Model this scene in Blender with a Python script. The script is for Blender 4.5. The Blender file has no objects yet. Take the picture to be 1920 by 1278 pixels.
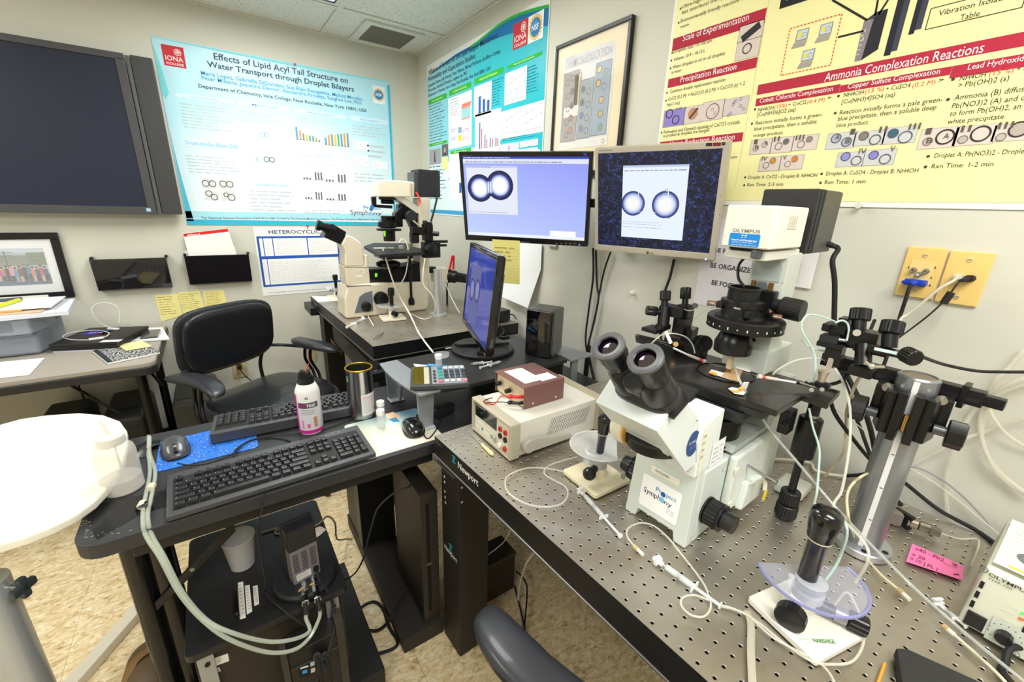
import bpy,bmesh,math,random
from mathutils import Vector as V3,Matrix
random.seed(7)
S = bpy.context.scene
COL = S.collection
PI = math.pi

# ------------------------------------------------------------------ camera
CR = V3((0.823333,-0.566649,0.03212)); CD = V3((-0.146953,-0.267501,-0.952286)); CF = V3((0.548204,0.779328,-0.303513))
CP = V3((-0.4578,-0.7059,1.39757)); FPX = 791.363
cam = bpy.data.objects.new('camera',bpy.data.cameras.new('camera')); COL.objects.link(cam)
cam.data.sensor_width = 36; cam.data.lens = FPX*36/1920; cam.data.clip_start = 0.02
m = Matrix.Identity(4)
for i in range(3):
    m[i][0] = CR[i]; m[i][1] = -CD[i]; m[i][2] = -CF[i]; m[i][3] = CP[i]
cam.matrix_world = m
S.camera = cam

# ------------------------------------------------------------------ world, light, exposure
S.view_settings.view_transform = 'Standard'; S.view_settings.look = 'None'
S.view_settings.gamma = 1; S.view_settings.use_curve_mapping = False
S.view_settings.exposure = 0.35
S.cycles.max_bounces = 8; S.cycles.transparent_max_bounces = 16
w = bpy.data.worlds.new('world'); S.world = w; w.use_nodes = True
w.node_tree.nodes['Background'].inputs[0].default_value = (0.9,0.95,1,1)
w.node_tree.nodes['Background'].inputs[1].default_value = 0.25
XW,YW,ZC,XL,YF = 0.80,2.255,2.298,-3.3,-3.2      # right wall, back wall, ceiling, left wall, front wall
TROFFERS = [(-0.08,1.22),(-0.08,-1.22),(-1.91,1.22),(-1.91,-1.22)]  # first panel is in view; the other three are unseen, added for lighting
def area(name,loc,sx,sy,power,col=(1,1,1),rot=(0,0,0)):
    l = bpy.data.lights.new(name,'AREA'); l.shape = 'RECTANGLE'; l.size = sx; l.size_y = sy; l.energy = power; l.color = col
    o = bpy.data.objects.new(name,l); o.location = loc; o.rotation_euler = rot; COL.objects.link(o); return o
LP = [16,24,16,18]
for (x,y),p in zip(TROFFERS,LP):
    area('troffer_light',(x,y,ZC - 0.03),0.55,1.15,p,(1.0,0.975,0.925))

# ------------------------------------------------------------------ pixel to world (1920 x 1278 frame)
def ray(u,v): return CR*((u - 960)/FPX) + CD*((v - 639)/FPX) + CF
def Z(u,v,z): d = ray(u,v); return CP + d*((z - CP.z)/d.z)
def X(u,v,x): d = ray(u,v); return CP + d*((x - CP.x)/d.x)
def Y(u,v,y): d = ray(u,v); return CP + d*((y - CP.y)/d.y)
def PL(u,v,o,n): d = ray(u,v); return CP + d*((o - CP).dot(n)/d.dot(n))
def D(u,v,dist): return CP + ray(u,v)*dist           # at a camera depth

# ------------------------------------------------------------------ materials
def lin(c):
    if isinstance(c,str): c = [int(c[i:i+2],16)/255 for i in (0,2,4)]
    return tuple((x/12.92 if x <= 0.04045 else ((x + 0.055)/1.055) ** 2.4) for x in c) + (1,)
MC = {}
def mat(col,rough=0.5,metal=0.0,noise=0.0,scale=20,bump=0.0,bscale=200,alpha=1,trans=0,emit=0,ior=1.45,coat=0,spec=0.5):
    key = (col,rough,metal,noise,scale,bump,bscale,alpha,trans,emit,ior,coat,spec)
    if key in MC: return MC[key]
    m = bpy.data.materials.new('mat_' + str(len(MC))); m.use_nodes = True
    nt = m.node_tree; b = nt.nodes['Principled BSDF']; c = lin(col)
    b.inputs['Base Color'].default_value = c; b.inputs['Roughness'].default_value = rough
    b.inputs['Metallic'].default_value = metal; b.inputs['IOR'].default_value = ior
    b.inputs['Specular IOR Level'].default_value = spec
    b.inputs['Coat Weight'].default_value = coat
    b.inputs['Alpha'].default_value = alpha; b.inputs['Transmission Weight'].default_value = trans
    if emit: b.inputs['Emission Color'].default_value = c; b.inputs['Emission Strength'].default_value = emit
    m.diffuse_color = c
    if noise or bump:
        tc = nt.nodes.new('ShaderNodeTexCoord')
    if noise:
        n = nt.nodes.new('ShaderNodeTexNoise'); n.inputs['Scale'].default_value = scale; n.inputs['Detail'].default_value = 6
        r = nt.nodes.new('ShaderNodeMix'); r.data_type = 'RGBA'
        r.inputs[6].default_value = tuple(min(1,x*(1 - noise)) for x in c[:3]) + (1,)
        r.inputs[7].default_value = tuple(min(1,x*(1 + noise)) for x in c[:3]) + (1,)
        nt.links.new(tc.outputs['Object'],n.inputs['Vector']); nt.links.new(n.outputs['Fac'],r.inputs[0])
        nt.links.new(r.outputs[2],b.inputs['Base Color'])
    if bump:
        n2 = nt.nodes.new('ShaderNodeTexNoise'); n2.inputs['Scale'].default_value = bscale; n2.inputs['Detail'].default_value = 4
        bp = nt.nodes.new('ShaderNodeBump'); bp.inputs['Strength'].default_value = bump; bp.inputs['Distance'].default_value = 0.002
        nt.links.new(tc.outputs['Object'],n2.inputs['Vector']); nt.links.new(n2.outputs['Fac'],bp.inputs['Height'])
        nt.links.new(bp.outputs['Normal'],b.inputs['Normal'])
    MC[key] = m; return m
def nodes_mat(name,fn):
    m = bpy.data.materials.new(name); m.use_nodes = True; fn(m.node_tree,m.node_tree.nodes['Principled BSDF']); return m
BLK = mat('161618',0.45,bump=0.15,bscale=600)
BLKG = mat('0c0c0e',0.16)
BLKM = mat('121214',0.33,0.3)
RUB = mat('1b1b1d',0.7)
GREY = mat('6e7076',0.45)
WHT = mat('e8e8e4',0.5)
PAPER = mat('f2f2f0',0.8)
CREAM = mat('dcd3bd',0.42)
SCOPE = mat('d3dbd6',0.4)
STEEL = mat('b8b8b8',0.28,1.0)
CHROME = mat('d8d8dc',0.12,1.0)
ALU = mat('b4b6bb',0.38,0.85)
BRASS = mat('b9975a',0.3,1.0)
YEL = mat('efe07a',0.8)
TUBE = mat('e6e6da',0.25,alpha=0.42)
TUBEG = mat('c9d6c4',0.2,alpha=0.6)
CLEAR = mat('eef2f4',0.06,alpha=0.22)
CLEARB = mat('c9cce6',0.08,alpha=0.16)
MILK = mat('efece6',0.35,alpha=0.78)

# ------------------------------------------------------------------ mesh builder
def root_of(o):
    while o.parent: o = o.parent
    return o
def RM(o):
    r = root_of(o)
    return Matrix.Translation(r.location) @ r.rotation_euler.to_matrix().to_4x4()
class B:
    def __init__(s,M=None,mat=None):
        s.wn = False; s.bm = bmesh.new(); s.mats = []; s.M = M or Matrix.Identity(4); s.mat = mat
    def _mi(s,m):
        m = m or s.mat
        if m not in s.mats: s.mats.append(m)
        return s.mats.index(m)
    def _fin(s,vs,fs,m):
        i = s._mi(m)
        for v in vs: v.co = s.M @ v.co
        for f in fs: f.material_index = i; f.smooth = True
        return s
    def mesh(s,co,faces,m=None):
        vs = [s.bm.verts.new(c) for c in co]; fs = []
        for f in faces:
            try: fs.append(s.bm.faces.new([vs[i] for i in f]))
            except ValueError: pass
        return s._fin(vs,fs,m)
    def _bev(s,vs,fs,bev,seg):
        s.wn = True
        es = list({e for f in fs for e in f.edges})
        r = bmesh.ops.bevel(s.bm,geom=es,offset=bev,segments=seg,affect='EDGES',profile=0.5,clamp_overlap=True)
        fs2 = set(r['faces']) | {f for f in fs if f.is_valid}
        fs2 = {f for v in {v for f in fs2 for v in f.verts} for f in v.link_faces}
        return list({v for f in fs2 for v in f.verts}),list(fs2)
    def box(s,c,d,rot=None,bev=0,m=None,seg=2,taper=None):
        h = [x/2 for x in d]; co = []
        for z in (-1,1):
            t = taper if (taper and z > 0) else (1,1)
            for x,y in ((-1,-1),(1,-1),(1,1),(-1,1)): co.append(V3((x*h[0]*t[0],y*h[1]*t[1],z*h[2])))
        if isinstance(rot,(int,float)): rot = Matrix.Rotation(rot,3,'Z')
        co = [(rot @ p if rot else p) + V3(c) for p in co]
        vs = [s.bm.verts.new(p) for p in co]
        fs = [s.bm.faces.new([vs[i] for i in f]) for f in ((3,2,1,0),(4,5,6,7),(0,1,5,4),(1,2,6,5),(2,3,7,6),(3,0,4,7))]
        if bev: vs,fs = s._bev(vs,fs,bev,seg)
        return s._fin(vs,fs,m)
    def box2(s,a,b,**k):      # two opposite corners
        return s.box([(a[i] + b[i])/2 for i in range(3)],[abs(a[i] - b[i]) for i in range(3)],**k)
    def prism(s,pts,vec,bev=0,m=None,seg=2):
        vec = V3(vec); a = [s.bm.verts.new(V3(p)) for p in pts]; b = [s.bm.verts.new(V3(p) + vec) for p in pts]; n = len(pts)
        fs = [s.bm.faces.new(a[::-1]),s.bm.faces.new(b)] + [s.bm.faces.new([a[i],a[(i + 1) % n],b[(i + 1) % n],b[i]]) for i in range(n)]
        bmesh.ops.recalc_face_normals(s.bm,faces=fs)
        vs = a + b
        if bev: vs,fs = s._bev(vs,fs,bev,seg)
        return s._fin(vs,fs,m)
    def lathe(s,o,prof,axis=(0,0,1),seg=28,m=None,sc=(1,1),caps=True,ang=2*PI):
        q = V3(axis).normalized().to_track_quat('Z','Y'); o = V3(o); rings = []; allv = []; fs = []
        full = abs(ang - 2*PI) < 1e-6; n = seg if full else seg + 1
        for r,h in prof:
            ring = [s.bm.verts.new(o + q @ V3((r*sc[0]*math.cos(ang*i/seg),r*sc[1]*math.sin(ang*i/seg),h))) for i in range(n)]
            rings.append(ring); allv += ring
        for a,b in zip(rings,rings[1:]):
            for i in range(n if full else n - 1): fs.append(s.bm.faces.new([a[i],a[(i + 1) % n],b[(i + 1) % n],b[i]]))
        if caps:
            fs.append(s.bm.faces.new(rings[0][::-1])); fs.append(s.bm.faces.new(rings[-1]))
        return s._fin(allv,fs,m)
    def cyl(s,p0,p1,r,r1=None,seg=20,m=None,ch=0):
        p0,p1 = V3(p0),V3(p1); L = (p1 - p0).length; r1 = r if r1 is None else r1
        pr = [(r,0),(r1,L)] if not ch else [(r - ch,0),(r,ch),(r1,L - ch),(r1 - ch,L)]
        return s.lathe(p0,pr,p1 - p0,seg,m)
    def knob(s,p0,p1,r,n=18,m=None,d=0.08):     # fluted knob
        p0,p1 = V3(p0),V3(p1); ax = p1 - p0; q = ax.normalized().to_track_quat('Z','Y'); L = ax.length; N = n*2
        rings = []; allv = []; fs = []
        for t,k in ((0,.9),(.06,1),(.94,1),(1,.9)):
            rings.append([s.bm.verts.new(p0 + q @ V3((r*k*(1 - (d if i % 2 else 0))*math.cos(2*PI*i/N),r*k*(1 - (d if i % 2 else 0))*math.sin(2*PI*i/N),t*L))) for i in range(N)]); allv += rings[-1]
        for a,b in zip(rings,rings[1:]):
            for i in range(N): fs.append(s.bm.faces.new([a[i],a[(i + 1) % N],b[(i + 1) % N],b[i]]))
        fs += [s.bm.faces.new(rings[0][::-1]),s.bm.faces.new(rings[-1])]
        return s._fin(allv,fs,m)
    def sph(s,c,r,sc=(1,1,1),m=None,u=20,v=12):
        g = bmesh.ops.create_uvsphere(s.bm,u_segments=u,v_segments=v,radius=r)['verts']
        for x in g: x.co = V3((x.co.x*sc[0],x.co.y*sc[1],x.co.z*sc[2])) + V3(c)
        return s._fin(g,{f for x in g for f in x.link_faces},m)
    def tube(s,pts,r,seg=8,m=None,sub=6,closed=False,flat=1.0,up=None):
        P = [V3(p) for p in pts]
        if len(P) > 2 and sub > 1:
            Q = []
            n = len(P); rng = range(n if closed else n - 1)
            for i in rng:
                if closed: a,b,c,d = P[i - 1],P[i],P[(i + 1) % n],P[(i + 2) % n]
                else: a,b,c,d = P[max(0,i - 1)],P[i],P[i + 1],P[min(n - 1,i + 2)]
                for k in range(sub):
                    t = k/sub
                    Q.append(0.5*((2*b) + (c - a)*t + (2*a - 5*b + 4*c - d)*t*t + (3*b - a - 3*c + d)*t ** 3))
            if not closed: Q.append(P[-1])
            P = Q
        n = len(P); rr = r if callable(r) else (lambda t: r)
        up = V3(up) if up else None; rings = []; allv = []; nrm = None
        for i,p in enumerate(P):
            if closed: t = (P[(i + 1) % n] - P[i - 1]).normalized()
            else: t = (P[min(n - 1,i + 1)] - P[max(0,i - 1)]).normalized()
            if nrm is None:
                nrm = t.orthogonal().normalized() if up is None else (up - up.dot(t)*t).normalized()
            else:
                nrm = ((up if up is not None else nrm) - (up if up is not None else nrm).dot(t)*t).normalized()
            bn = t.cross(nrm); R_ = rr(i/max(1,n - 1))
            ring = [s.bm.verts.new(p + (bn*math.cos(2*PI*k/seg) + nrm*math.sin(2*PI*k/seg)*flat)*R_) for k in range(seg)]
            rings.append(ring); allv += ring
        fs = []
        for i in range(n if closed else n - 1):
            a,b = rings[i],rings[(i + 1) % n]
            for k in range(seg): fs.append(s.bm.faces.new([a[k],a[(k + 1) % seg],b[(k + 1) % seg],b[k]]))
        if not closed: fs += [s.bm.faces.new(rings[0][::-1]),s.bm.faces.new(rings[-1])]
        return s._fin(allv,fs,m)
    def obj(s,name,parent=None,local=False,kind=None,label=None,angle=35):
        me = bpy.data.meshes.new(name)
        if parent is not None and not local:
            inv = RM(parent).inverted()
            for v in s.bm.verts: v.co = inv @ v.co
        bmesh.ops.recalc_face_normals(s.bm,faces=s.bm.faces)
        s.bm.to_mesh(me); s.bm.free()
        for m in (s.mats or [BLK]): me.materials.append(m)
        me.set_sharp_from_angle(angle=math.radians(angle))
        o = bpy.data.objects.new(name,me); COL.objects.link(o)
        if parent is not None: o.parent = parent
        if s.wn: wm = o.modifiers.new('weighted_normal','WEIGHTED_NORMAL'); wm.keep_sharp = True; wm.weight = 80
        if kind: o['kind'] = kind
        if label: o['label'] = label
        return o
def tag(o,label,cat,group=None):
    o['label'] = label; o['category'] = cat
    if group: o['group'] = group
    return o
def T(name,label,cat,loc=(0,0,0),rz=0,group=None):
    o = bpy.data.objects.new(name,None); COL.objects.link(o); o.location = loc; o.rotation_euler = (0,0,rz); o.empty_display_size = 0.05
    return tag(o,label,cat,group)
def inst(src,name,parent,loc,rz=0):
    o = bpy.data.objects.new(name,src.data); COL.objects.link(o); o.parent = parent; o.location = loc; o.rotation_euler = (0,0,rz)
    if src.modifiers: o.modifiers.new('weighted_normal','WEIGHTED_NORMAL').keep_sharp = True
    return o
def copy_tree(o,parent=None):
    c = o.copy(); COL.objects.link(c); c.parent = parent
    for ch in list(o.children): copy_tree(ch,c)
    return c

# ------------------------------------------------------------------ flat print on a plane
TXC = {}
def text_mesh(body,bold=0):
    k = (body,bold)
    if k not in TXC:
        cu = bpy.data.curves.new('t','FONT'); cu.body = body; cu.offset = min(.014,0.011*bold); cu.resolution_u = 2
        o = bpy.data.objects.new('t',cu); COL.objects.link(o)
        me = bpy.data.meshes.new_from_object(o.evaluated_get(bpy.context.evaluated_depsgraph_get()))
        co = [(v.co.x,v.co.y) for v in me.vertices]; fa = [tuple(p.vertices) for p in me.polygons]
        bpy.data.objects.remove(o); bpy.data.curves.remove(cu); bpy.data.meshes.remove(me)
        TXC[k] = (co,fa)
    return TXC[k]
class Sheet:
    """print on the plane through o with axes ex (reading direction) and ey (up)"""
    def __init__(s,o,ex,ey,parent,step=0.0003,base=0.0004):
        s.o = V3(o); s.ex = V3(ex).normalized(); s.ey = V3(ey).normalized(); s.n = s.ex.cross(s.ey)
        s.p = parent; s.b = B(); s.t = B(); s.step = step; s.base = base
    def q(s,u,v):
        w = PL(u,v,s.o,s.n) - s.o; return w.dot(s.ex),w.dot(s.ey)
    def w(s,a,b,l=1): return s.o + s.ex*a + s.ey*b + s.n*(s.base + s.step*l)
    def poly(s,ab,m,l=1): s.b.mesh([s.w(a,b,l) for a,b in ab],[tuple(range(len(ab)))],m); return s
    def P(s,px,m,l=1): return s.poly([s.q(*p) for p in px],m,l)
    def r(s,a0,b0,a1,b1,m,l=1): return s.poly([(a0,b1),(a1,b1),(a1,b0),(a0,b0)],m,l)
    def R(s,u0,v0,u1,v1,m,l=1):
        a0,b1 = s.q(u0,v0); a1,b0 = s.q(u1,v1); return s.r(a0,b0,a1,b1,m,l)
    def text(s,body,a,b,wd,h,m,bold=0,l=2,rot=0):
        co,fa = text_mesh(body,bold)
        if not co: return s
        x0 = min(c[0] for c in co); x1 = max(c[0] for c in co); kx = wd/(x1 - x0); ky = h/0.7
        c_,s_ = math.cos(rot),math.sin(rot); P = []
        for x,y in co:
            x = (x - x0)*kx; y *= ky
            P.append(s.w(a + x*c_ - y*s_,b + x*s_ + y*c_,l))
        s.t.mesh(P,fa,m); return s
    def TX(s,body,u0,v0,u1,v1,h,m,bold=0,l=2):      # baseline from px0 to px1, cap height h px
        a0,b0 = s.q(u0,v0); a1,b1 = s.q(u1,v1); ah,bh = s.q(u0,v0 - h)
        rot = math.atan2(b1 - b0,a1 - a0) if abs(b1 - b0) > 0.25*abs(a1 - a0) else 0
        return s.text(body,a0,b0,math.hypot(a1 - a0,(b1 - b0) if rot else 0),math.hypot(bh - b0,ah - a0) if rot else bh - b0,m,bold,l,rot)
    def ell(s,a,b,ra,rb,m,l=2,n=24): return s.poly([(a + ra*math.cos(-2*PI*i/n),b + rb*math.sin(-2*PI*i/n)) for i in range(n)],m,l)
    def ring(s,a,b,r,wd,m,l=2,n=28):
        co = []
        for i in range(n):
            c,d = math.cos(2*PI*i/n),math.sin(2*PI*i/n)
            co += [s.w(a + r*c,b + r*d,l),s.w(a + (r - wd)*c,b + (r - wd)*d,l)]
        s.b.mesh(co,[(2*i,2*((i + 1) % n),2*((i + 1) % n) + 1,2*i + 1) for i in range(n)],m); return s
    def line(s,pts,wd,m,l=2):
        for (a0,b0),(a1,b1) in zip(pts,pts[1:]):
            L = math.hypot(a1 - a0,b1 - b0) or 1e-6; nx,ny = -(b1 - b0)/L*wd/2,(a1 - a0)/L*wd/2
            s.poly([(a0 + nx,b0 + ny),(a1 + nx,b1 + ny),(a1 - nx,b1 - ny),(a0 - nx,b0 - ny)],m,l)
        return s
    def rows(s,u0,v0,u1,v1,n,m,l=2,fill=0.55,ragged=0.35):     # unreadable small print
        a0,b1 = s.q(u0,v0); a1,b0 = s.q(u1,v1); return s.rows2(a0,b0,a1,b1,n,m,l,fill,ragged)
    def rows2(s,a0,b0,a1,b1,n,m,l=2,fill=0.55,ragged=0.35):
        if b1 < b0: b0,b1 = b1,b0
        H = max(.0008,(b1 - b0)/n); W = a1 - a0
        if W <= 0: return s
        for i in range(n):
            y = b1 - (i + 0.5)*H; x = a0; end = a1 - (random.random()*ragged*W)
            while x < end - 0.01*W:
                wl = min(end - x,H*random.uniform(1.0,4.0)); hh = H*fill*random.uniform(.7,1)/2
                s.r(x,y - hh,x + wl,y + hh,m,l); x += wl + H*0.55
        return s
    def chart(s,u0,v0,u1,v1,vals,cols,ax,l=2):
        a0,b1 = s.q(u0,v0); a1,b0 = s.q(u1,v1); n = len(vals); st = (a1 - a0)/n
        s.r(a0,b0,a1,b0 + 0.002,ax,l); s.r(a0 - 0.001,b0,a0 + 0.001,b1,ax,l)
        for i,vv in enumerate(vals):
            if vv: s.r(a0 + st*(i + .2),b0,a0 + st*(i + .75),b0 + (b1 - b0)*vv,cols[i % len(cols)],l)
        return s
    def done(s,name='printed_artwork',tname='printed_text'):
        if s.b.bm.verts: s.b.obj(name,s.p)
        if s.t.bm.verts: s.t.obj(tname,s.p,kind='stuff')
        s.b = B(); s.t = B()
def INK(c): return mat(c,0.75)
# ================================================================== ROOM
def wall_nodes(nt,b,base='d1d0c4'):
    c = lin(base); tc = nt.nodes.new('ShaderNodeTexCoord'); n = nt.nodes.new('ShaderNodeTexNoise'); n.inputs['Scale'].default_value = 350
    n.inputs['Detail'].default_value = 3; bp = nt.nodes.new('ShaderNodeBump'); bp.inputs['Strength'].default_value = 0.12; bp.inputs['Distance'].default_value = 0.001
    nt.links.new(tc.outputs['Object'],n.inputs['Vector']); nt.links.new(n.outputs['Fac'],bp.inputs['Height']); nt.links.new(bp.outputs['Normal'],b.inputs['Normal'])
    n2 = nt.nodes.new('ShaderNodeTexNoise'); n2.inputs['Scale'].default_value = 1.3; n2.inputs['Detail'].default_value = 4
    mx = nt.nodes.new('ShaderNodeMix'); mx.data_type = 'RGBA'; mx.inputs[6].default_value = tuple(x*.97 for x in c[:3]) + (1,); mx.inputs[7].default_value = c
    nt.links.new(tc.outputs['Object'],n2.inputs['Vector']); nt.links.new(n2.outputs['Fac'],mx.inputs[0]); nt.links.new(mx.outputs[2],b.inputs['Base Color'])
    b.inputs['Roughness'].default_value = 0.6
PAINT = nodes_mat('wall_paint',wall_nodes)
def tile_nodes(nt,b):
    g = nt.nodes.new('ShaderNodeNewGeometry'); mp = nt.nodes.new('ShaderNodeMapping'); mp.inputs['Scale'].default_value = (1.0,1.9,1); mp.inputs['Rotation'].default_value = (0,0,0.6)
    v = nt.nodes.new('ShaderNodeTexNoise'); v.inputs['Scale'].default_value = 34; v.inputs['Detail'].default_value = 7; v.inputs['Roughness'].default_value = .62; v.inputs['Distortion'].default_value = 1.1
    r = nt.nodes.new('ShaderNodeValToRGB'); e = r.color_ramp.elements
    e[0].position = .3; e[0].color = lin('a08358'); e[1].position = .72; e[1].color = lin('f7efda')
    x = e.new(.43); x.color = lin('d6bd90'); x = e.new(.55); x.color = lin('e6d3ac')
    nt.links.new(g.outputs['Position'],mp.inputs['Vector']); nt.links.new(mp.outputs['Vector'],v.inputs['Vector'])
    nt.links.new(v.outputs['Fac'],r.inputs['Fac']); nt.links.new(r.outputs['Color'],b.inputs['Base Color'])
    b.inputs['Roughness'].default_value = 0.38
VCT = nodes_mat('floor_tile_vinyl',tile_nodes)
def ceil_nodes(nt,b):
    g = nt.nodes.new('ShaderNodeNewGeometry'); v = nt.nodes.new('ShaderNodeTexNoise'); v.inputs['Scale'].default_value = 95; v.inputs['Detail'].default_value = 4
    r = nt.nodes.new('ShaderNodeValToRGB'); e = r.color_ramp.elements
    e[0].position = .3; e[0].color = lin('8f8b80'); e[1].position = .42; e[1].color = lin('e4e1d8')
    nt.links.new(g.outputs['Position'],v.inputs['Vector']); nt.links.new(v.outputs['Fac'],r.inputs['Fac']); nt.links.new(r.outputs['Color'],b.inputs['Base Color'])
    b.inputs['Roughness'].default_value = .9
CTILE = nodes_mat('ceiling_tile_fibre',ceil_nodes)
def struct(name,b,**k):
    o = b.obj(name,**k); o['kind'] = 'structure'; return o
fl = struct('floor',B(mat=mat('5b4a30',.8)).box2((XL,YF,-0.06),(XW,YW,-0.0035)))
tm = None; ts = 0.3048
for i in range(14):
    for j in range(18):
        x0 = XW - ts*(i + 1); y0 = YW - ts*(j + 1) + .1
        x1,y1 = x0 + ts,min(YW,y0 + ts); x0 = max(XL,x0); y0 = max(YF,y0)
        if x1 - x0 < .02 or y1 - y0 < .02: continue
        if abs(x1 - x0 - ts) < 1e-6 and abs(y1 - y0 - ts) < 1e-6:
            if tm is None:
                tm = B(mat=VCT).box((0,0,-.0017),(ts - .0008,ts - .0008,.0035),bev=.0004,seg=1).obj('floor_tile',fl,local=True); tm.location = ((x0 + x1)/2,(y0 + y1)/2,0)
            else: inst(tm,'floor_tile',fl,((x0 + x1)/2,(y0 + y1)/2,0))
        else:
            B(mat=VCT).box2((x0 + .0004,y0 + .0004,-.0035),(x1 - .0004,y1 - .0004,0)).obj('floor_tile',fl,local=True)
struct('wall_back',B(mat=PAINT).box2((XL - .1,YW,-.06),(XW + .1,YW + .1,ZC + .15)))
struct('wall_right',B(mat=PAINT).box2((XW,YF - .1,-.06),(XW + .1,YW,ZC + .15)))
struct('wall_left',B(mat=PAINT).box2((XL - .1,YF - .1,-.06),(XL,YW,ZC + .15)))
struct('wall_front',B(mat=PAINT).box2((XL,YF - .1,-.06),(XW,YF,ZC + .15)))
BB = mat('17171a',.55)
struct('baseboard_back',B(mat=BB).box2((XL,YW - .008,0),(XW - .008,YW,.09),bev=.002,seg=1))
struct('baseboard_right',B(mat=BB).box2((XW - .008,YF,0),(XW,YW,.09),bev=.002,seg=1))
ce = struct('ceiling',B(mat=mat('77756d',.9)).box2((XL,YF,ZC + .05),(XW,YW,ZC + .15)))
TB_ = mat('dedccf',.5)
xs = [XW] + [.225 - .6096*k for k in range(6)] + [XL]; ys = [YW] + [1.84 - 1.2192*k for k in range(5)] + [YF]
xs = [x for x in xs if XL <= x <= XW]; ys = [y for y in ys if YF <= y <= YW]
for x in xs: B(mat=TB_).box2((max(XL,x - .012),YF,ZC),(min(XW,x + .012),YW,ZC + .006),bev=.001,seg=1).obj('ceiling_bar',ce)
for y in ys: B(mat=TB_).box2((XL,max(YF,y - .012),ZC + .0005),(XW,min(YW,y + .012),ZC + .0065),bev=.001,seg=1).obj('ceiling_bar',ce)
for x1,x0 in zip(xs,xs[1:]):
    for y1,y0 in zip(ys,ys[1:]):
        c = ((x0 + x1)/2,(y0 + y1)/2)
        if any(abs(c[0] - tx) < .1 and abs(c[1] - ty) < .1 for tx,ty in TROFFERS): continue
        B(mat=CTILE).box2((x0 + .009,y0 + .009,ZC + .0068),(x1 - .009,y1 - .009,ZC + .022),bev=.003,seg=1).obj('ceiling_tile',ce)
GLOW = mat('f4fffb',.5,emit=3.2)
for k,(tx,ty) in enumerate(TROFFERS):
    t = T('ceiling_light',['recessed fluorescent ceiling panel whose corner shows at the top edge of the photo',
        'unseen added fluorescent ceiling panel above and behind the camera, right side','unseen added fluorescent ceiling panel over the left desk end of the room','unseen added fluorescent ceiling panel at the rear left of the room'][k],'ceiling light',(tx,ty,ZC),group='recessed ceiling lights')
    f = B(mat=TB_); a,c = .2925,.5973
    for q in (((-a,-c),(a,-c + .02)),((-a,c - .02),(a,c)),((-a,-c + .02),(-a + .02,c - .02)),((a - .02,-c + .02),(a,c - .02))):
        f.box2((tx + q[0][0],ty + q[0][1],ZC + .001),(tx + q[1][0],ty + q[1][1],ZC + .03))
    f.obj('frame',t)
    d = B(mat=mat('1d2a28',.5)); a,c = .2725,.5773  # shadow line inside the frame, painted as a thin dark strip
    for q in (((-a,-c),(a,-c + .006)),((-a,c - .006),(a,c)),((-a,-c + .006),(-a + .006,c - .006)),((a - .006,-c + .006),(a,c - .006))):
        d.box2((tx + q[0][0],ty + q[0][1],ZC + .002),(tx + q[1][0],ty + q[1][1],ZC + .03))
    d.obj('painted_shadow',t)
    B(mat=GLOW).box2((tx - .266,ty - .571,ZC + .008),(tx + .266,ty + .571,ZC + .012)).obj('diffuser',t)
# ceiling vent
g = [Z(*q,ZC) for q in ((697,45.9),(781.5,67.3),(749.5,91.2),(669.6,73.2))]
vx0,vx1 = (g[0].x + g[3].x)/2,(g[1].x + g[2].x)/2; vy0,vy1 = (g[2].y + g[3].y)/2,(g[0].y + g[1].y)/2
if vy0 > vy1: vy0,vy1 = vy1,vy0
t = T('ceiling_vent','grey perforated air return grille in the ceiling beside the room corner','vent',((vx0 + vx1)/2,(vy0 + vy1)/2,ZC))
f = B(mat=TB_)
for q in (((vx0 - .04,vy0 - .035),(vx1 + .04,vy0)),((vx0 - .04,vy1),(vx1 + .04,vy1 + .035)),((vx0 - .04,vy0),(vx0,vy1)),((vx1,vy0),(vx1 + .04,vy1))):
    f.box2((*q[0],ZC - .004),(*q[1],ZC + .006),bev=.001,seg=1)
f.obj('frame',t)
B(mat=mat('857f72',.8,noise=.15,scale=300)).box2((vx0,vy0,ZC + .002),(vx1,vy1,ZC + .006)).obj('grille_backing',t)
f = B(mat=mat('8a8478',.6)); n = 34
for i in range(n): f.box2((vx0,vy0 + (vy1 - vy0)*(i + .2)/n,ZC - .001),(vx1,vy0 + (vy1 - vy0)*(i + .55)/n,ZC + .002))
f.obj('grille_slats',t,kind='stuff')

# ================================================================== BACK WALL
EX,EZ = V3((1,0,0)),V3((0,0,1)); EYn = V3((0,-1,0))
def back_sheet(parent,d): return Sheet((0,YW - d,0),EX,EZ,parent)
def right_sheet(parent,d): return Sheet((XW - d,0,0),EYn,EZ,parent)
# --- large display
yt = YW - .085
t = T('wall_display','large wall-mounted flat display with a dark blank screen, upper left','television',(-1.28,YW,1.3))
a = Y(232,99,yt); b_ = Y(291,401,yt); x1 = -.672; z1,z0 = 2.010,1.300; x0 = -1.90
BZ = mat('4a4a4d',.4,.2)
f = B(mat=BZ)
f.box2((x0,yt,z1 - .028),(x1,yt + .03,z1),bev=.003); f.box2((x0,yt,z0),(x1,yt + .03,z0 + .036),bev=.003)
f.box2((x0,yt,z0 + .03),(x0 + .03,yt + .03,z1 - .02),bev=.003); f.box2((x1 - .034,yt,z0 + .03),(x1,yt + .03,z1 - .02),bev=.003)
f.obj('bezel',t)
B(mat=mat('24283a',.42,spec=.35)).box2((x0 + .028,yt + .006,z0 + .03),(x1 - .03,yt + .012,z1 - .02)).obj('screen',t)
B(mat=mat('2a2a2c',.5)).box2((x0 + .02,yt + .026,z0 + .02),(x1 - .02,YW - .004,z1 - .02),bev=.01).obj('housing',t)
B(mat=mat('39393b',.45)).box2((-.652,yt + .012,z0 + .002),(-.570,yt + .05,z1 + .002),bev=.004).obj('side_speaker',t)
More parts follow.
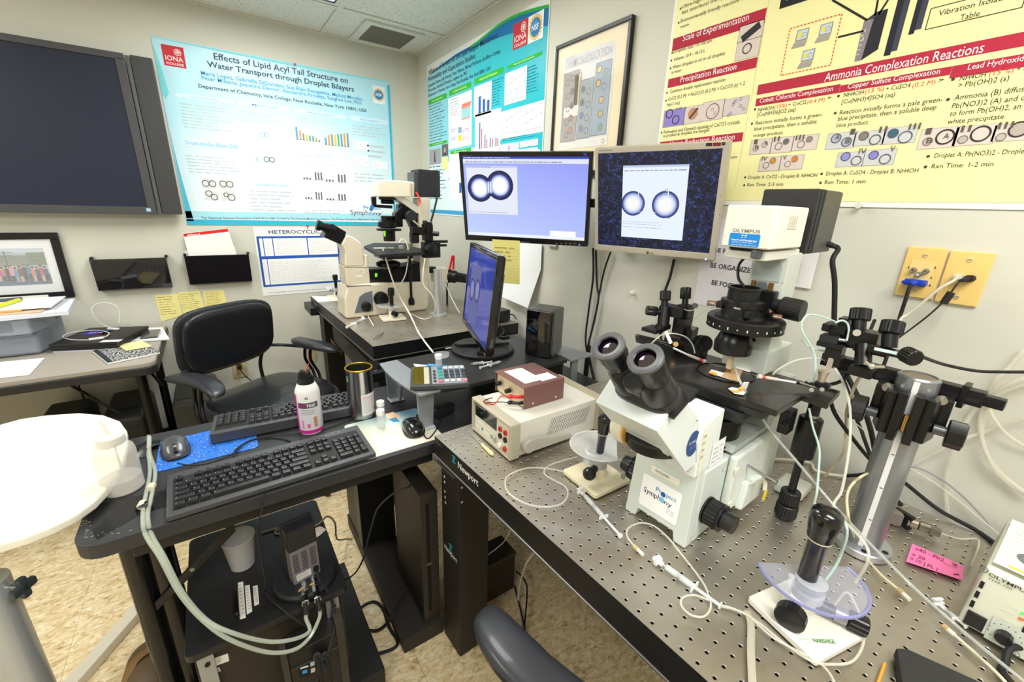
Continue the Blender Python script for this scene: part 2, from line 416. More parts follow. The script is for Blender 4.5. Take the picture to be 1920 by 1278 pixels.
B(mat=mat('5c5d60',.4)).box2((x1 + .002,yt + .016,z0 + .002),(-.654,yt + .045,z1 - .002),bev=.002).obj('speaker_trim',t)
B(mat=mat('9fc4e4',.4)).box2((x1 - .04,yt - .0012,z0 + .014),(x1 - .022,yt,z0 + .030)).obj('energy_sticker',t)

# --- framed group photo
t = T('framed_photo','black framed group photograph hanging above the printer at the left edge','picture',(-1.35,YW,.89))
yp = YW - .022; A_ = Y(112.7,436.3,yp); Bp = Y(140.6,556.5,yp); zt = (A_.z + Y(0,436,yp).z)/2; zb = Bp.z; xr = Bp.x; xl = xr - .66
f = B(mat=mat('141416',.35)); wd = .03
for q in (((xl,zt - wd),(xr,zt)),((xl,zb),(xr,zb + wd)),((xl,zb + wd),(xl + wd,zt - wd)),((xr - wd,zb + wd),(xr,zt - wd))):
    f.box2((q[0][0],yp,q[0][1]),(q[1][0],YW - .002,q[1][1]),bev=.002,seg=1)
f.obj('frame',t)
B(mat=mat('e4e4e8',.7)).box2((xl + wd,yp + .008,zb + wd),(xr - wd,yp + .012,zt - wd)).obj('mat_board',t)
s = Sheet((0,yp + .008,0),EX,EZ,t)
pa = s.q(79.8,464.6); pb = s.q(95,531.5); px1 = (pa[0] + pb[0])/2 + .004; pz1,pz0 = pa[1],pb[1]; px0 = px1 - .33
s.r(px0,pz0,px1,pz1,INK('b9c3cf'),1); s.r(px0,pz0,px1,pz0 + .05,INK('4f627c'),2); s.r(px0,pz0 + .09,px1,pz0 + .14,INK('7c8277'),2)
s.r(px0 + .01,pz0 + .1,px0 + .12,pz0 + .16,INK('8d97a0'),3); s.r(px1 - .06,pz0 + .09,px1,pz0 + .15,INK('6e7a62'),3)
for xx in (px1 - .2,px1 - .13):
    s.r(xx,pz0 + .07,xx + .003,pz1 - .01,INK('3c3a3a'),4)
    for k in range(2): s.r(xx - .025,pz1 - .02 - k*.014,xx + .028,pz1 - .0175 - k*.014,INK('3c3a3a'),4)
for k in range(3): s.line([(px0,pz1 - .03 - k*.012),(px1,pz1 - .022 - k*.016)],.0012,INK('4a4648'),4)
cols = ['b96a72','2f3340','d98fa3','3b8fb5','7d2f3a','35393f','557a9c','c08a6a','42506b','b05560','2d4a6e','8a5a7c']
for k in range(23):
    xx = px0 + .008 + k*.0139; hh = random.uniform(.05,.066); zz = pz0 + random.uniform(.012,.028)
    s.r(xx,zz,xx + .010,zz + hh*.45,INK(random.choice(['3a3f55','8fa0b5','caa58e','2b2b33'])),5)
    s.r(xx - .002,zz + hh*.42,xx + .012,zz + hh,INK(cols[k % 12]),6); s.ell(xx + .005,zz + hh + .006,.0055,.0065,INK('c69a80'),7,12)
    s.ell(xx + .005,zz + hh + .0095,.0058,.0042,INK(['3a2a22','1c1a1a','6b4a2e'][k % 3]),8,12)
s.done()
B(mat=PAPER).box2((xl + .05,yp - .001,zb + .006),(xr - .09,yp,zb + .02)).obj('caption_strip',t)
B(mat=mat('ffffff',.03,alpha=.12)).box2((xl + wd,yp + .003,zb + wd),(xr - wd,yp + .005,zt - wd)).obj('glass',t)

# --- wall pockets
def pocket(q,label):
    yo = YW - .065; P = [Y(*p,yo) for p in q]
    x0,x1 = (P[0].x + P[3].x)/2,(P[1].x + P[2].x)/2; z1,z0 = (P[0].z + P[1].z)/2,(P[2].z + P[3].z)/2
    t = T('wall_pocket',label,'wall pocket',((x0 + x1)/2,YW,z0),group='black wall pockets')
    sm = mat('1a181b',.07,coat=.5); yi = YW - .035
    B(mat=sm).prism([(x0,yi,z0),(x1,yi,z0),(x1,yi + .004,z0),(x0,yi + .004,z0)],(0,0,.001)).prism([(x0,yo,z1),(x0,yo + .004,z1),(x0,yi + .004,z0),(x0,yi,z0)],(x1 - x0,0,0),bev=.001).obj('front_panel',t)
    B(mat=sm).box2((x0,YW - .005,z0),(x1,YW - .001,z1 - .01)).obj('back_panel',t)
    B(mat=sm).box2((x0,yi,z0 - .003),(x1,YW - .001,z0)).obj('bottom_panel',t)
    for xx in (x0,x1 - .004):
        B(mat=sm).prism([(xx,yo,z1 + .004),(xx,YW - .001,z1 + .004),(xx,YW - .001,z0),(xx,yi,z0)],(.004,0,0)).obj('side_panel',t)
        B(mat=sm).box2((xx - .004,YW - .03,z1 - .004),(xx + .010,YW - .001,z1 + .01),bev=.003).obj('mounting_ear',t)
    return x0,x1,z0,z1
pocket([(165.5,488),(312,481.5),(321.5,537.4),(184,546.8)],'glossy black wall pocket, empty, the left one nearer the framed photo')
k = pocket([(343,480.8),(466,475.7),(474,526),(358,535)],'glossy black wall pocket holding white papers with a red header')
yy = YW - .03
def leaf(name,px,y,m,label,cat='paper',th=.0008,grp=None):
    t = B(mat=m).prism([Y(*q,y) for q in px],(0,th,0)).obj(name); return tag(t,label,cat,grp)
e = T('envelope','white printed sheet with red header stripe sticking out of the right wall pocket','envelope',(-.5,yy,1.12))
P = [Y(*q,yy) for q in ((343,437),(427,428),(441,470),(447,500),(360,505))]
B(mat=PAPER).prism(P,(0,.002,0)).obj('sheet',e)
s = Sheet((0,yy,0),EX,EZ,e); s.P([(343.5,438),(427,428.5),(428.5,434),(345,443.5)],INK('d8231c'),1)
s.TX('universal',352,442,375,439.5,5,INK('ffffff'),1,2); s.done('header_stripe')
for k_,(q,l) in enumerate([(((352,445),(430,437),(446,500),(362,503)),'white sheet just behind the red-headed one in the wall pocket'),(((346,470),(440,462),(452,500),(356,502)),'lowest loose white sheet standing in the right wall pocket')]):
    leaf('paper_sheet',q,yy + .006 + .006*k_,PAPER,l,'paper')

# --- three yellow notes
for k_,(q,l) in enumerate([(((290,553),(332.5,550.5),(343,590),(303,603)),'yellow handwritten note on the wall behind the chair, leftmost of three'),
      (((333,548),(374,544.5),(386,583),(345,591)),'yellow handwritten note on the wall behind the chair, middle of three'),
      (((380,545.5),(419,543),(428,580),(388,585)),'yellow handwritten note on the wall behind the chair, rightmost of three')]):
    t = T('sticky_note',l,'note',Y(*q[0],YW - .002),group='yellow notes on the back wall')
    P = [Y(*p,YW - .002) for p in q]; B(mat=mat('f2e79a',.8)).prism(P,(0,.0008,0)).obj('sheet',t)
    s = Sheet((0,YW - .0022,0),EX,EZ,t); a0 = (P[0].x + .01,P[3].z + .03); s.rows2(P[0].x + .008,P[3].z + .035,P[1].x - .01,P[0].z - .008,8,INK('b7a95a'),1,.25); s.done('handwriting')

# --- heterocyclic poster
t = T('chart_poster','white and blue printed chemistry chart taped up left of the far microscope','poster',(-.1,YW,.9))
s = back_sheet(t,.002)
a0,b1 = s.q(474.4,428.6); a1,b0 = s.q(650,548)
b1 = (b1 + s.q(560,424)[1])/2
b0 = s.q(492.9,554.8)[1]; a0 = s.q(484,490)[0]
B(mat=PAPER).box2((a0,YW - .002,b0),(a1,YW - .0005,b1)).obj('paper',t)
BL = INK('1f55b0'); s.TX('HETEROCYCLIC RINGS',504,438,640,440,7,INK('2a4a86'),1)
xa,za = s.q(479.5,443); xb,zb = s.q(495,538); xe = s.q(650,500)[0]; xa = (xa + xb)/2
s.r(xa,zb,xe,za,BL,1)
xq = s.q(634,480)[0]; zc = s.q(560,483)[1]; zd = s.q(560,480)[1]
def rr_(x0,z0,x1,z1): s.r(x0,z0,x1,z1,INK('f4f4f6'),2); s.rows2(x0 + .01,z0 + .008,x1 - .01,z1 - .012,max(3,int((z1 - z0)/.012)),INK('dcdce0'),3,.3)
c1,c2,c3 = s.q(494,460)[0],s.q(512,460)[0],s.q(577,460)[0]
rr_(xa + .012,zd + .006,c1 - .002,za - .012); rr_(c1 + .003,zd + .006,c2 - .002,za - .012); rr_(c2 + .003,zd + .006,c3 - .003,za - .012); rr_(c3 + .003,zd + .006,xq,za - .012)
rr_(xa + .012,zb + .012,c1 + .006,zd - .012); rr_(c1 + .010,zb + .012,xq,zd - .012)
for i,wd_ in enumerate(['WHAT','YOUR','ROUTE','WILL YOU','TAKE','NEXT?']):
    zz = za - .055 - i*.047; s.text(wd_,xq + .012,zz,.058,.033,INK('c9dcf6'),1,3)
s.rows2(a0 + .03,b0 + .012,a1 - .12,b0 + .022,1,INK('b9b9bd'),1,.5,.05); s.TX('ABO.',617,546,634,545,6,INK('2a4a86'),1)
s.done()

# --- research poster on the back wall
t = T('research_poster','large pale blue research poster on the back wall right of the display','poster',(0,YW,1.24))
s = back_sheet(t,.003); a0,b1 = s.q(285.4,67.3); a1,_ = s.q(735,250); _,b0 = s.q(348.3,421.3); a0 = (a0 + s.q(348.3,421.3)[0])/2
def pale(nt,b):
    b.inputs['Roughness'].default_value = .35; g = nt.nodes.new('ShaderNodeNewGeometry'); mp = nt.nodes.new('ShaderNodeMapping'); mp.inputs['Location'].default_value = (-.03,0,-1.62); mp.inputs['Scale'].default_value = (.85,0,1.25)
    gr = nt.nodes.new('ShaderNodeVectorMath'); gr.operation = 'LENGTH'; r = nt.nodes.new('ShaderNodeValToRGB'); e = r.color_ramp.elements
    e[0].position = .3; e[0].color = lin('f6fbfe'); e[1].position = .78; e[1].color = lin('b4e2f2')
    nt.links.new(g.outputs['Position'],mp.inputs['Vector']); nt.links.new(mp.outputs['Vector'],gr.inputs[0]); nt.links.new(gr.outputs['Value'],r.inputs['Fac']); nt.links.new(r.outputs['Color'],b.inputs['Base Color'])
PALE = nodes_mat('poster_pale_print',pale)
B(mat=PALE).box2((a0,YW - .003,b0),(a1,YW - .001,b1)).obj('paper',t)
TEAL = INK('35b4d8'); DK = INK('24364a'); BLU = INK('3b9fdc'); FAINT = INK('c3cdd3')
W_,H_ = a1 - a0,b1 - b0
s.poly([(a0 + W_*k/20,b1 - H_*(.005 + .012*math.sin(k/20*PI))) for k in range(21)] + [(a1,b1 - .002),(a0,b1 - .002)],INK('8adbe6'),1)
s.r(a1 - .016,b0,a1 - .002,b1 - .02,TEAL,1)
s.poly([(a0,b0),(a0 + W_,b0),(a0 + W_,b0 + .02),(a0,b0 + .03)],TEAL,1); s.r(a0,b0 + .035,a1 - .016,b0 + .072,INK('a8dff0'),1)
s.poly([(a0 + .002,b0 + .02)] + [(a0 + .03*(1 - math.sin(k/10*PI/2)) + .003,b0 + .02 + .6*H_*k/10) for k in range(11)],INK('58c4e2'),1)
s.poly([(a0 + .002,b1 - .25),(a0 + .012,b1 - .27),(a0 + .03,b1 - .24),(a0 + .014,b1 - .1),(a0 + .002,b1 - .03)],INK('7ad6dd'),1)
s.TX('The National Science Foundation (NSF-RUI-CHE 1212967); The Patrick Martin Foundation, The Project Symphony Members: Iona College',377,410,720,414.5,4.2,INK('3a6a86'),1)
s.TX('Effects of Lipid Acyl Tail Structure on',401.4,111,652.4,158,12,INK('4a4a68'),1.3); s.TX('Water Transport through Droplet Bilayers',389,125,663.8,173.4,11,INK('2f4256'),1.3)
s.TX('Maria Lopez, Gabriella DiDomizio, Sue Ellen Evangelista, Melissa Morales,',377,139.6,681,191,7.5,INK('3f9fd6'),1); s.TX('Peter Milianta, Jaqueline Denver, Alessandra Armetta, Sunghee Lee, PhD.',378.5,149,680,199.5,7.5,INK('4a9fce'),1)
s.TX('Department of Chemistry, Iona College, New Rochelle, New York 10801, USA',372.5,163.8,688,213,6.8,DK,1)
def iona(s,u0,v0,u1,v1,l=2):
    a,b = s.q(u0,v0); c,d = s.q(u1,v1); s.r(a,d,c,b,INK('c8303e'),l); w_ = c - a; h_ = b - d
    s.ring(c - w_*.3,b - h_*.28,w_*.17,w_*.03,INK('f6e9ea'),l + 1); s.ring(c - w_*.3,b - h_*.28,w_*.1,w_*.03,INK('f6e9ea'),l + 1)
    s.poly([(c - w_*.3 + w_*.09*math.cos(k*PI/4)*(1 if k % 2 == 0 else .35),b - h_*.28 + w_*.09*math.sin(k*PI/4)*(1 if k % 2 == 0 else .35)) for k in range(8)],INK('f6e9ea'),l + 2)
    s.text('IONA',a + w_*.1,d + h_*.27,w_*.8,h_*.24,INK('ffffff'),0,l + 1); s.text('COLLEGE',a + w_*.1,d + h_*.08,w_*.8,h_*.11,INK('ffffff'),.5,l + 1)
def nsf(s,a,b,r,l=3):
    for k in range(20):
        x,y = a + r*1.25*math.cos(2*PI*k/20),b + r*1.25*math.sin(2*PI*k/20); s.ell(x,y,r*.15,r*.15,INK('e6b54a'),l,8)
    s.ring(a,b,r*1.12,r*.16,INK('e6b54a'),l); s.ell(a,b,r,r,INK('2f7fc4'),l + 1); s.ell(a - r*.1,b + r*.3,r*.6,r*.45,INK('4a98d6'),l + 2)
    s.text('NSF',a - r*.72,b - r*.3,r*1.44,r*.6,INK('ffffff'),1,l + 3)
iona(s,301,81.8,350,128.9)
c = s.q(710,178); s.r(c[0] - .036,c[1] - .05,c[0] + .04,c[1] + .05,INK('e9f4fa'),1); nsf(s,c[0],c[1],.026)
def head(s,u0,v0,u1,v1,txt,w_=.5):
    a,b = s.q(u0,v0); c,d = s.q(u1,v1); n = 8; r = abs(b - d)/2; y = (b + d)/2; pts = []
    for k in range(n + 1): pts.append((c - r + r*math.sin(PI*k/n),y + r*math.cos(PI*k/n)))
    for k in range(n + 1): pts.append((a + r - r*math.sin(PI*k/n),y - r*math.cos(PI*k/n)))
    s.poly(pts,INK('d3eafa'),2); s.text(txt,(a + c)/2 - (c - a)*w_/2,y - r*.4,(c - a)*w_,r*.9,INK('6fb6e6'),.6,3)
head(s,328,173,440,196,'Introduction'); head(s,446,188,544,210,'Methods'); head(s,552,203,650,224,'Results'); head(s,656,216,728,235,'Discussion')
head(s,340,258,452,284,'Droplet Interface Bilayers (DIB)',.9); head(s,463,342,556,352,'System Studied',.6)
for q in ((336,190,440,250,8),(348,288,452,330,6),(448,205,540,238,4),(466,354,556,398,6),(552,218,646,238,3),(554,284,652,300,2),(556,302,654,314,2),(568,392,656,402,2),(660,232,728,262,4),(664,322,728,345,3),(688,268,728,300,3)):
    s.rows(*q,FAINT,fill=.42)
def pairr(s,u,v,ra,rb,ang,m,wd=.0035,l=3):
    a,b = s.q(u,v); dx,dy = math.cos(ang),math.sin(ang); s.ring(a - dx*ra*.9,b - dy*ra*.9,ra,wd,m,l); s.ring(a + dx*rb*.9,b + dy*rb*.9,rb,wd,m,l)
R4 = [(392,344,.017,.017,0,1),(424.5,345,.017,.017,0,1),(397,366,.016,.016,-.7,1),(428,367,.012,.018,-.5,1)]
for (u,v,ra,rb,an,_) in R4:
    s.R(u - 15,v - 9.5,u + 15,v + 9.5,INK('d9dadc'),2); pairr(s,u,v,ra,rb,an,INK('2d2d33'))
pairr(s,505,299,.015,.015,0,INK('3a3a40')); pairr(s,482,299,.014,.014,0,INK('a9cfe6'),.003); pairr(s,496,253,.013,.013,0,INK('8fbfe0'),.003)
oc = [INK('5f97cf'),INK('e59a4a'),INK('8a8f9a'),INK('e8bf52'),INK('5fae62')]
s.chart(552,236,602,266,[.95,.7,.5,.48,.42,.4,.3,.15],oc,FAINT,3); s.chart(606,244,656,276,[.5,.7,.8,.8,.85,.88,.95,1],oc,FAINT,3)
for q in ((566,318,606,338),(608,322,650,342),(570,356,606,374),(610,360,650,376)):
    s.chart(*q,[.2,.25,.2,0,.85,.8,.85],[INK('6a6a70')],FAINT,3); s.rows(q[0],q[3] + 1,q[2],q[3] + 8,3,FAINT,fill=.3)
for q in ((662,262,692,284),(662,290,692,312),(696,300,726,318)): s.R(*q,INK('f3f7fa'),2); s.rows(*q,4,FAINT,3,.2)
def symphony(s,u0,v0,u1,v1,h,l=3):
    a,b = s.q(u0,v0); c,_ = s.q(u1,v1); _,t2 = s.q(u0,v0 - h); w_ = c - a; h_ = t2 - b
    s.text('Symph',a,b,w_*.56,h_,INK('2d3c6a'),.4,l); s.ell(a + w_*.64,b + h_*.25,w_*.065,w_*.065,INK('8ccbea'),l,16); s.text('ny',a + w_*.72,b,w_*.28,h_*.75,INK('2d3c6a'),.4,l)
    s.text('Pr',a + w_*.42,b + h_*1.15,w_*.17,h_*.8,INK('4a8fc4'),.4,l); s.ell(a + w_*.66,b + h_*1.25,w_*.062,w_*.062,INK('2a6fc0'),l + 1,16); s.text('ject',a + w_*.74,b + h_*1.15,w_*.24,h_*.7,INK('5aa0cc'),.3,l)
symphony(s,657,402,716,402,9)
s.done()
for q in ((552,121),(576,424)):
    o = Y(*q,YW - .004); k_ = B(mat=mat('c23038',.4)).cyl(o,o + V3((0,-.012,0)),.004,.006,10).obj('push_pin'); tag(k_,'small red push pin at the %s edge of the pale blue research poster' % ('top' if q[1] < 200 else 'bottom'),'pin')

# --- low outlets on the back wall
TAN = mat('cbb38a',.5)
def plate(name,u,v,w_,h_,label,y=YW):
    c = Y(u,v,y); t = T(name,label,'outlet',c); B(mat=TAN).box((c.x,y - .004,c.z),(w_,.006,h_),bev=.002).obj('cover_plate',t); return t,c
t,c = plate('wall_outlet',449,690,.075,.115,'tan wall outlet low behind the chair with a black plug in it')
B(mat=BLK).cyl((c.x,YW - .008,c.z + .02),(c.x,YW - .045,c.z + .015),.015,.012).obj('plug',t)
k_ = B(mat=BLK).tube([(c.x,YW - .045,c.z + .012),(c.x + .02,YW - .06,c.z - .03),(c.x + .07,YW - .05,c.z - .10),(c.x + .14,YW - .04,c.z - .16),(c.x + .2,YW - .05,.02)],.0032).obj('wall_cable'); tag(k_,'thin black power cord falling from the tan outlet behind the chair','cord')
plate('blank_plate',581,663,.07,.115,'tan cover plate low on the back wall beside the far table leg')
# ================================================================== RIGHT WALL
# --- teal poster (zoomed reading frame k -> px)
t = T('research_poster','turquoise and green research poster on the right wall by the room corner','poster',(XW,1.6,1.25))
k = lambda x,y: (780 + x/3.994,y/3.994)
s = right_sheet(t,.003)
a0 = (s.q(800,124.5)[0] + s.q(807.5,401)[0])/2; b0 = s.q(807.5,401)[1]; b1 = s.q(800,124)[1]; a1 = (s.q(1031,3)[0] + s.q(1019,270)[0])/2
B(mat=mat('eef2f0',.35)).box2((XW - .003,-a1,b0),(XW - .001,-a0,b1)).obj('paper',t)
def tealn(nt,b):
    b.inputs['Roughness'].default_value = .3; g = nt.nodes.new('ShaderNodeNewGeometry'); sx = nt.nodes.new('ShaderNodeSeparateXYZ'); r = nt.nodes.new('ShaderNodeValToRGB'); mr = nt.nodes.new('ShaderNodeMapRange')
    mr.inputs[1].default_value = 2.0; mr.inputs[2].default_value = .9; e = r.color_ramp.elements; e[0].color = lin('9fdcea'); e[1].color = lin('14b4c6'); x = e.new(.5); x.color = lin('3cc4d4')
    nt.links.new(g.outputs['Position'],sx.inputs[0]); nt.links.new(sx.outputs['Y'],mr.inputs[0]); nt.links.new(mr.outputs[0],r.inputs[0]); nt.links.new(r.outputs[0],b.inputs['Base Color'])
TE = nodes_mat('poster_teal_print',tealn)
W_ = a1 - a0; H_ = b1 - b0
wave = [s.q(*k(*p)) for p in ((85,582),(140,530),(190,487),(300,405),(400,350),(470,300),(560,225),(630,172),(700,130),(780,92),(850,70),(920,50),(998,32))]
wave[0] = (a0,wave[0][1]); wave[-1] = (a1 - .006,wave[-1][1])
s.poly([(a0 + .003,b0 + .03)] + wave + [(a1 - .006,b0 + .03)],TE,1)
lo = [s.q(*k(*p)) for p in ((998,190),(850,215),(700,255),(620,282),(560,305),(470,345),(300,425),(190,500),(120,555))]
s.poly(wave + [(a1 - .006,lo[0][1])] + lo[1:],INK('1272b4'),2)
gl = wave[4:]; s.poly(gl + [(x,y - .012) for x,y in gl[::-1]],INK('28b34a'),3)
s.r(a0 + .003,b0 + .008,a1 - .006,b0 + .03,INK('3aa0d4'),2)
lowr = s.q(*k(100,1060)); s.r(a0 + .006,b0 + .032,a1 - .02,s.q(*k(437,1140))[1] - .03,INK('dff1f4'),2)
TI = INK('183a58')
for tx,x0,y0,x1,y1,h,bo in [('Influence of Solvent on the Lipid Bilayer Membrane:',97,560,620,262,36,.3),('Permeability and Capacitance Studies',95,612,445,422,34,.3),
    ('Jacqueline Denver, Julie Vivenzio, Peter Milianta, Michael McGlone, Geoffrey Cawley,',95,655,635,370,24,0),('Maria Lopez, Gabriella DiDomizio, Sunghee Lee, PhD',93,692,385,538,24,0),
    ('Department of Chemistry, Iona College, New Rochelle, New York 10801, USA',95,727,560,492,24,0)]:
    a_,b_ = k(x0,y0); c_,d_ = k(x1,y1); s.TX(tx,a_,b_,c_,d_,h/3.994,TI,bo,5)
iona(s,*k(733,188),*k(838,328),5)
c0 = s.q(*k(845,130)); c1 = s.q(*k(952,280)); s.r(c0[0],c1[1],c1[0],c0[1],INK('eef4f6'),4); nsf(s,(c0[0] + c1[0])/2,(c0[1] + c1[1])/2,(c1[0] - c0[0])*.32,5)
GB = INK('2db52f')
for x0,y0,x1,y1,tx in ((95,752,232,733,'Introduction'),(250,680,415,652,'Lipid Bilayer and Droplet Shape'),(440,592,655,545,'Results and Discussion'),(688,492,945,410,'Results and Discussion'),(100,1078,235,1068,'Methods'),(258,1133,415,1130,'Results')):
    a,b = s.q(*k(x0,y0)); c,d = s.q(*k(x1,y1)); s.r(a,d,c,b,GB,4); hh = b - d; s.text(tx,(a + c)/2 - (c - a)*.3,d + hh*.3,(c - a)*.6,hh*.42,INK('eaf7c8'),.5,5)
WP = INK('eef3f4'); AXC = INK('8b9298')
def panel(x0,y0,x1,y1,l=4): s.R(*k(x0,y0),*k(x1,y1),WP,l)
panel(243,742,418,1085); panel(437,655,565,842); panel(445,862,632,1130); panel(668,555,825,742); panel(640,838,955,985); panel(630,1085,770,1135); panel(780,1060,915,1085); panel(250,1140,620,1500,3); panel(640,1140,900,1400,3)
for q in ((98,790,232,1040,13),(100,1240,232,1500,10)): s.rows(*k(q[0],q[1]),*k(q[2],q[3]),q[4],INK('3f7f96'),4,.3)
s.rows(*k(575,600),*k(650,780),10,INK('12708c'),4,.3); s.rows(*k(835,500),*k(920,680),9,INK('12708c'),4,.3); s.rows(*k(255,745),*k(330,855),7,INK('9aa2a8'),5,.25); s.rows(*k(650,1035),*k(915,1020),2,INK('1a7f96'),4,.4)
C1,C2 = INK('1f5fae'),INK('d8404a')
s.chart(*k(465,720),*k(560,825),[.95,.72,.6],[C1],AXC,5); s.rows(*k(445,665),*k(550,712),3,INK('b7bcc0'),5,.15)
s.chart(*k(475,910),*k(622,1090),[.95,.72,0,.48,.3,0,.33,.28,0,.3,.25],[C1,C2,C1],AXC,5)
s.chart(*k(320,1360),*k(480,1440),[.9,.8,0,.7,.5],[C1,C2,C1],AXC,5)
for q in ((680,560,822,720),(650,850,785,980),(795,790,945,950)):
    a,b = s.q(*k(q[0],q[1])); c,d = s.q(*k(q[2],q[3])); s.r(a,d,c,d + .0018,AXC,5); s.r(a,d,a + .0018,b,AXC,5)
    for z_,cc in ((.55,C2),(.2,INK('5a6f9a'))):
        P = [(a + (c - a)*x,d + (b - d)*(z_ + .35*x)) for x in (.08,.25,.5,.95)]; s.line(P,.0012,cc,5)
        for x,y in P: s.ell(x,y,.0028,.0028,cc,6,8)
x0,y0 = s.q(*k(343,800)); x1_,y1_ = s.q(*k(410,880)); s.r(x0,y1_,x1_,y0,INK('9ad2d8'),5); s.r(x0,y0 - .012,x1_,y0,INK('ef8f7f'),6); s.r(x0,y1_,x1_,y1_ + .006,INK('ef8f7f'),6)
s.poly([(x0,y0),(x1_,y0),(x1_ + .012,y0 + .012),(x0 + .012,y0 + .012)],INK('e77a6a'),6)
for yy_,cc in ((975,'8aa6cc'),(1035,'e0d24a')): s.R(*k(318,yy_ - 20),*k(345,yy_ + 18),INK(cc),5); s.rows(*k(262,yy_ - 10),*k(312,yy_ + 10),2,INK('4a5a9a'),5,.3); s.rows(*k(352,yy_ - 12),*k(405,yy_ + 6),2,C2,5,.3)
s.R(*k(102,1125),*k(187,1225),INK('a6a2a8'),5); s.R(*k(195,1085),*k(242,1165),INK('6a6466'),5); s.R(*k(195,1178),*k(242,1265),INK('e6e69a'),5)
a,b = s.q(*k(143,1175)); s.poly([(a - .012,b - .03),(a + .012,b - .03),(a + .004,b + .035),(a - .004,b + .035)],INK('3c3a44'),6)
a,b = s.q(*k(218,1125)); s.ell(a,b,.01,.014,INK('c9b3a6'),6); s.r(a - .012,b - .026,a + .012,b - .014,INK('22222a'),6)
a,b = s.q(*k(698,1108)); s.ell(a,b,.014,.014,INK('b9a8d6'),6)
for dx in (-.006,.006):
    a,b = s.q(*k(250,1340)); s.ring(a + dx,b,.008,.0015,INK('8c96c8'),6)
s.done()

# --- framed print
k = lambda x,y: (780 + x/3.994,y/3.994)
t = T('framed_print','black framed journal cover print with cream mat on the right wall','picture',(XW,.65,1.6))
xf = XW - .02; A_ = X(1041,87.5,xf); Bb = X(1183,26,xf); Cc = X(1032,281.7,xf); y1 = (A_.y + Cc.y)/2; y0 = (Bb.y + X(1163.5,272,xf).y)/2; zt = (A_.z + Bb.z)/2; zb = zt - .485; wd = .014
f = B(mat=mat('121212',.35))
for q in (((y0,zt - wd),(y1,zt)),((y0,zb),(y1,zb + wd)),((y0,zb + wd),(y0 + wd,zt - wd)),((y1 - wd,zb + wd),(y1,zt - wd))): f.box2((xf,q[0][0],q[0][1]),(XW - .001,q[1][0],q[1][1]),bev=.0015,seg=1)
f.obj('frame',t)
B(mat=mat('ecd8b0',.7)).box2((xf + .008,y0 + wd,zb + wd),(xf + .012,y1 - wd,zt - wd)).obj('mat_board',t)
s = Sheet((xf + .008,0,0),EYn,EZ,t)
A_ = s.q(*k(1105,445)); Bb = s.q(*k(1440,1080)); Cc = s.q(*k(1495,292)); ax,bx = A_[0],(Bb[0] + Cc[0])/2; bt = (A_[1] + Cc[1])/2; bb = Bb[1]
s.r(ax,bb,bx,bt,INK('d4d4d6'),1); s.r(ax,bb,bx,bb + .03,INK('e4e0da'),2)
s.TX('CHEMICALEDUCATION',*k(1122,522),*k(1470,405),15,INK('9a9ab4'),.3,4); s.rows(*k(1300,400),*k(1470,335),1,INK('8a8a90'),3,.3)
s.TX('JOURNAL OF',*k(1122,455),*k(1200,420),4,INK('9a9ab4'),0,4)
a,b = s.q(*k(1310,790)); s.ring(a,b,.085,.004,INK('aab0bc'),3); a,b = s.q(*k(1180,760)); s.ell(a,b,.05,.06,INK('d9cdb2'),2)
for q,cc in (((1115,560,1190,1050),'9c918c'),((1232,610,1300,1025),'8f9aa4'),((1355,480,1420,1000),'8a9cb2'),((1196,560,1222,800),'d8bf6e')):
    a,b = s.q(*k(q[0],q[1])); c,d = s.q(*k(q[2],q[3])); s.r(a - .002,d - .002,c + .002,b + .002,INK('5a5c62'),4); s.r(a,d,c,b,INK(cc),5)
s.R(*k(1112,810),*k(1215,862),INK('dcd8d0'),6)
for x,y,cc,fl_ in [(1180,585,'8a7a70',0),(1140,622,'8a8076',0),(1175,685,'6a5e58',1),(1143,722,'8a8076',0),(1170,790,'6f645c',1),(1140,815,'8a8076',0),(1160,885,'a8734a',1),(1130,918,'8a8076',0),(1155,975,'c87838',1),(1128,1012,'9a8e86',0),
    (1255,670,'55575c',1),(1297,682,'6a7078',0),(1247,768,'4a4e54',1),(1290,782,'6a7078',0),(1242,865,'5a74b4',1),(1280,882,'6a7078',0),(1237,962,'5a6ab0',1),(1275,978,'4a5058',0),
    (1378,520,'d8cc5a',1),(1427,538,'8a96a8',0),(1370,625,'dcae3c',1),(1412,648,'7a889a',0),(1389,748,'e0a830',1),(1384,852,'b8a83c',1),(1380,952,'4f9a76',1)]:
    a,b = s.q(*k(x,y)); s.ring(a,b,.0125 if fl_ else .012,.0022,INK('4a4c52'),7)
    if fl_: s.ell(a,b,.009,.0095,INK(cc),6,16)
s.rows(*k(1085,1100),*k(1175,1085),2,INK('9a9aa0'),3,.35); s.rows(*k(1290,1060),*k(1380,1048),2,INK('9a9aa0'),3,.35); a,b = s.q(*k(1400,1055)); s.ring(a,b,.008,.002,INK('6a6a70'),3)
s.done()
B(mat=mat('ffffff',.02,alpha=.10)).box2((xf + .003,y0 + wd,zb + wd),(xf + .005,y1 - wd,zt - wd)).obj('glass',t)

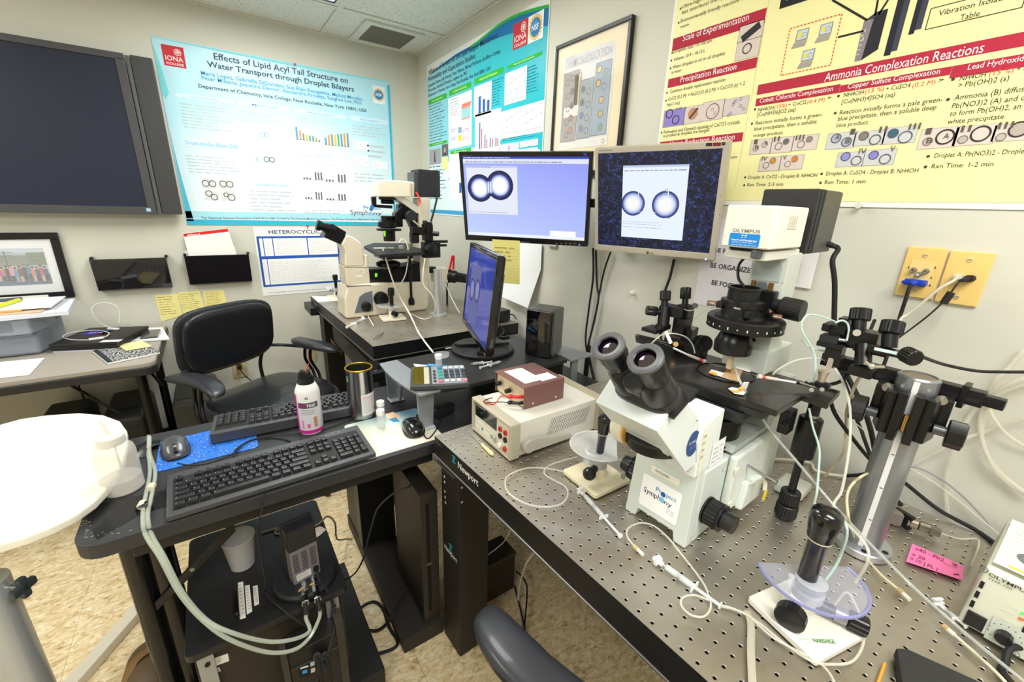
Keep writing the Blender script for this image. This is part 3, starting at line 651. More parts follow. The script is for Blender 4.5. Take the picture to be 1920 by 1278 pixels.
# --- large yellow poster
k = lambda x,y: (1220 + x/2.743,y/2.743)
t = T('research_poster','very large yellow and red chemistry poster filling the right wall','poster',(XW,-.4,1.36))
s = right_sheet(t,.003)
a0 = (s.q(1263,0)[0] + s.q(1236,266)[0])/2; a1 = -(-.60) + .25; b0 = s.q(1400,384.5)[1]; b1 = 2.27
B(mat=mat('f0efe6',.4)).box2((XW - .003,-a1,b0),(XW - .001,-a0,b1)).obj('paper',t)
YP = mat('f1ecae',.45); s.r(a0 + .008,b0 + .012,a1 - .008,b1 - .008,YP,1)
RD = INK('b32440'); dk = INK('3c3a2c'); rd = INK('d8564a')
def bar(x0,y0,x1,y1,ext=None):
    a,b = s.q(*k(x0,y0)); c,d = s.q(*k(x1,y1)); c = ext or c; s.r(a,d,c,b,RD,2)
bar(118,200,585,118); bar(93,408,543,348); bar(50,730,470,726)
bar(555,437,1920,238,a1 - .03); bar(545,508,968,478); bar(978,440,1540,385); bar(1555,340,1920,345,a1 - .03)
a,b = s.q(*k(590,100)); s.r(a,b0 + .05,a + .0015,b1 - .05,INK('d8d09a'),2)
wt = INK('f6eef0')
for tx,x0,y0,x1,y1,h,m,bo in [
    ('Scale of Experimentation',165,213,503,112,32,wt,.2),('Precipitation Reaction',153,425,440,357,29,wt,.2),('Union Reduction Reaction',98,752,432,718,26,wt,.2),
    ('Ammonia Complexation Reactions',893,420,1705,280,42,wt,.2),('Cobalt Chloride Complexation',560,530,935,475,22,wt,.2),('Copper Sulfate Complexation',1012,458,1485,385,25,wt,.2),('Lead Hydroxide Complexation',1630,360,2290,230,28,wt,.2),
    ('Vibration Isolation',1478,84,1870,-2,28,dk,0),('Table',1588,106,1690,84,28,dk,0),
    ('Ultra-high surface to volume,',162,45,480,-70,18,dk,0),('fast interfacial transport across droplets',160,75,600,-30,18,dk,0),('Environmentally friendly reactions with little',155,118,560,-12,18,dk,0),('waste.',153,146,200,130,14,dk,0),
    ('Droplets Size: 10-100 \u00b5m',120,275,315,215,17,dk,0),('Volume: 10-9 - 10-12 L',118,315,280,268,17,dk,0),('Water droplets in oil or oil droplets',112,355,382,282,17,dk,0),('in water.',108,380,162,364,15,dk,0),
    ('Common double replacement reaction',100,480,385,415,17,dk,0),('CaCl2 (0.2 M) + Na2CO3 (0.2 M) > CaCO3 (s) + 2',90,518,485,432,17,dk,0),('NaCl (aq)',85,547,150,532,15,dk,0),
    ('Formation and Ostwald ripening of CaCO3 crystals',68,688,460,622,17,dk,0),('as product as droplets are merged',65,706,303,665,16,dk,0),('color',408,815,447,810,14,dk,0),
    ('NH4OH',552,575,632,560,19,dk,0),('(15%)',636,560,700,550,19,rd,0),('+ CoCl2',708,548,800,536,19,dk,0),('(0.4 M)',806,534,895,520,19,rd,0),('>',908,512,930,508,16,dk,1),
    ('[Co(NH3)6]Cl2 (aq)',548,600,745,570,19,dk,0),('Reaction initially forms a green-',540,642,882,600,19,dk,0),('blue precipitate, then a soluble',533,672,853,636,19,dk,0),('orange product.',527,705,682,688,17,dk,0),
    ('NH4OH',992,500,1095,482,22,dk,0),('(15 %)',1102,482,1198,468,22,rd,0),('+ CuSO4',1208,468,1335,448,22,dk,0),('(0.2 M)',1345,450,1465,428,22,rd,0),('>',1480,424,1508,418,20,dk,1),
    ('[Cu(NH3)4]SO4 (aq)',982,535,1255,500,21,dk,0),('Reaction initially forms a pale green-',972,590,1500,522,22,dk,0),('blue precipitate, then a soluble deep',962,622,1467,566,22,dk,0),('blue product.',955,655,1122,640,20,dk,0),
    ('NH4OH',1588,416,1722,394,26,dk,0),('(15 %)',1738,392,1866,370,26,rd,0),('+ Pb',1880,368,1960,350,26,dk,0),('> Pb(OH)2 (s)',1578,452,1840,418,26,dk,0),
    ('Ammonia (B) diffuses into',1560,516,2060,455,27,dk,0),('Pb(NO3)2 (A) and causes',1548,558,2030,505,26,dk,0),('to form Pb(OH)2, an insoluble',1537,598,2090,545,26,dk,0),('white precipitate.',1526,638,1822,615,24,dk,0),
    ('Droplet A: CoCl2 - Droplet B: NH4OH',502,920,857,905,17,dk,0),('Rxn Time: 2-3 min',497,958,681,955,17,dk,0),('Droplet A: CuSO4 - Droplet B: NH4OH',902,902,1375,886,20,dk,0),('Rxn Time: 1 min',895,946,1104,942,20,dk,0),
    ('Droplet A: Pb(NO3)2 - Droplet B: NH4OH',1458,812,2140,782,24,dk,0),('Rxn Time: 1-2 min',1443,866,1760,858,23,dk,0)]:
    s.TX(tx,*k(x0,y0),*k(x1,y1),h/2.743,m,bo,3)
for x,y in ((155,45),(145,118),(112,272),(108,312),(103,352),(85,478),(80,518),(57,682),(537,562),(522,636),(967,494),(950,582),(1556,408),(1530,512),(487,912),(482,952),(880,894),(874,940),(1428,804),(1414,858)):
    a,b = s.q(*k(x,y)); s.ell(a,b,.003,.003,dk,3,8)
PK = INK('d8cac4')
def drop(x,y,r,m=None,dark='5a5458',l=4,wd=.0022):
    a,b = s.q(*k(x,y)); r *= 1650*abs(s.q(*k(x,y + 1))[1] - b)
    wd = min(wd,r*.2)
    if m: s.ell(a,b,r,r,INK(m),l)
    s.ring(a,b,r,wd,INK(dark),l + 1)
def pic(x0,y0,x1,y1,m=PK): s.R(*k(x0 - 3,y0 - 3),*k(x1 + 3,y1 + 3),INK('b8aca0'),2); s.R(*k(x0,y0),*k(x1,y1),m,3)
LB = INK('5a564e')
pic(463,140,570,185); pic(450,222,552,285); drop(497,250,.016,None,'26262a',wd=.005); a,b = s.q(*k(470,205)); c,d = s.q(*k(565,125)); s.line([(a,b),(c,d)],.018,INK('2a2a30'),4)
pic(75,572,168,640,INK('8e82cc')); drop(98,585,.014,None,'20204a',wd=.004); drop(130,616,.014,None,'20204a',wd=.004); s.TX('CaCl2',*k(132,565),*k(160,560),4,LB,.3,5)
pic(182,555,262,625); drop(218,585,.018,'c08a6a','b08878'); a,b = s.q(*k(200,610)); c,d = s.q(*k(245,555)); s.line([(a,b),(c,d)],.006,INK('5a3428'),6)
pic(276,530,366,608); drop(320,572,.024,'d9c6c4','6a5e60'); drop(318,562,.005); drop(332,582,.005)
pic(384,515,492,580,INK('cfc4c6'))
for x,y in ((430,525),(425,538),(465,510),(464,545),(402,592),(412,583),(440,520),(478,560)): drop(x,y,.005)
for q,ds in [((522,722,612,787),[(542,762,.010,None),(588,742,.010,None)]),((630,712,720,780),[(659,752,.012,None),(698,728,.010,'6a6a68')]),((742,702,850,766),[(774,742,.012,None),(818,716,.010,'8a8878')]),
    ((568,812,658,876),[(594,850,.010,None),(630,826,.010,'d08a3a')]),((676,804,775,868),[(706,843,.010,None),(742,818,.010,'dc7e22')])]:
    pic(*q)
    for d_ in ds: drop(d_[0],d_[1],d_[2],d_[3],'7a7070')
for q,ds in [((918,690,1042,758),[(955,712,.015,'a8b0c4'),(1008,730,.015,'a8b0c4')]),((1055,682,1195,740),[(1097,700,.014,'8a7a70'),(1155,718,.016,None)]),((1208,662,1355,730),[(1248,686,.015,'3a627a'),(1310,705,.019,None)]),
    ((968,788,1085,852),[(1004,805,.014,'8a92d0'),(1058,826,.015,None)]),((1108,775,1245,845),[(1148,798,.014,'8a82d4'),(1206,818,.016,None)])]:
    pic(*q,INK('ccccd0'))
    for d_ in ds: drop(d_[0],d_[1],d_[2],d_[3],'565c66')
for q,ds in [((1398,668,1560,755),[(1425,728,.013,'b8b0a8'),(1515,704,.024,None)]),((1578,655,1755,738),[(1606,718,.013,'b8b0a8'),(1698,688,.025,None)]),((1775,645,1960,715),[(1802,705,.013,'b8b0a8'),(1895,665,.025,'b4a8a0')])]:
    pic(*q)
    for i_,d_ in enumerate(ds): drop(d_[0],d_[1],d_[2],d_[3],'2e2a30' if i_ else '7a706c',wd=.004 if i_ else .002)
for tx,x,y in [('I',532,742),('II',634,728),('III',746,722),('IV',572,828),('V',680,822),('I',1026,692),('II',1174,682),('III',1326,668),('IV',1070,792),('V',1230,780),('I',1412,692),('II',1594,680),('III',1785,665)]:
    a,b = s.q(*k(x,y)); s.text(tx,a,b,.005*len(tx) + .004,.012,LB,.3,7)
for tx,x,y in [('B',538,768),('A',583,747),('A',949,718),('B',1001,738),('B',1418,736),('A',1504,714)]:
    a,b = s.q(*k(x,y)); s.text(tx,a,b,.009,.010,LB,.3,8)
# workflow drawing at the top
def qk(*p): return [s.q(*k(*x)) for x in p]
A4 = qk((718,148),(985,72),(930,348),(672,388)); pts = [(A4[0][0],A4[0][1]),(A4[1][0],A4[0][1]),(A4[1][0],A4[3][1]),(A4[0][0],A4[3][1])]
for i in range(4):
    (x0,y0),(x1,y1) = pts[i],pts[(i + 1) % 4]; n = 14
    for j in range(n): s.line([(x0 + (x1 - x0)*j/n,y0 + (y1 - y0)*j/n),(x0 + (x1 - x0)*(j + .6)/n,y0 + (y1 - y0)*(j + .6)/n)],.0025,rd,3)
for x,y in ((778,185),(900,155),(808,290)):
    a,b = s.q(*k(x,y)); f = 60/.042*abs(s.q(*k(x,y + 1))[1] - b)*1.05; F = lambda*v: [q*f for q in v]
    g = F(.020,.016,.022,.022); s.r(a - g[0],b - g[1],a + g[2],b + g[3],INK('8a8a92'),3); g = F(.017,.012,.019,.019); s.r(a - g[0],b - g[1],a + g[2],b + g[3],INK('c8d2dc'),4); s.ell(a - .006*f,b + .004*f,.007*f,.008*f,INK('e8dc3a'),5,12); s.ring(a + .008*f,b + .002*f,.008*f,.0012*f,INK('7a848e'),5)
    s.poly([(a - .022*f,b - .018*f),(a + .022*f,b - .018*f),(a + .018*f,b - .036*f),(a - .030*f,b - .036*f)],INK('a29e98'),4)
P = qk((1098,110),(1150,92),(1128,305),(1062,315)); s.poly([(P[0][0],P[0][1]),(P[1][0],P[0][1]),(P[1][0] - .005,P[3][1]),(P[0][0],P[3][1])],INK('8a8088'),3)
s.poly([(P[1][0],P[0][1]),(P[1][0] + .022,P[0][1] + .012),(P[1][0] + .022,P[3][1] + .015),(P[1][0] - .005,P[3][1])],INK('24242c'),3); s.poly([(P[0][0],P[0][1]),(P[0][0] + .02,P[0][1] + .012),(P[1][0] + .022,P[0][1] + .012),(P[1][0],P[0][1])],INK('3a3a44'),3)
for i in range(2): s.r(P[0][0] + .006,P[0][1] - .022 - .016*i,P[1][0] - .010,P[0][1] - .016 - .016*i,INK('e4dfe2'),4)
for i in range(5): s.r(P[0][0] + .006,P[3][1] + .012 + .009*i,P[1][0] - .016,P[3][1] + .0145 + .009*i,INK('cfc8cc'),4)
for x0,x1,y1 in ((1198,1262,290),(1325,1385,180)):
    a,b = s.q(*k(x0,y1)); c = s.q(*k(x1,y1 - 30))[0]; s.r(a,b,c - .008,b1 - .15,INK('1d2030'),3); s.r(c - .008,b + .006,c + .002,b1 - .14,INK('3c3f50'),3)
for p in (((935,0),(1115,105)),((965,192),(1095,160)),((1172,78),(1222,0)),((1155,82),(1170,0))): s.line(qk(*p),.004,INK('1a1a1c'),3)
P = qk((662,48),(705,0),(868,0)); s.poly([P[0],(P[0][0],P[0][1] + .10),(P[0][0] + .16,P[0][1] + .10),(P[0][0] + .16,P[0][1])],INK('1b1b22'),3); s.poly([(P[0][0] + .014,P[0][1] + .014),(P[0][0] + .014,P[0][1] + .09),(P[0][0] + .15,P[0][1] + .09),(P[0][0] + .15,P[0][1] + .014)],INK('c8d2e4'),4)
A4 = qk((1433,50),(1410,156),(1900,60)); a,b = A4[1]; c = A4[2][0]; bt = A4[0][1]
for q in ((a,b,c,b + .0015),(a,bt,c,bt + .0015),(a,b,a + .0015,bt),(c,b,c + .0015,bt)): s.r(*q,dk,3)
s.done()
o = X(1613,385,XW - .004); tag(B(mat=mat('e8e8e2',.2,alpha=.8)).cyl(o,o + V3((-.012,0,0)),.005,.007,12).obj('push_pin'),'clear push pin holding the bottom hem of the yellow poster','pin')

# --- papers and signs on the right wall
t = T('paper_sign','white sign reading BE ORGANIZED, BE FOCUSED behind the main microscope','sign',(XW,-.1,1.3))
s = right_sheet(t,.0022); k = lambda x,y: (1120 + x/4,500 + y/4)
a0 = (s.q(1313,490)[0] + s.q(1300,570)[0])/2; a1 = s.q(1425,545)[0]; b0 = s.q(1300,568)[1]; b1 = b0 + .2159 + .05
B(mat=mat('dcd8e0',.6)).box2((XW - .0022,-a1,b0),(XW - .001,-a0,b1)).obj('paper',t)
s.TX('BE ORGANIZED',1332,501,1416,512,9,INK('26262a'),1.2); s.TX('BE FOCUSED',1334,533,1402,543,9,INK('26262a'),1.2); s.TX('BE POSITIVE',1340,472,1405,475,8,INK('26262a'),1.2); s.done()
t = T('paper_sheet','white handwritten sheet curling off the wall below the black-framed monitor','paper',(XW,.7,1.2))
yq = XW - .012; P = [X(*q,yq) for q in ((946,452),(1016,455),(1014,505),(1000,576),(945,555))]
B(mat=mat('eef0f4',.8)).prism([P[0],P[1],P[2]] + [P[3] + V3((-.035,0,0)),P[4] + V3((-.02,0,0))],(.001,0,0)).obj('sheet',t)
s = Sheet((yq - .002,0,0),EYn,EZ,t)
for y_ in (482,503,530,560): s.rows(955 + 15,y_ - 4,1006,y_,1,INK('c6c6cc'),1,.4)
s.R(972,487,983,491,INK('d8584a'),2); s.done('handwriting')
t = T('sticky_note','large yellow lined note stuck to the bottom edge of the black-framed monitor','note',(.6,.75,1.2))
NOTE_T = t
# white wall plate beside the arm, hook, outlets
c = X(1500,506,XW - .004); t = T('light_switch','white wall switch plate partly hidden behind the microscope arm','switch',c)
B(mat=mat('e9e8e8',.4)).box2((XW - .008,c.y - .034,c.z - .045),(XW - .0005,c.y + .036,c.z + .055),bev=.003).obj('cover_plate',t); B(mat=mat('e6dca8',.4)).box2((XW - .014,c.y + .004,c.z - .03),(XW - .008,c.y + .024,c.z + .03),bev=.002).obj('toggle',t)
c = X(1189,548,XW); tag(B(mat=mat('e6e0c8',.4)).box((XW - .008,c.y,c.z),(.016,.014,.014),bev=.003).cyl((XW - .016,c.y,c.z),(XW - .02,c.y,c.z),.004,m=WHT).obj('cable_clip'),'small cream cable clip on the wall below the silver-framed monitor','clip')
IV = mat('ecc97c',.35)
k = lambda x,y: (1640 + x/6.836,440 + y/6.836)
def pl(q,label):
    P = [X(*k(*p),XW - .004) for p in q]; y1 = (P[0].y + P[3].y)/2; y0 = (P[1].y + P[2].y)/2; z1 = (P[0].z + P[1].z)/2; z0 = (P[2].z + P[3].z)/2
    t = T('wall_plate',label,'wall plate',(XW,(y0 + y1)/2,z0),group='ivory wall plates')
    B(mat=IV).prism([(XW - .0005,y0,z0),(XW - .0005,y1,z0),(XW - .0005,y1,z1),(XW - .0005,y0,z1)],(-.007,0,0),bev=.003).obj('cover_plate',t)
    ym = (y0 + y1)/2
    for zz in (z1 - .016,z0 + .016):
        o = B(mat=mat('e8dcae',.3,.4)).cyl((XW - .007,ym,zz),(XW - .0095,ym,zz),.0042,seg=14).obj('screw',t)
        B(mat=mat('5c5440',.6)).box((XW - .0098,ym,zz),(.0006,.007,.0009)).obj('slot',o)
    return t,y0,y1,z0,z1
t,y0,y1,z0,z1 = pl(((440,140),(960,185),(740,835),(248,765)),'ivory wall plate with three round jacks and a blue video plug')
s = Sheet((XW - .0075,0,0),EYn,EZ,t); ym = (y0 + y1)/2
s.r(-ym - .020,z0 + .03,-ym + .020,z1 - .028,INK('f0d08a'),1)
for a_,b_ in ((-ym - .021,z1 - .045),(-ym + .021,z1 - .04),(-ym - .019,z0 + .036),(-ym + .02,z0 + .046),(-ym + .022,z0 + .03)): s.r(a_ - .001,b_ - .0022,a_ + .001,b_ + .0022,INK('4a3a18'),2)
s.done('printed_insert')
for (x,y),cc in (((505,450),'8a1f1a'),((567,505),'dfe3ea'),((665,465),'6a5a20')):
    p = X(*k(x,y),XW - .008); o = B(mat=STEEL).cyl(p,p + V3((-.004,0,0)),.0062,seg=6).cyl(p + V3((-.004,0,0)),p + V3((-.011,0,0)),.0042,seg=14).obj('jack',t)
    B(mat=mat(cc,.5)).cyl(p + V3((-.0111,0,0)),p + V3((-.0114,0,0)),.0022,seg=10).obj('socket_insert',o)
p = X(*k(530,610),XW - .012); VB = mat('1d3fb8',.4)
t2 = T('video_cable','black video cable with blue plug hanging from the left ivory wall plate','cable',p)
B(mat=VB).box((XW - .016,p.y,p.z),(.016,.036,.013),bev=.002).cyl((XW - .024,p.y,p.z),(XW - .034,p.y + .003,p.z - .004),.008,.005,12).obj('plug',t2)
for d in (-.016,.016): B(mat=VB).knob((XW - .014,p.y + d,p.z),(XW - .034,p.y + d,p.z),.004,8).obj('thumbscrew',t2)
B(mat=RUB).tube([(XW - .03,p.y + .002,p.z - .003),X(*k(440,690),XW - .045),X(*k(390,850),XW - .05),X(*k(330,1030),XW - .05),X(1680,620,XW - .06),X(1655,690,XW - .07)],.0036).obj('lead',t2)
t,y0,y1,z0,z1 = pl(((985,195),(1570,240),(1305,935),(755,845)),'ivory wall plate with a grey network plug and a black round plug')
p = X(*k(1085,535),XW - .008); t2 = T('network_cable','pale grey network cable plugged into the right ivory wall plate','cable',p)
B(mat=mat('d2cec4',.4)).box((XW - .013,p.y,p.z),(.020,.014,.010),bev=.0015).obj('plug',t2)
B(mat=mat('cfcabb',.4)).tube([(XW - .022,p.y,p.z),X(*k(1010,590),XW - .04),X(*k(830,690),XW - .05),X(*k(600,880),XW - .055),X(*k(420,1020),XW - .06),X(*k(330,1090),XW - .07),X(1672,640,XW - .08)],.0028).obj('lead',t2)
p = X(*k(1240,560),XW - .008); t2 = T('adapter_cable','thin black cable with a ferrite block from the right ivory wall plate','cable',p)
B(mat=RUB).cyl((XW - .006,p.y,p.z),(XW - .02,p.y + .003,p.z),.007).cyl((XW - .02,p.y + .003,p.z),(XW - .04,p.y + .009,p.z - .004),.0055,.0035).obj('plug',t2)
B(mat=RUB).tube([(XW - .038,p.y + .008,p.z - .003),X(*k(1050,640),XW - .045),X(*k(930,800),XW - .05),X(*k(740,990),XW - .055),X(*k(500,1180),XW - .06),X(1675,640,XW - .07)],.0017).obj('lead',t2)
a,b = X(*k(880,880),XW - .05),X(*k(985,735),XW - .047); B(mat=RUB).cyl(a,b,.0065,ch=.001).obj('ferrite_block',t2)
for pp in (X(*k(890,790),XW - .0478),): B(mat=BLK).cyl(a + (b - a)*.35,a + (b - a)*.42,.0068).cyl(a + (b - a)*.6,a + (b - a)*.67,.0068).obj('ridge',t2)

# ================================================================== MONITORS
def frame_of(c,yaw,tilt):
    ex = V3((math.cos(yaw),math.sin(yaw),0)); fw = V3((math.sin(yaw),-math.cos(yaw),0)); ey = V3((0,0,1))*math.cos(tilt) - fw*math.sin(tilt); n = ex.cross(ey)
    M = Matrix.Identity(4)
    for i in range(3): M[i][0],M[i][1],M[i][2],M[i][3] = ex[i],ey[i],n[i],c[i]
    return M,ex,ey,n
def monitor(label,c,yaw,tilt,w,h,bz,bm,scr,thick=.035):
    M,ex,ey,n = frame_of(c,yaw,tilt); t = T('monitor',label,'monitor',c)
    f = B(M,bm); wl,wr,wt_,wb = bz
    f.box2((-w/2,h/2 - wt_,-thick),(w/2,h/2,0),bev=.002); f.box2((-w/2,-h/2,-thick),(w/2,-h/2 + wb,0),bev=.002)
    f.box2((-w/2,-h/2 + wb - .003,-thick),(-w/2 + wl,h/2 - wt_ + .003,0),bev=.002); f.box2((w/2 - wr,-h/2 + wb - .003,-thick),(w/2,h/2 - wt_ + .003,0),bev=.002)
    f.obj('bezel',t); B(M,bm).box2((-w/2 + .004,-h/2 + .004,-thick - .006),(w/2 - .004,h/2 - .004,-thick + .002),bev=.003).box((0,0,-thick - .02),(w*.55,h*.6,.034),bev=.008).obj('back_shell',t)
    B(M,scr).box2((-w/2 + wl - .002,-h/2 + wb - .002,-.006),(w/2 - wr + .002,h/2 - wt_ + .002,-.003)).obj('screen',t)
    s = Sheet(V3(c) - n*.003,ex,ey,t,.00012,.0002)
    return t,s,M,ex,ey,n
def E(c,e=1.0):
    m = mat(c,.6,emit=e*.82); m.node_tree.nodes['Principled BSDF'].inputs['Base Color'].default_value = (.01,.01,.012,1); return m
def glow_drop(s,a,b,r,l,cols=((1,'141a5a'),(.93,'1c2070'),(.86,'3a4aa0'),(.8,'8fa0e0'),(.72,'c8d4fa'),(.62,'eef2ff'),(.5,'ffffff')),sx=1):
    for i,(f,c) in enumerate(cols): s.ell(a,b,r*f*sx,r*f,E(c,.9),l + i,40)
M1C = V3((.539,.666,1.423))
t,s,M,ex,ey,n = monitor('black-framed widescreen monitor on the wall showing two joined dark-rimmed droplets',M1C,-.892,-.201,.505,.335,(.014,.014,.016,.022),mat('141416',.3),E('8f9fea',.75))
k = lambda x,y: (840 + x/3.43,250 + y/3.43)
w2,h2 = .505/2 - .014,.335/2
def scrgrad(lo,hi,axis,o):
    def fn(nt,b):
        b.inputs['Roughness'].default_value = .5; g = nt.nodes.new('ShaderNodeNewGeometry'); v = nt.nodes.new('ShaderNodeVectorMath'); v.operation = 'SUBTRACT'; v.inputs[1].default_value = o
        d = nt.nodes.new('ShaderNodeVectorMath'); d.operation = 'DOT_PRODUCT'; d.inputs[1].default_value = axis; mr = nt.nodes.new('ShaderNodeMapRange'); mr.inputs[1].default_value = -.2; mr.inputs[2].default_value = .2
        mx = nt.nodes.new('ShaderNodeMix'); mx.data_type = 'RGBA'; mx.inputs[6].default_value = lin(lo); mx.inputs[7].default_value = lin(hi)
        nt.links.new(g.outputs['Position'],v.inputs[0]); nt.links.new(v.outputs[0],d.inputs[0]); nt.links.new(d.outputs['Value'],mr.inputs[0]); nt.links.new(mr.outputs[0],mx.inputs[0])
        b.inputs['Base Color'].default_value = (0,0,0,1); nt.links.new(mx.outputs[2],b.inputs['Emission Color']); b.inputs['Emission Strength'].default_value = .92
    return fn
s.r(-w2,-h2 + .022,w2,h2 - .016,nodes_mat('screen_desktop_blue',scrgrad('b4c4f4','8a94e8',tuple(ey + ex*.3),tuple(M1C))),1)
s.r(-w2,h2 - .024,w2,h2 - .016,E('2a44b8',.9),2); s.r(-w2,h2 - .040,w2,h2 - .024,E('e8eefc',.9),2); s.rows2(-w2 + .01,h2 - .038,w2*.6,h2 - .032,1,E('7a88b0',.8),3,.5,0); s.rows2(-w2 + .003,h2 - .0225,-w2*.2,h2 - .0175,1,E('e8eefc',.9),3,.5,0)
s.r(-w2,-h2 + .022,w2,-h2 + .034,E('eef3ff',.95),2); a,b = s.q(*k(655,625)); c,d = s.q(*k(820,668)); s.r(a,d,c,b,E('ffffff',.95),3)
a,b = s.q(*k(115,208)); c,d = s.q(*k(450,525)); b = (b + s.q(*k(445,210))[1])/2
s.r(a,d,c,b,E('e6eafa',.95),3); s.r(a,b - .007,c,b,E('d0d8f2',.9),4); s.rows2(a + .003,b - .006,a + .1,b - .002,1,E('5a5a8a',.8),5,.5,0); s.rows2(a + .004,d + .004,c - .02,d + .009,1,E('9aa4c8',.8),5,.4,.3)
c1 = s.q(*k(206,352)); c2 = s.q(*k(333,335)); r1,r2 = abs(s.q(*k(206,262))[1] - c1[1]),abs(s.q(*k(333,238))[1] - c2[1])
for i,(f,cc) in enumerate(((1,'0e1040'),(.92,'181a58'),(.84,'20246a'),(.78,'343c88'),(.75,'4a56a0'),(.72,'6a78bc'),(.69,'8e9cd6'),(.66,'b0bcea'),(.62,'ced8f6'),(.58,'e2e8fc'),(.53,'f2f5ff'),(.47,'ffffff'))):
    s.ell(c1[0],c1[1],r1*f,r1*f,E(cc,.95),6 + i,48); s.ell(c2[0],c2[1],r2*f,r2*f,E(cc,.95),6 + i + .5,48)
mx_ = (c1[0] + c2[0])/2 - .002
for i,(dx,cc) in enumerate(((-.0075,'9fb0e6'),(-.0025,'eef4ff'),(.002,'8ea0dc'),(.0065,'f4f8ff'),(.011,'a9b8ea'))): s.ell(mx_ + dx,c1[1] + .004,.0028,r1*.45,E(cc,.95),20 + i,20)
s.ell(*s.q(*k(540,360)),.0012,.0022,E('ffffff',.9),3,6)
s.done('screen_image','screen_text')
s2 = Sheet(M1C,ex,ey,t,.0002,.0003); s2.TX('SAMSUNG',*k(465,703),*k(523,704),3,mat('8a8a8e',.4),0,1); s2.TX('SyncMaster 2232',*k(88,147),*k(158,146),2.2,mat('6a6a6e',.4),0,1)
for x in (700,728,757,787,815): s2.R(*k(x - 4,706),*k(x + 4,711),mat('b8b8bc',.4),1)
s2.R(*k(840,711),*k(849,719),E('6a8aff',1.5),1); s2.R(*k(872,124),*k(893,143),mat('3a3ab0',.4),1); s2.done('bezel_print','bezel_lettering')
M2C = V3((.668,.169,1.421))
NOISE = None
def scrnoise(nt,b):
    b.inputs['Roughness'].default_value = .5; tc = nt.nodes.new('ShaderNodeTexCoord'); v = nt.nodes.new('ShaderNodeTexVoronoi'); v.inputs['Scale'].default_value = 330
    n1 = nt.nodes.new('ShaderNodeTexNoise'); n1.inputs['Scale'].default_value = 60; n1.inputs['Detail'].default_value = 5
    sp = nt.nodes.new('ShaderNodeSeparateColor'); mu = nt.nodes.new('ShaderNodeMath'); mu.operation = 'MULTIPLY'
    r = nt.nodes.new('ShaderNodeValToRGB'); e = r.color_ramp.elements; e[0].position = .12; e[0].color = lin('090a16'); e[1].position = .72; e[1].color = lin('4a66c0'); x = e.new(.36); x.color = lin('151c40')
    nt.links.new(tc.outputs['Object'],v.inputs['Vector']); nt.links.new(tc.outputs['Object'],n1.inputs['Vector']); nt.links.new(v.outputs['Color'],sp.inputs[0]); nt.links.new(sp.outputs[0],mu.inputs[0]); nt.links.new(n1.outputs['Fac'],mu.inputs[1])
    nt.links.new(mu.outputs[0],r.inputs[0]); b.inputs['Base Color'].default_value = (0,0,0,1); nt.links.new(r.outputs[0],b.inputs['Emission Color']); b.inputs['Emission Strength'].default_value = .75
SN = nodes_mat('screen_static_blue',scrnoise)
SIL = mat('c4bdb0',.35,.25)
t,s,M,ex,ey,n = monitor('silver-framed monitor on the wall showing dark static and two round droplets',M2C,-1.204,-.22,.385,.325,(.011,.016,.017,.020),SIL,SN,.04)
a,b = s.q(*k(1127,205)); c,d = s.q(*k(1508,688)); b = (b + s.q(*k(1550,200))[1])/2; a = (a + s.q(*k(1114,664))[0])/2; c = (c + s.q(*k(1551,200))[0])/2; d = (d + s.q(*k(1114,664))[1])/2
s.r(a,d,c,b,E('e9f3ff',.95),2); s.r(a,b - .006,c,b,E('c4d4f0',.9),3); s.rows2(a + .004,b - .018,c - .004,b - .012,1,E('8a9ab8',.8),3,.5,0)
for y in (578,592,612): s.rows(*k(1125,y - 8),*k(1490,y),1,E('a8bcd8',.8),3,.3,.4)
dc = ((1,'1a2660'),(.96,'24327a'),(.92,'3a4a96'),(.88,'5a6ab4'),(.84,'7c8cca'),(.80,'9aaadc'),(.75,'b8c6ec'),(.70,'d0daf6'),(.64,'e2e9fb'),(.56,'f2f6ff'),(.47,'ffffff'))
c2 = s.q(*k(1398,458)); r2 = abs(s.q(*k(1398,368))[1] - c2[1]); glow_drop(s,c2[0],c2[1],r2,5,dc)
q1 = s.q(*k(1190,450)); r1 = r2*.93
for i,(f,cc) in enumerate(dc):
    pts = [(max(a,q1[0] + r1*f*math.cos(-2*PI*j/40)),q1[1] + r1*f*math.sin(-2*PI*j/40)) for j in range(40)]; s.poly(pts,E(cc,.9),5 + i)
for x,y,r_ in ((1407,365,.0045),(1403,385,.0035),(1372,397,.0025)):
    p = s.q(*k(x,y)); s.ring(*p,r_,.0014,E('3a4aa0',.8),19); s.ell(*p,r_*.7,r_*.7,E('eef4ff',.9),18)
for x0,y0,x1,y1 in ((1225,366,1228,405),(1417,355,1420,400),(1222,502,1262,506),(1300,507,1340,511)): s.R(*k(x0,y0),*k(x1,y1),E('f8fbff',.9),20)
s.R(*k(1395,541),*k(1428,546),E('9ad84a',.9),20); s.done('screen_image','screen_text')
s2 = Sheet(M2C,ex,ey,t,.0002,.0003); s2.TX('FLATRON',*k(975,116),*k(1055,114),2.6,mat('5a5854',.4),.4,1); s2.TX('LG',*k(1298,775),*k(1320,776),3.4,mat('4a4844',.4),.8,1); p = s2.q(*k(1284,766)); s2.ell(*p,.0045,.0045,mat('5a4a48',.4),1,16)
s2.R(*k(1660,62),*k(1698,82),mat('2a2a2a',.4),1); s2.R(*k(1706,60),*k(1754,80),mat('7a2a22',.4),1); s2.R(*k(1762,56),*k(1783,76),mat('3a3a40',.4),1); p = s2.q(*k(1658,808)); s2.ell(*p,.003,.003,E('a8b8ff',2),1,10)
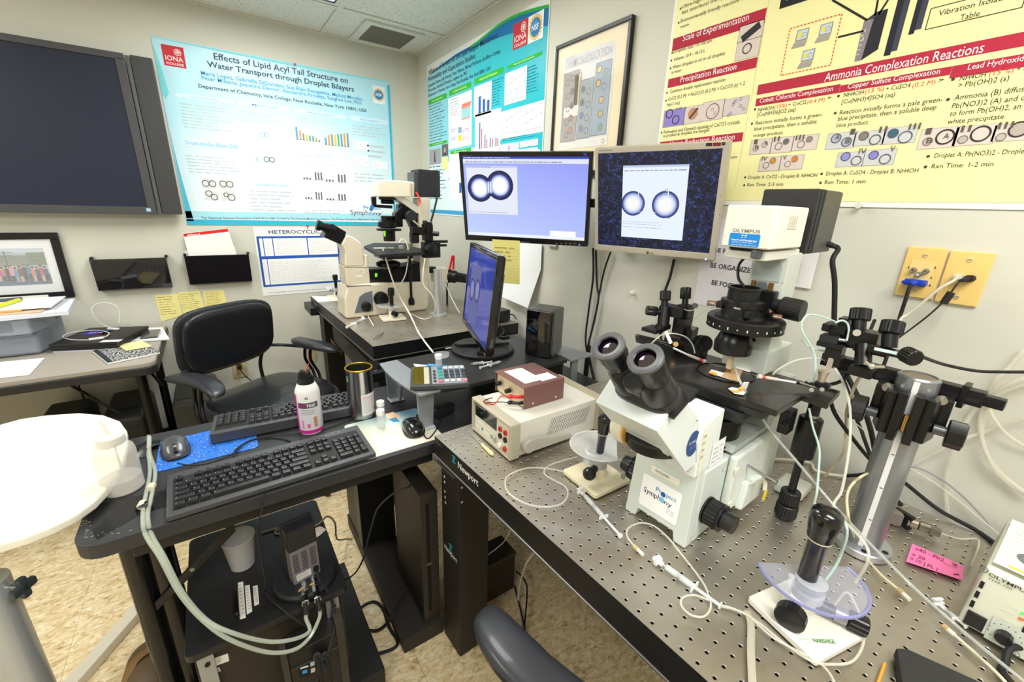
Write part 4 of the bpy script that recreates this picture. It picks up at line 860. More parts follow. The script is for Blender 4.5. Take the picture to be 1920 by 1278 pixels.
for y in (400,440,480,522): p = s2.q(*k(1753 - (y - 400)*.05,y)); s2.ell(*p,.0012,.0012,mat('4a4844',.4),1,8)
s2.done('bezel_print','bezel_lettering')
# arms carrying the two wall monitors
t = T('wall_mount','black swivel arm and wall bracket between the two wall monitors','monitor mount',(XW,.4,1.3))
B(mat=BLK).box2((XW - .02,.35,1.32),(XW - .001,.41,1.46),bev=.004).obj('wall_bracket',t)
B(mat=BLK).cyl((XW - .05,.38,1.30),(XW - .05,.38,1.46),.022).box2((XW - .05,.365,1.33),(XW - .01,.395,1.43)).obj('pivot_post',t)
B(mat=BLK).tube([(XW - .05,.38,1.42),(XW - .10,.55,1.42),M1C - Matrix.Identity(3) @ frame_of(M1C,-.892,-.201)[3]*.075],.016,10).obj('arm',t)
B(mat=BLK).tube([(XW - .05,.38,1.36),(XW - .055,.28,1.38),M2C - frame_of(M2C,-1.204,-.22)[3]*.075],.014,10).obj('arm',t)
# yellow note on monitor 1
M_,ex1,ey1,n1 = frame_of(M1C,-.892,-.201); o1 = M1C + n1*.004
s = Sheet(o1,ex1,ey1,NOTE_T,.0002,.0006); P = [s.q(*k(*p)) for p in ((285,680),(462,685),(452,960),(330,955))]
x0,x1 = P[0][0],P[1][0]; z1 = P[0][1]; z0 = (P[2][1] + P[3][1])/2
B(mat=mat('f8ee94',.8,emit=0)).mesh([s.w(x0,z1,-1.5),s.w(x1,z1,-1.5),s.w(x1,z1 - .02,1),s.w(x1,z0,60),s.w(x0,z0,60),s.w(x0,z1 - .02,1)],[(0,1,2,5),(5,2,3,4)]).obj('sheet',NOTE_T)
s3 = Sheet(s.w(x0,z1 - .02,1),ex1,(s.w(x0,z1 - .02,1) - s.w(x0,z0,60)).normalized(),NOTE_T,.0002,.0004); L = abs(z0 - z1)
for i in range(12): s3.r(0,-.02 - i*(L - .03)/12,x1 - x0,-.0194 - i*(L - .03)/12,INK('c8c49a'),1)
s3.rows2(.008,-.07,x1 - x0 - .01,-.004,4,INK('b0a460'),2,.3); s3.done('ruled_lines')
# small wall outlet seen between the two monitors
c = X(1038,461,XW); t = T('wall_outlet','small grey wall socket just under the black-framed monitor','outlet',c); B(mat=mat('c8c8cc',.3)).box((XW - .006,c.y,c.z + .02),(.012,.06,.05),bev=.006).obj('cover_plate',t)
# cables hanging from the monitors
def cord(name,pts,r,m,label,cat='cable',**kw):
    o = B(mat=m).tube(pts,r,**kw).obj(name); return tag(o,label,cat)
XC = XW - .02
cord('monitor_cable',[X(1112,465,XC),X(1112,520,XC),X(1104,580,XC),X(1098,640,XC),X(1108,690,XC),V3((XC,.42,.66))],.004,RUB,'black monitor cable hanging against the wall, the left one between both wall monitors')
cord('monitor_cable',[X(1117,465,XC),X(1119,530,XC),X(1122,560,XC),X(1112,610,XC),X(1100,660,XC),X(1095,715,XC),V3((XC - .01,.47,.66))],.004,RUB,'black monitor cable crossing its neighbour on the wall between both monitors')
cord('monitor_cable',[X(1145,472,XC),X(1132,510,XC),X(1122,560,XC + .004),X(1115,600,XC + .006),X(1104,650,XC),X(1115,712,XC),V3((XC,.40,.66))],.0035,RUB,'black monitor cable slanting down from the left corner of the silver-framed monitor')
cord('monitor_cable',[X(1264,486,XC),X(1256,520,XC),X(1246,550,XC),X(1238,600,XC),V3((XC,.13,.9))],.0045,RUB,'black monitor cable dropping from under the silver-framed monitor to the manipulator')
cord('cable_sleeve',[X(1104,648,XC - .008),X(1096,725,XC - .008)],.010,mat('101012',.4),'short black sleeve bundling the monitor cables low on the wall',sub=1,seg=10)
# ================================================================== FURNITURE
def _sq(s,c,r,e1=.5,e2=.5,fn=None,m=None,u=32,v=16):
    f = lambda w,e: math.copysign(abs(w) ** e,w)
    rings = []; allv = []
    for i in range(1,v):
        t = -PI/2 + PI*i/v; row = []
        for j in range(u):
            p = 2*PI*j/u; q = V3((r[0]*f(math.cos(t),e1)*f(math.cos(p),e2),r[1]*f(math.cos(t),e1)*f(math.sin(p),e2),r[2]*f(math.sin(t),e1)))
            if fn: q = V3(fn(q))
            row.append(s.bm.verts.new(q + V3(c)))
        rings.append(row); allv += row
    fs = []
    for a,b in zip(rings,rings[1:]):
        for j in range(u): fs.append(s.bm.faces.new([a[j],a[(j + 1) % u],b[(j + 1) % u],b[j]]))
    fs += [s.bm.faces.new(rings[0][::-1]),s.bm.faces.new(rings[-1])]
    return s._fin(allv,fs,m)
B.sq = _sq
def holes_top(b,nx0,nx1,ny0,ny1,zt,depth,m,md,mc):
    """plate of 1 inch cells, each with a real countersunk hole"""
    P = .0254; n = 8; V = {}
    def gv(x,y,z):
        k = (round(x,5),round(y,5),round(z,5))
        if k not in V: V[k] = b.bm.verts.new(b.M @ V3((x,y,z)))
        return V[k]
    im,idd,ic = b._mi(m),b._mi(md),b._mi(mc)
    for i in range(nx0,nx1 + 1):
        for j in range(ny0,ny1 + 1):
            cx_,cy_ = i*P,j*P; h = P/2
            sqr = [(h,0),(h,h),(0,h),(-h,h),(-h,0),(-h,-h),(0,-h),(h,-h)]
            O = [gv(cx_ + x,cy_ + y,zt) for x,y in sqr]
            R1 = [b.bm.verts.new(b.M @ V3((cx_ + .0036*math.cos(2*PI*k/n),cy_ + .0036*math.sin(2*PI*k/n),zt))) for k in range(n)]
            R2 = [b.bm.verts.new(b.M @ V3((cx_ + .0027*math.cos(2*PI*k/n),cy_ + .0027*math.sin(2*PI*k/n),zt - .0012))) for k in range(n)]
            R3 = [b.bm.verts.new(b.M @ V3((cx_ + .0027*math.cos(2*PI*k/n),cy_ + .0027*math.sin(2*PI*k/n),zt - depth))) for k in range(n)]
            for k in range(n):
                l = (k + 1) % n
                f = b.bm.faces.new([O[k],O[l],R1[l],R1[k]]); f.material_index = im
                f = b.bm.faces.new([R1[k],R1[l],R2[l],R2[k]]); f.material_index = ic
                f = b.bm.faces.new([R2[k],R2[l],R3[l],R3[k]]); f.material_index = idd
            f = b.bm.faces.new(R3); f.material_index = idd
def steel_nodes(nt,b):
    b.inputs['Metallic'].default_value = .9
    tc = nt.nodes.new('ShaderNodeTexCoord'); n = nt.nodes.new('ShaderNodeTexNoise'); n.inputs['Scale'].default_value = 5; n.inputs['Detail'].default_value = 6
    r = nt.nodes.new('ShaderNodeValToRGB'); e = r.color_ramp.elements; e[0].position = .3; e[0].color = lin('a1988a'); e[1].position = .68; e[1].color = lin('cac5bc')
    n3 = nt.nodes.new('ShaderNodeTexNoise'); n3.inputs['Scale'].default_value = 3.2; n3.inputs['Detail'].default_value = 5; n3.inputs['Roughness'].default_value = .7
    r3 = nt.nodes.new('ShaderNodeValToRGB'); e3 = r3.color_ramp.elements; e3[0].position = .52; e3[0].color = (0,0,0,1); e3[1].position = .74; e3[1].color = (1,1,1,1)
    mx = nt.nodes.new('ShaderNodeMix'); mx.data_type = 'RGBA'; mx.inputs[7].default_value = lin('9a7f48')
    mp = nt.nodes.new('ShaderNodeMapping'); mp.inputs['Scale'].default_value = (420,420,420); n2 = nt.nodes.new('ShaderNodeTexNoise'); n2.inputs['Scale'].default_value = 1; n2.inputs['Detail'].default_value = 2
    bp = nt.nodes.new('ShaderNodeBump'); bp.inputs['Strength'].default_value = .25; bp.inputs['Distance'].default_value = .0004
    nt.links.new(tc.outputs['Object'],n.inputs['Vector']); nt.links.new(n.outputs['Fac'],r.inputs[0]); nt.links.new(tc.outputs['Object'],n3.inputs['Vector']); nt.links.new(n3.outputs['Fac'],r3.inputs[0])
    mm = nt.nodes.new('ShaderNodeMath'); mm.operation = 'MULTIPLY'; mm.inputs[1].default_value = .6; nt.links.new(r3.outputs[0],mm.inputs[0]); nt.links.new(mm.outputs[0],mx.inputs[0])
    nt.links.new(r.outputs[0],mx.inputs[6]); nt.links.new(mx.outputs[2],b.inputs['Base Color'])
    nt.links.new(tc.outputs['Object'],mp.inputs['Vector']); nt.links.new(mp.outputs[0],n2.inputs['Vector']); nt.links.new(n2.outputs['Fac'],bp.inputs['Height']); nt.links.new(bp.outputs[0],b.inputs['Normal'])
    b.inputs['Roughness'].default_value = .42
TOPM = nodes_mat('optical_top_steel',steel_nodes)
HOLE = mat('1c1a18',.5,.5); CSK = mat('e4e2de',.3,.9)
OBLK = mat('131315',.42); OBRN = mat('241f1b',.5)
def logo(s,a,b,r,m,l=1):      # two interlocking open loops
    for sgn in (-1,1):
        P = [(a + sgn*(r*.35 + r*.55*math.cos(t)),b + r*1.15*math.sin(t)*.75) for t in [PI*.25 + k*(1.5*PI)/14 for k in range(15)]]
        s.line(P,r*.3,m,l)
    s.line([(a - r*.12,b + r*.8),(a + r*.12,b - r*.8)],r*.3,m,l)
CY = INK('2bb6cc')
def optical_table(name,label,loc,phi,nx,ny0,ny1,thick,legs,csk=None):
    t = T(name,label,'optical table',loc,phi)
    M = Matrix.Translation(loc) @ Matrix.Rotation(phi,4,'Z'); P = .0254; x0,x1,y0,y1 = -P/2,nx*P + P/2,ny0*P - P/2,ny1*P + P/2
    b = B(M); holes_top(b,0,nx,ny0,ny1,0,.014,TOPM,HOLE,csk or CSK); b.obj('perforated_top',t)
    f = B(M,OBLK)
    f.box2((x0 - .0005,y0,-thick),(x0 + .004,y1,-.0012)).box2((x1 - .004,y0,-thick),(x1,y1,-.0012)).box2((x0,y0,-thick),(x1,y0 + .004,-.0012)).box2((x0,y1 - .004,-thick),(x1,y1,-.0012)).box2((x0,y0,-thick),(x1,y1,-thick + .004))
    f.obj('side_skin',t)
    B(M,mat('8a8886',.35,.8)).box2((x0 - .003,y0 - .003,-thick - .006),(x1 + .003,y1 + .003,-thick - .001),bev=.001,seg=1).obj('lower_lip',t)
    g = B(M,OBLK); zf = -loc[2]
    g.box2((x0 + .03,y0 + .03,-thick - .05),(x0 + .07,y1 - .03,-thick - .008)).box2((x1 - .07,y0 + .03,-thick - .05),(x1 - .03,y1 - .03,-thick - .008)).box2((x0 + .07,y1 - .09,-thick - .05),(x1 - .07,y1 - .05,-thick - .008)).box2((x0 + .07,y0 + .05,-thick - .05),(x1 - .07,y0 + .09,-thick - .008))
    g.obj('frame_rails',t)
    for lx,ly in legs:
        B(M,mat('231f1d',.55)).box2((lx,ly,zf + .004),(lx + .104,ly + .104,-thick - .008),bev=.004).obj('leg',t)
    return t,M
near,NM = optical_table('optical_table','steel-topped breadboard table with a grid of threaded holes in the right foreground',(0,0,.78),.05535,28,-38,10,.058,[(.012,.178),(.60,.135),(.012,-.93),(.60,-.93)])
for u,v in ((833,893),(834,903),(834.5,921),(835,931.5),(835.5,941.5)): pass
# print on the side of the table and on its leg
nx_ = NM.to_3x3() @ V3((-1,0,0)); ny_ = NM.to_3x3() @ V3((0,-1,0))
s = Sheet(NM @ V3((-.0134,0,0)),ny_,EZ,near,.0002,.0002)
s.TX('Newport',859,876,897,907,12,INK('e8e8e8'),1.5); a,b = s.q(851,861); logo(s,a,b,.011,CY); s.R(818,829,828,836,INK('55555a'),1); s.done('side_print','side_lettering')
s = Sheet(NM @ V3((.012,0,0)),ny_,EZ,near,.0002,.0003)
s.TX('Newport',834,1026,857,1056,8,INK('e8e8e8'),1.5); a,b = s.q(845,1027); logo(s,a,b,.014,CY)
for u,v in ((833.5,893),(834,903),(834.5,921),(835,931.5),(835.5,941.5)): p = s.q(u,v); s.ell(*p,.004,.0045,INK('d6d6d6'),1,12)
s.done('leg_print','leg_lettering')
s = Sheet(NM @ V3((0,.178,0)),nx_*-1,EZ,near,.0002,.0003)
for u,v in ((866,913.5),(866,941)): p = s.q(u,v); s.ell(*p,.0035,.0035,INK('d0d0d0'),1,12)
s.done('leg_screws')
B(NM,mat('4a4a50',.4,.3)).prism([(-.012,.165,-.075),(-.012,.285,-.075),(.03,.285,-.075),(.03,.165,-.075)],(0,0,-.012),bev=.005).obj('corner_bracket',near)
# under-table clutter seen past the leg
cord('pale_cable',[Y(1002,1035,.15) ,Y(985,1060,.2),Y(972,1110,.25),Y(975,1150,.2),V3((.19,.12,.012)),V3((.1,.2,.012))],.0035,mat('c9c4b8',.5),'pale cord hanging under the breadboard table near its leg')
cord('thin_wire',[Y(960,985,.12),Y(945,1015,.15),Y(913,1041,.2)],.0012,mat('b9b9b6',.5),'thin grey wire hanging under the breadboard table ending in a red tip')
cord('power_cable',[Y(968,1070,.3),Y(985,1090,.25),Y(988,1120,.2),V3((.15,.05,.012)),V3((.22,.12,.012)),V3((.3,.3,.012))],.003,RUB,'thin black cord lying under the breadboard table behind the chair arm')
t = T('floor_box','dark low box on the floor under the breadboard table behind its leg','box',(.22,.33,0)); B(mat=mat('2c2620',.6)).box2((.14,.30,.001),(.30,.40,.16),bev=.006).obj('body',t); B(mat=mat('3a332b',.6)).box2((.138,.298,.16),(.302,.402,.175),bev=.004).obj('lid',t)

# --- far optical table
fphi = .030
far,FM = optical_table('optical_table','grey-topped breadboard table in the far corner carrying the cream microscope',(.0247,.950,.84),fphi,28,0,43,.055,[(.02,.05),(.61,.05),(.02,.98),(.61,.98)],mat('98948c',.5,.6))
s = Sheet(FM @ V3((-.0134,0,0)),FM.to_3x3() @ V3((0,-1,0)),EZ,far,.0002,.0002); a,b = s.q(587,568); logo(s,a,b,.008,CY); s.TX('Newport',590,570,594,574,3,INK('d8d8d8'),1); s.done('side_print','side_lettering')
B(mat=OBLK).box2((-.055,1.9,.755),(-.005,2.10,.80),bev=.004).obj('end_rail_clamp',far)
t = T('equipment_chassis','dark equipment chassis with orange lettering mounted under the far breadboard table','chassis',(.05,1.5,.62))
B(mat=mat('2e2a28',.5)).box2((.045,1.02,.60),(.12,1.85,.70),bev=.004).obj('body',t)
s = Sheet((.045,0,0),EYn,EZ,t,.0003,.0004); s.TX('ION  Newport',607,625,641,662,8,INK('c8a05a'),1.2); s.done('lettering','chassis_lettering')
t = T('mounting_rail','black slotted rail along the lower front of the far breadboard table','rail',(.1,.9,.76)); r_ = B(mat=OBLK).box2((-.02,.86,.715),(.62,.90,.755),bev=.003).obj('rail_body',t)
for i in range(10): B(mat=mat('4a4a4e',.4)).cyl((.0 + i*.06,.88,.7545),(.0 + i*.06,.88,.7565),.006,seg=12).obj('slot_screw',t)

# --- black keyboard desk
DZ = .72; t = T('keyboard_desk','black laminate desk with a rounded edge carrying both keyboards','desk',(0,.56,0)); desk = t
DM = mat('313236',.4,noise=.06,scale=8,bump=.12,bscale=900)
def rrect(x0,y0,x1,y1,r,n=6,rs=None):
    rs = rs or (r,r,r,r); P = []
    for (cx_,cy_,a0),rr in zip(((x0,y0,PI),(x1,y0,1.5*PI),(x1,y1,0),(x0,y1,.5*PI)),rs):
        sx = 1 if cx_ == x0 else -1; sy = 1 if cy_ == y0 else -1
        for k in range(n + 1): P.append((cx_ + sx*rr + rr*math.cos(a0 + k*PI/2/n),cy_ + sy*rr + rr*math.sin(a0 + k*PI/2/n)))
    return P
B(mat=DM).prism([(x,y,DZ - .034) for x,y in rrect(-.782,.322,.770,.800,.03,rs=(.05,.01,.03,.02))],(0,0,.034),bev=.011,seg=4).obj('worktop',t)
B(mat=mat('1c1c1e',.4)).box2((-.70,.345,DZ - .075),(.0,.375,DZ - .034),bev=.004).obj('apron',t)
B(mat=mat('1a1a1c',.4)).prism([(x,y,DZ - .050) for x,y in rrect(-.75,.34,-.60,.70,.05)],(0,0,.016),bev=.004).obj('leg_plate',t)
for xx,yy in ((-.715,.43),(-.672,.43)): B(mat=mat('0c0c0d',.16)).cyl((xx,yy,.03),(xx,yy,DZ - .05),.027,seg=24).obj('leg_column',t)
B(mat=mat('141416',.35)).box2((-.76,.25,.0),(-.63,.80,.03),bev=.008).obj('foot',t)
for xx in (.69,): B(mat=mat('0c0c0d',.16)).cyl((xx,.6,.03),(xx,.6,DZ - .05),.027).obj('leg_column',t); B(mat=mat('141416',.35)).box2((.63,.45,0),(.75,.75,.03),bev=.008).obj('foot',t)
p0,p1 = V3((-.70,.40,.455)),Y(440,985,.40); d = (p1 - p0)
B(mat=mat('19191b',.4)).prism([p0 + V3((0,-.004,-.012)),p1 + V3((0,-.004,-.016)),p1 + V3((0,-.004,.016)),p0 + V3((0,-.004,.012))],(0,.008,0),bev=.002).obj('brace',t)
pm = p0 + d*.45; B(mat=STEEL).cyl(pm + V3((0,-.006,.002)),pm + V3((0,-.0045,.002)),.005,seg=12).obj('bolt',t)
# gaffer tape
GT = mat('1f2022',.25,noise=.35,scale=60)
t = T('tape_strip','worn dark gaffer tape on the front left corner of the black desk','tape',(-.7,.42,DZ))
P = [Z(*q,DZ) for q in ((160,972),(168,948),(270,927),(310,918),(318,948),(262,964),(182,1012))]
B(mat=GT).prism([q + V3((0,0,.0004)) for q in P],(0,0,.0004)).obj('tape',t)
rr = B(mat=mat('a9a9a4',.7))
for i in range(26):
    u = random.choice([random.uniform(152,170),random.uniform(160,245)]); v = 1010 - (u - 150)*.2 + random.uniform(-8,4) if u > 170 else random.uniform(975,1008)
    q = Z(u,v,DZ + .0009); rr.box(q,(random.uniform(.001,.005),.0012,.0004),rot=random.uniform(-.3,.8))
rr.obj('frayed_edge',t,kind='stuff')
B(mat=mat('2a2a2c',.3)).tube([Z(264,950,DZ + .002),Z(270,944,DZ + .016),Z(282,948,DZ + .003)],.012,8,flat=.08,up=(0,0,1)).obj('tape_loop',t)
t = T('tape_strip','dark tape patch at the rear desk edge beside the blue mouse pad','tape',Z(275,838,DZ))
B(mat=GT).prism([Z(*q,DZ + .0004) for q in ((248,838),(274,828),(300,824),(302,840),(276,846),(250,852))],(0,0,.0005)).obj('tape',t)
B(mat=mat('2f3032',.3)).tube([Z(262,858,DZ + .001),Z(275,838,DZ + .014),Z(296,832,DZ + .001)],.013,8,flat=.1,up=(0,0,1)).obj('tape_loop',t)

# --- white overbed table, left foreground
t = T('white_table','white rounded table top on a grey adjustable post at the left edge','table',(-.96,.6,0)); WZ = .752
PT = [Z(*q,WZ) for q in ((0,795),(40,784),(90,777),(150,773),(195,777),(225,788),(238,806),(238,830),(232,860),(218,890),(200,915),(178,938),(140,965),(100,985),(50,1005),(0,1020))]
PT += [V3((-1.02,.355,WZ)),V3((-1.15,.36,WZ)),V3((-1.28,.42,WZ)),V3((-1.36,.53,WZ)),V3((-1.38,.68,WZ)),V3((-1.33,.85,WZ)),V3((-1.2,.98,WZ))]
B(mat=mat('f3eee0',.35)).prism([(p.x,p.y,WZ - .022) for p in PT],(0,0,.022),bev=.006,seg=3).obj('table_top',t)
pc = V3((-.965,.495,0))
B(mat=mat('b6bcc2',.25,.3)).cyl((pc.x,pc.y,.12),(pc.x,pc.y,.60),.036,seg=32).obj('lower_sleeve',t)
B(mat=CHROME).cyl((pc.x - .004,pc.y,.58),(pc.x - .004,pc.y,WZ - .04),.019,seg=24).obj('inner_tube',t)
B(mat=mat('c8c8c4',.5)).box2((pc.x - .1,pc.y - .08,WZ - .04),(pc.x + .1,pc.y + .08,WZ - .0225),bev=.004).obj('top_bracket',t)
kp = V3((pc.x + .033,pc.y - .012,.575)); kd = V3((.8,-.5,0)).normalized()
f = B(mat=mat('3c444a',.4)).cyl(kp,kp + kd*.018,.006,m=STEEL)
f.box(kp + kd*.028,(.014,.05,.020),rot=Matrix.Rotation(-.55,3,'Z'),bev=.005).box(kp + kd*.028,(.014,.018,.052),rot=Matrix.Rotation(-.55,3,'Z'),bev=.005); f.obj('lock_knob',t)
F1,F2 = Z(262,1150,.0),Z(150,1278,.0)
fd = (F1 - F2).normalized(); sd = V3((fd.y,-fd.x,0))*.022; a_,b_ = F1,F2 - fd*.25
B(mat=mat('d9d2c0',.4)).prism([a_ + sd,a_ - sd,b_ - sd,b_ + sd],(0,0,.035),bev=.006).obj('base_leg',t)
B(mat=mat('d9d2c0',.4)).prism([b_ + V3((-.35,.05,0)),b_ + V3((-.35,.0,0)),b_ + V3((.01,-.02,0)),b_ + V3((.01,.03,0))],(0,0,.034),bev=.006).obj('base_crossbar',t)

# --- left desk
t = T('side_desk','grey laminate topped desk with black edge against the back wall at left','desk',(-1.4,1.87,0))
B(mat=mat('a39c92',.5,noise=.07,scale=400)).prism([(x,y,.702) for x,y in rrect(-2.3,1.525,-.738,2.235,.04)],(0,0,.018),bev=.003).obj('worktop',t)
B(mat=mat('232325',.5)).prism([(x,y,.668) for x,y in rrect(-2.305,1.52,-.733,2.24,.045)],(0,0,.035),bev=.008,seg=3).obj('edge_band',t)
for xx,yy in ((-.80,1.58),(-.80,2.12),(-2.2,1.58),(-2.2,2.12)):
    B(mat=mat('161617',.3,.4)).cyl((xx,yy,.0),(xx,yy,.668),.019).obj('leg',t)
B(mat=mat('161617',.3,.4)).tube([(-1.15,1.85,.66),(-.86,1.80,.3)],.007,8,sub=1).obj('strut',t)
B(mat=mat('161617',.3,.4)).tube([(-.80,1.75,.64),(-.80,2.1,.40)],.007,8,sub=1).obj('strut',t)
B(mat=mat('2b2b2d',.4)).box2((-.83,1.5,0),(-.77,2.2,.02),bev=.004).obj('foot',t); B(mat=mat('2b2b2d',.4)).box2((-2.23,1.5,0),(-2.17,2.2,.02),bev=.004).obj('foot',t)
cord('power_cable',[V3((-1.15,2.23,.66)),V3((-1.14,2.2,.45)),V3((-1.12,2.18,.25)),V3((-1.13,2.18,.05)),V3((-1.0,2.1,.008))],.004,RUB,'black cord hanging behind the grey-topped desk at the left')

# --- office chairs
LEA = mat('1c1e23',.36,bump=.2,bscale=60,coat=.25); CHS = mat('2a2b30',.45); CHA = mat('2c2d33',.36,coat=.15)
def chair(label,loc,rz,sdy=0):
    t = T('office_chair',label,'chair',loc,rz,'black office armchairs')
    L = dict(local=True)
    bk = lambda q: (q.x,q.y + .35*q.x*q.x + (.10*q.z),q.z + (-.10*(q.x/.24) ** 2*(.05 if q.z > 0 else -.2)))
    B(mat=LEA).sq((0,-.245,.745),(.222,.028,.150),.45,.55,bk).obj('backrest_cushion',t,**L)
    B(mat=CHS).sq((0,-.272,.742),(.240,.022,.165),.4,.5,bk).obj('backrest_shell',t,**L)
    st = lambda q: (q.x,q.y,q.z + .18*q.x*q.x - (.25*max(0,q.y - .12) ** 1.3))
    B(mat=LEA).sq((0,.01 + sdy,.475),(.235,.235,.030),.5,.55,st).obj('seat_cushion',t,**L)
    B(mat=CHS).sq((0,.01 + sdy,.452),(.252,.250,.026),.45,.5,st).obj('seat_shell',t,**L)
    for sx in (-1,1):
        af = lambda q: (q.x + sx*.02*(q.y/.13) ** 2,q.y,q.z - (.9*max(0,q.y - .02) ** 2) - .25*max(0,-q.y - .05) ** 2)
        B(mat=CHA).sq((sx*.285,-.03,.655),(.043,.165,.020),.7,.62,af).obj('armrest',t,**L)
        B(mat=CHS).tube([(sx*.20,-.255,.64),(sx*.27,-.22,.625),(sx*.285,-.09,.632),(sx*.285,.03,.635)],.009,8).obj('arm_bar',t,**L)
        for dy in (-.02,.02):
            B(mat=mat('131315',.3,.5)).tube([(sx*.285,-.06 + dy,.63),(sx*.288,-.07 + dy,.56),(sx*.305,-.04 + dy,.48),(sx*.27,-.01 + dy,.42),(sx*.12,0 + dy,.40)],.008,8).obj('arm_support',t,**L)
        B(mat=mat('131315',.3,.5)).tube([(sx*.16,-.25,.62),(sx*.15,-.27,.54),(sx*.13,-.22,.44),(sx*.10,-.10,.40)],.009,8).obj('back_support',t,**L)
    B(mat=CHS).box((0,0,.40),(.22,.24,.05),bev=.012).obj('mechanism',t,**L)
    B(mat=mat('1a1a1c',.3,.6)).cyl((0,0,.10),(0,0,.39),.025).obj('gas_column',t,**L)
    for i in range(5):
        a = i*2*PI/5 + .3; c,d = math.cos(a),math.sin(a)
        o = B(mat=CHS).prism([(c*.03 - d*.02,d*.03 + c*.02,.075),(c*.03 + d*.02,d*.03 - c*.02,.075),(c*.30 + d*.013,d*.30 - c*.013,.060),(c*.30 - d*.013,d*.30 + c*.013,.060)],(0,0,.03),bev=.006).obj('base_spoke',t,**L)
        B(mat=BLK).cyl((c*.29 - d*.012,d*.29 + c*.012,.029),(c*.29 + d*.012,d*.29 - c*.012,.029),.028,ch=.004).cyl((c*.29,d*.29,.03),(c*.29,d*.29,.06),.006).obj('caster',o,local=True)
    return t
chair('black leather office chair facing away from the back wall between desk and left desk',(-.33,1.50,0),math.radians(-148))
chair('black office chair in the near foreground, only its padded armrest showing at the bottom edge',(-.408,-.368,0),math.radians(13),-.07)
# ================================================================== MAIN MICROSCOPE
SO = (.196,-.2985,.7815); SA = .065
SM = Matrix.Translation(SO) @ Matrix.Rotation(SA,4,'Z'); S3 = SM.to_3x3()
sc = T('inverted_microscope','white inverted microscope with black binocular eyepieces on the near breadboard table','microscope',SO,SA)
def sb(m=None): return B(SM,m or SCOPE)
def lw(x,y,z): return SM @ V3((x,y,z))
LX,LY = S3 @ V3((1,0,0)),S3 @ V3((0,1,0))
b = sb()
b.prism([(0,-.070,0),(0,-.045,0),(.0014,-.040,.020),(.0014,.040,.020),(0,.045,0),(0,.070,0),(.012,.066,.170),(.012,-.066,.170)],(.05,0,0),bev=.003)
b.prism([(.03,-.070,.001),(.40,-.070,.001),(.40,-.070,.27),(.365,-.070,.27),(.33,-.070,.20),(.30,-.070,.150),(.03,-.070,.158)],(0,.140,0),bev=.004)
b.obj('body',sc)
sb(mat('bfc6c0',.45)).prism([(.13,-.0705,.162),(.29,-.0705,.155),(.36,-.0705,.25),(.30,-.0705,.25),(.27,-.0705,.175),(.14,-.0705,.175)],(0,.10,0)).obj('rear_cowl',sc)
# front skirt panel, binocular head
hd = sb(mat('dfe6e6',.35))
hd.prism([(-.034,-.062,.180),(-.150,-.062,.300),(-.100,-.062,.352),(-.022,-.062,.285),(.02,-.062,.185)],(0,.122,0),bev=.003)
hd.obj('head_housing',sc)
hf = sb(mat('d8dedb',.4)); hf.prism([(-.002,-.052,.160),(-.090,-.052,.232),(-.105,-.052,.262),(-.03,-.052,.19)],(0,.105,0),bev=.002); hf.obj('head_lower_shell',sc)
b = sb(BLK).lathe(V3((-.048,-.006,.222)),[(.054,0),(.056,.002),(.056,.020),(.054,.022)],(-.12,0,1),48); b.obj('selector_wheel',sc)
s_ = sb(mat('eae6d2',.4)).lathe(V3((-.070,.030,.240)),[(.028,0),(.035,.003),(.037,.018),(.033,.028),(.016,.033)],(0,1,0),32); s_.obj('side_boss',sc)
sb(mat('e2b15c',.4)).lathe(V3((-.070,.028,.240)),[(.0355,0),(.0355,.004)],(0,1,0),32).obj('amber_band',sc)
# eyepiece unit
ed = V3((-.66,0,.75)).normalized(); eb = V3((-.092,-.012,.318))
b = sb(mat('2a2a2c',.3))
b.sq(eb + ed*.020 + V3((0,0,0)),(.032,.056,.026),.6,.6,lambda q: Matrix.Rotation(-.72,3,'Y') @ q)
for sy in (-.033,.033):
    q0 = eb + V3((0,sy*.55,0)) + ed*.0; q1 = eb + V3((0,sy,0)) + ed*.085
    b.lathe(q0,[(.020,0),(.029,.020),(.0285,.050),(.024,.078),(.021,.085)],q1 - q0,30)
b.obj('binocular_body',sc)
cq_ = PL(1188,712,lw(0,0,0),LY); cc_ = SM.inverted() @ (cq_ + (CP - cq_).normalized()*.036); sb(mat('3a3b3f',.35)).lathe(cc_ - ed*.014,[(.0165,0),(.0175,.002),(.0175,.013),(.0155,.015)],ed,28).obj('center_cap',sc)
sb(mat('1c1c1e',.4)).prism([eb + V3((-.028,-.058,-.004)),eb + V3((-.028,.05,-.004)),eb + V3((.02,.06,.034)),eb + V3((.02,-.065,.034))],ed*.006).obj('binocular_seat',sc)
ends = []
for sy in (-.033,.033):
    q1 = eb + V3((0,sy,0)) + ed*.083
    e = sb(mat('1d1d1f',.3)).lathe(q1,[(.020,0),(.020,.010),(.0215,.012),(.0215,.022),(.0235,.026),(.0235,.042),(.0255,.046),(.0255,.050),(.021,.053),(.0155,.050)],ed,32,caps=False).obj('eyepiece',sc)
    sb(mat('55565a',.4)).lathe(q1,[(.0262,.0465),(.0262,.0515),(.022,.0535),(.0165,.0525)],ed,32,caps=False).obj('eyecup_rim',e)
    sb(mat('1a1020',.03,coat=1,ior=1.9)).lathe(q1,[(.0001,.048),(.008,.0475),(.0158,.045)],ed,28,caps=False).obj('lens',e)
    ends.append(q1)
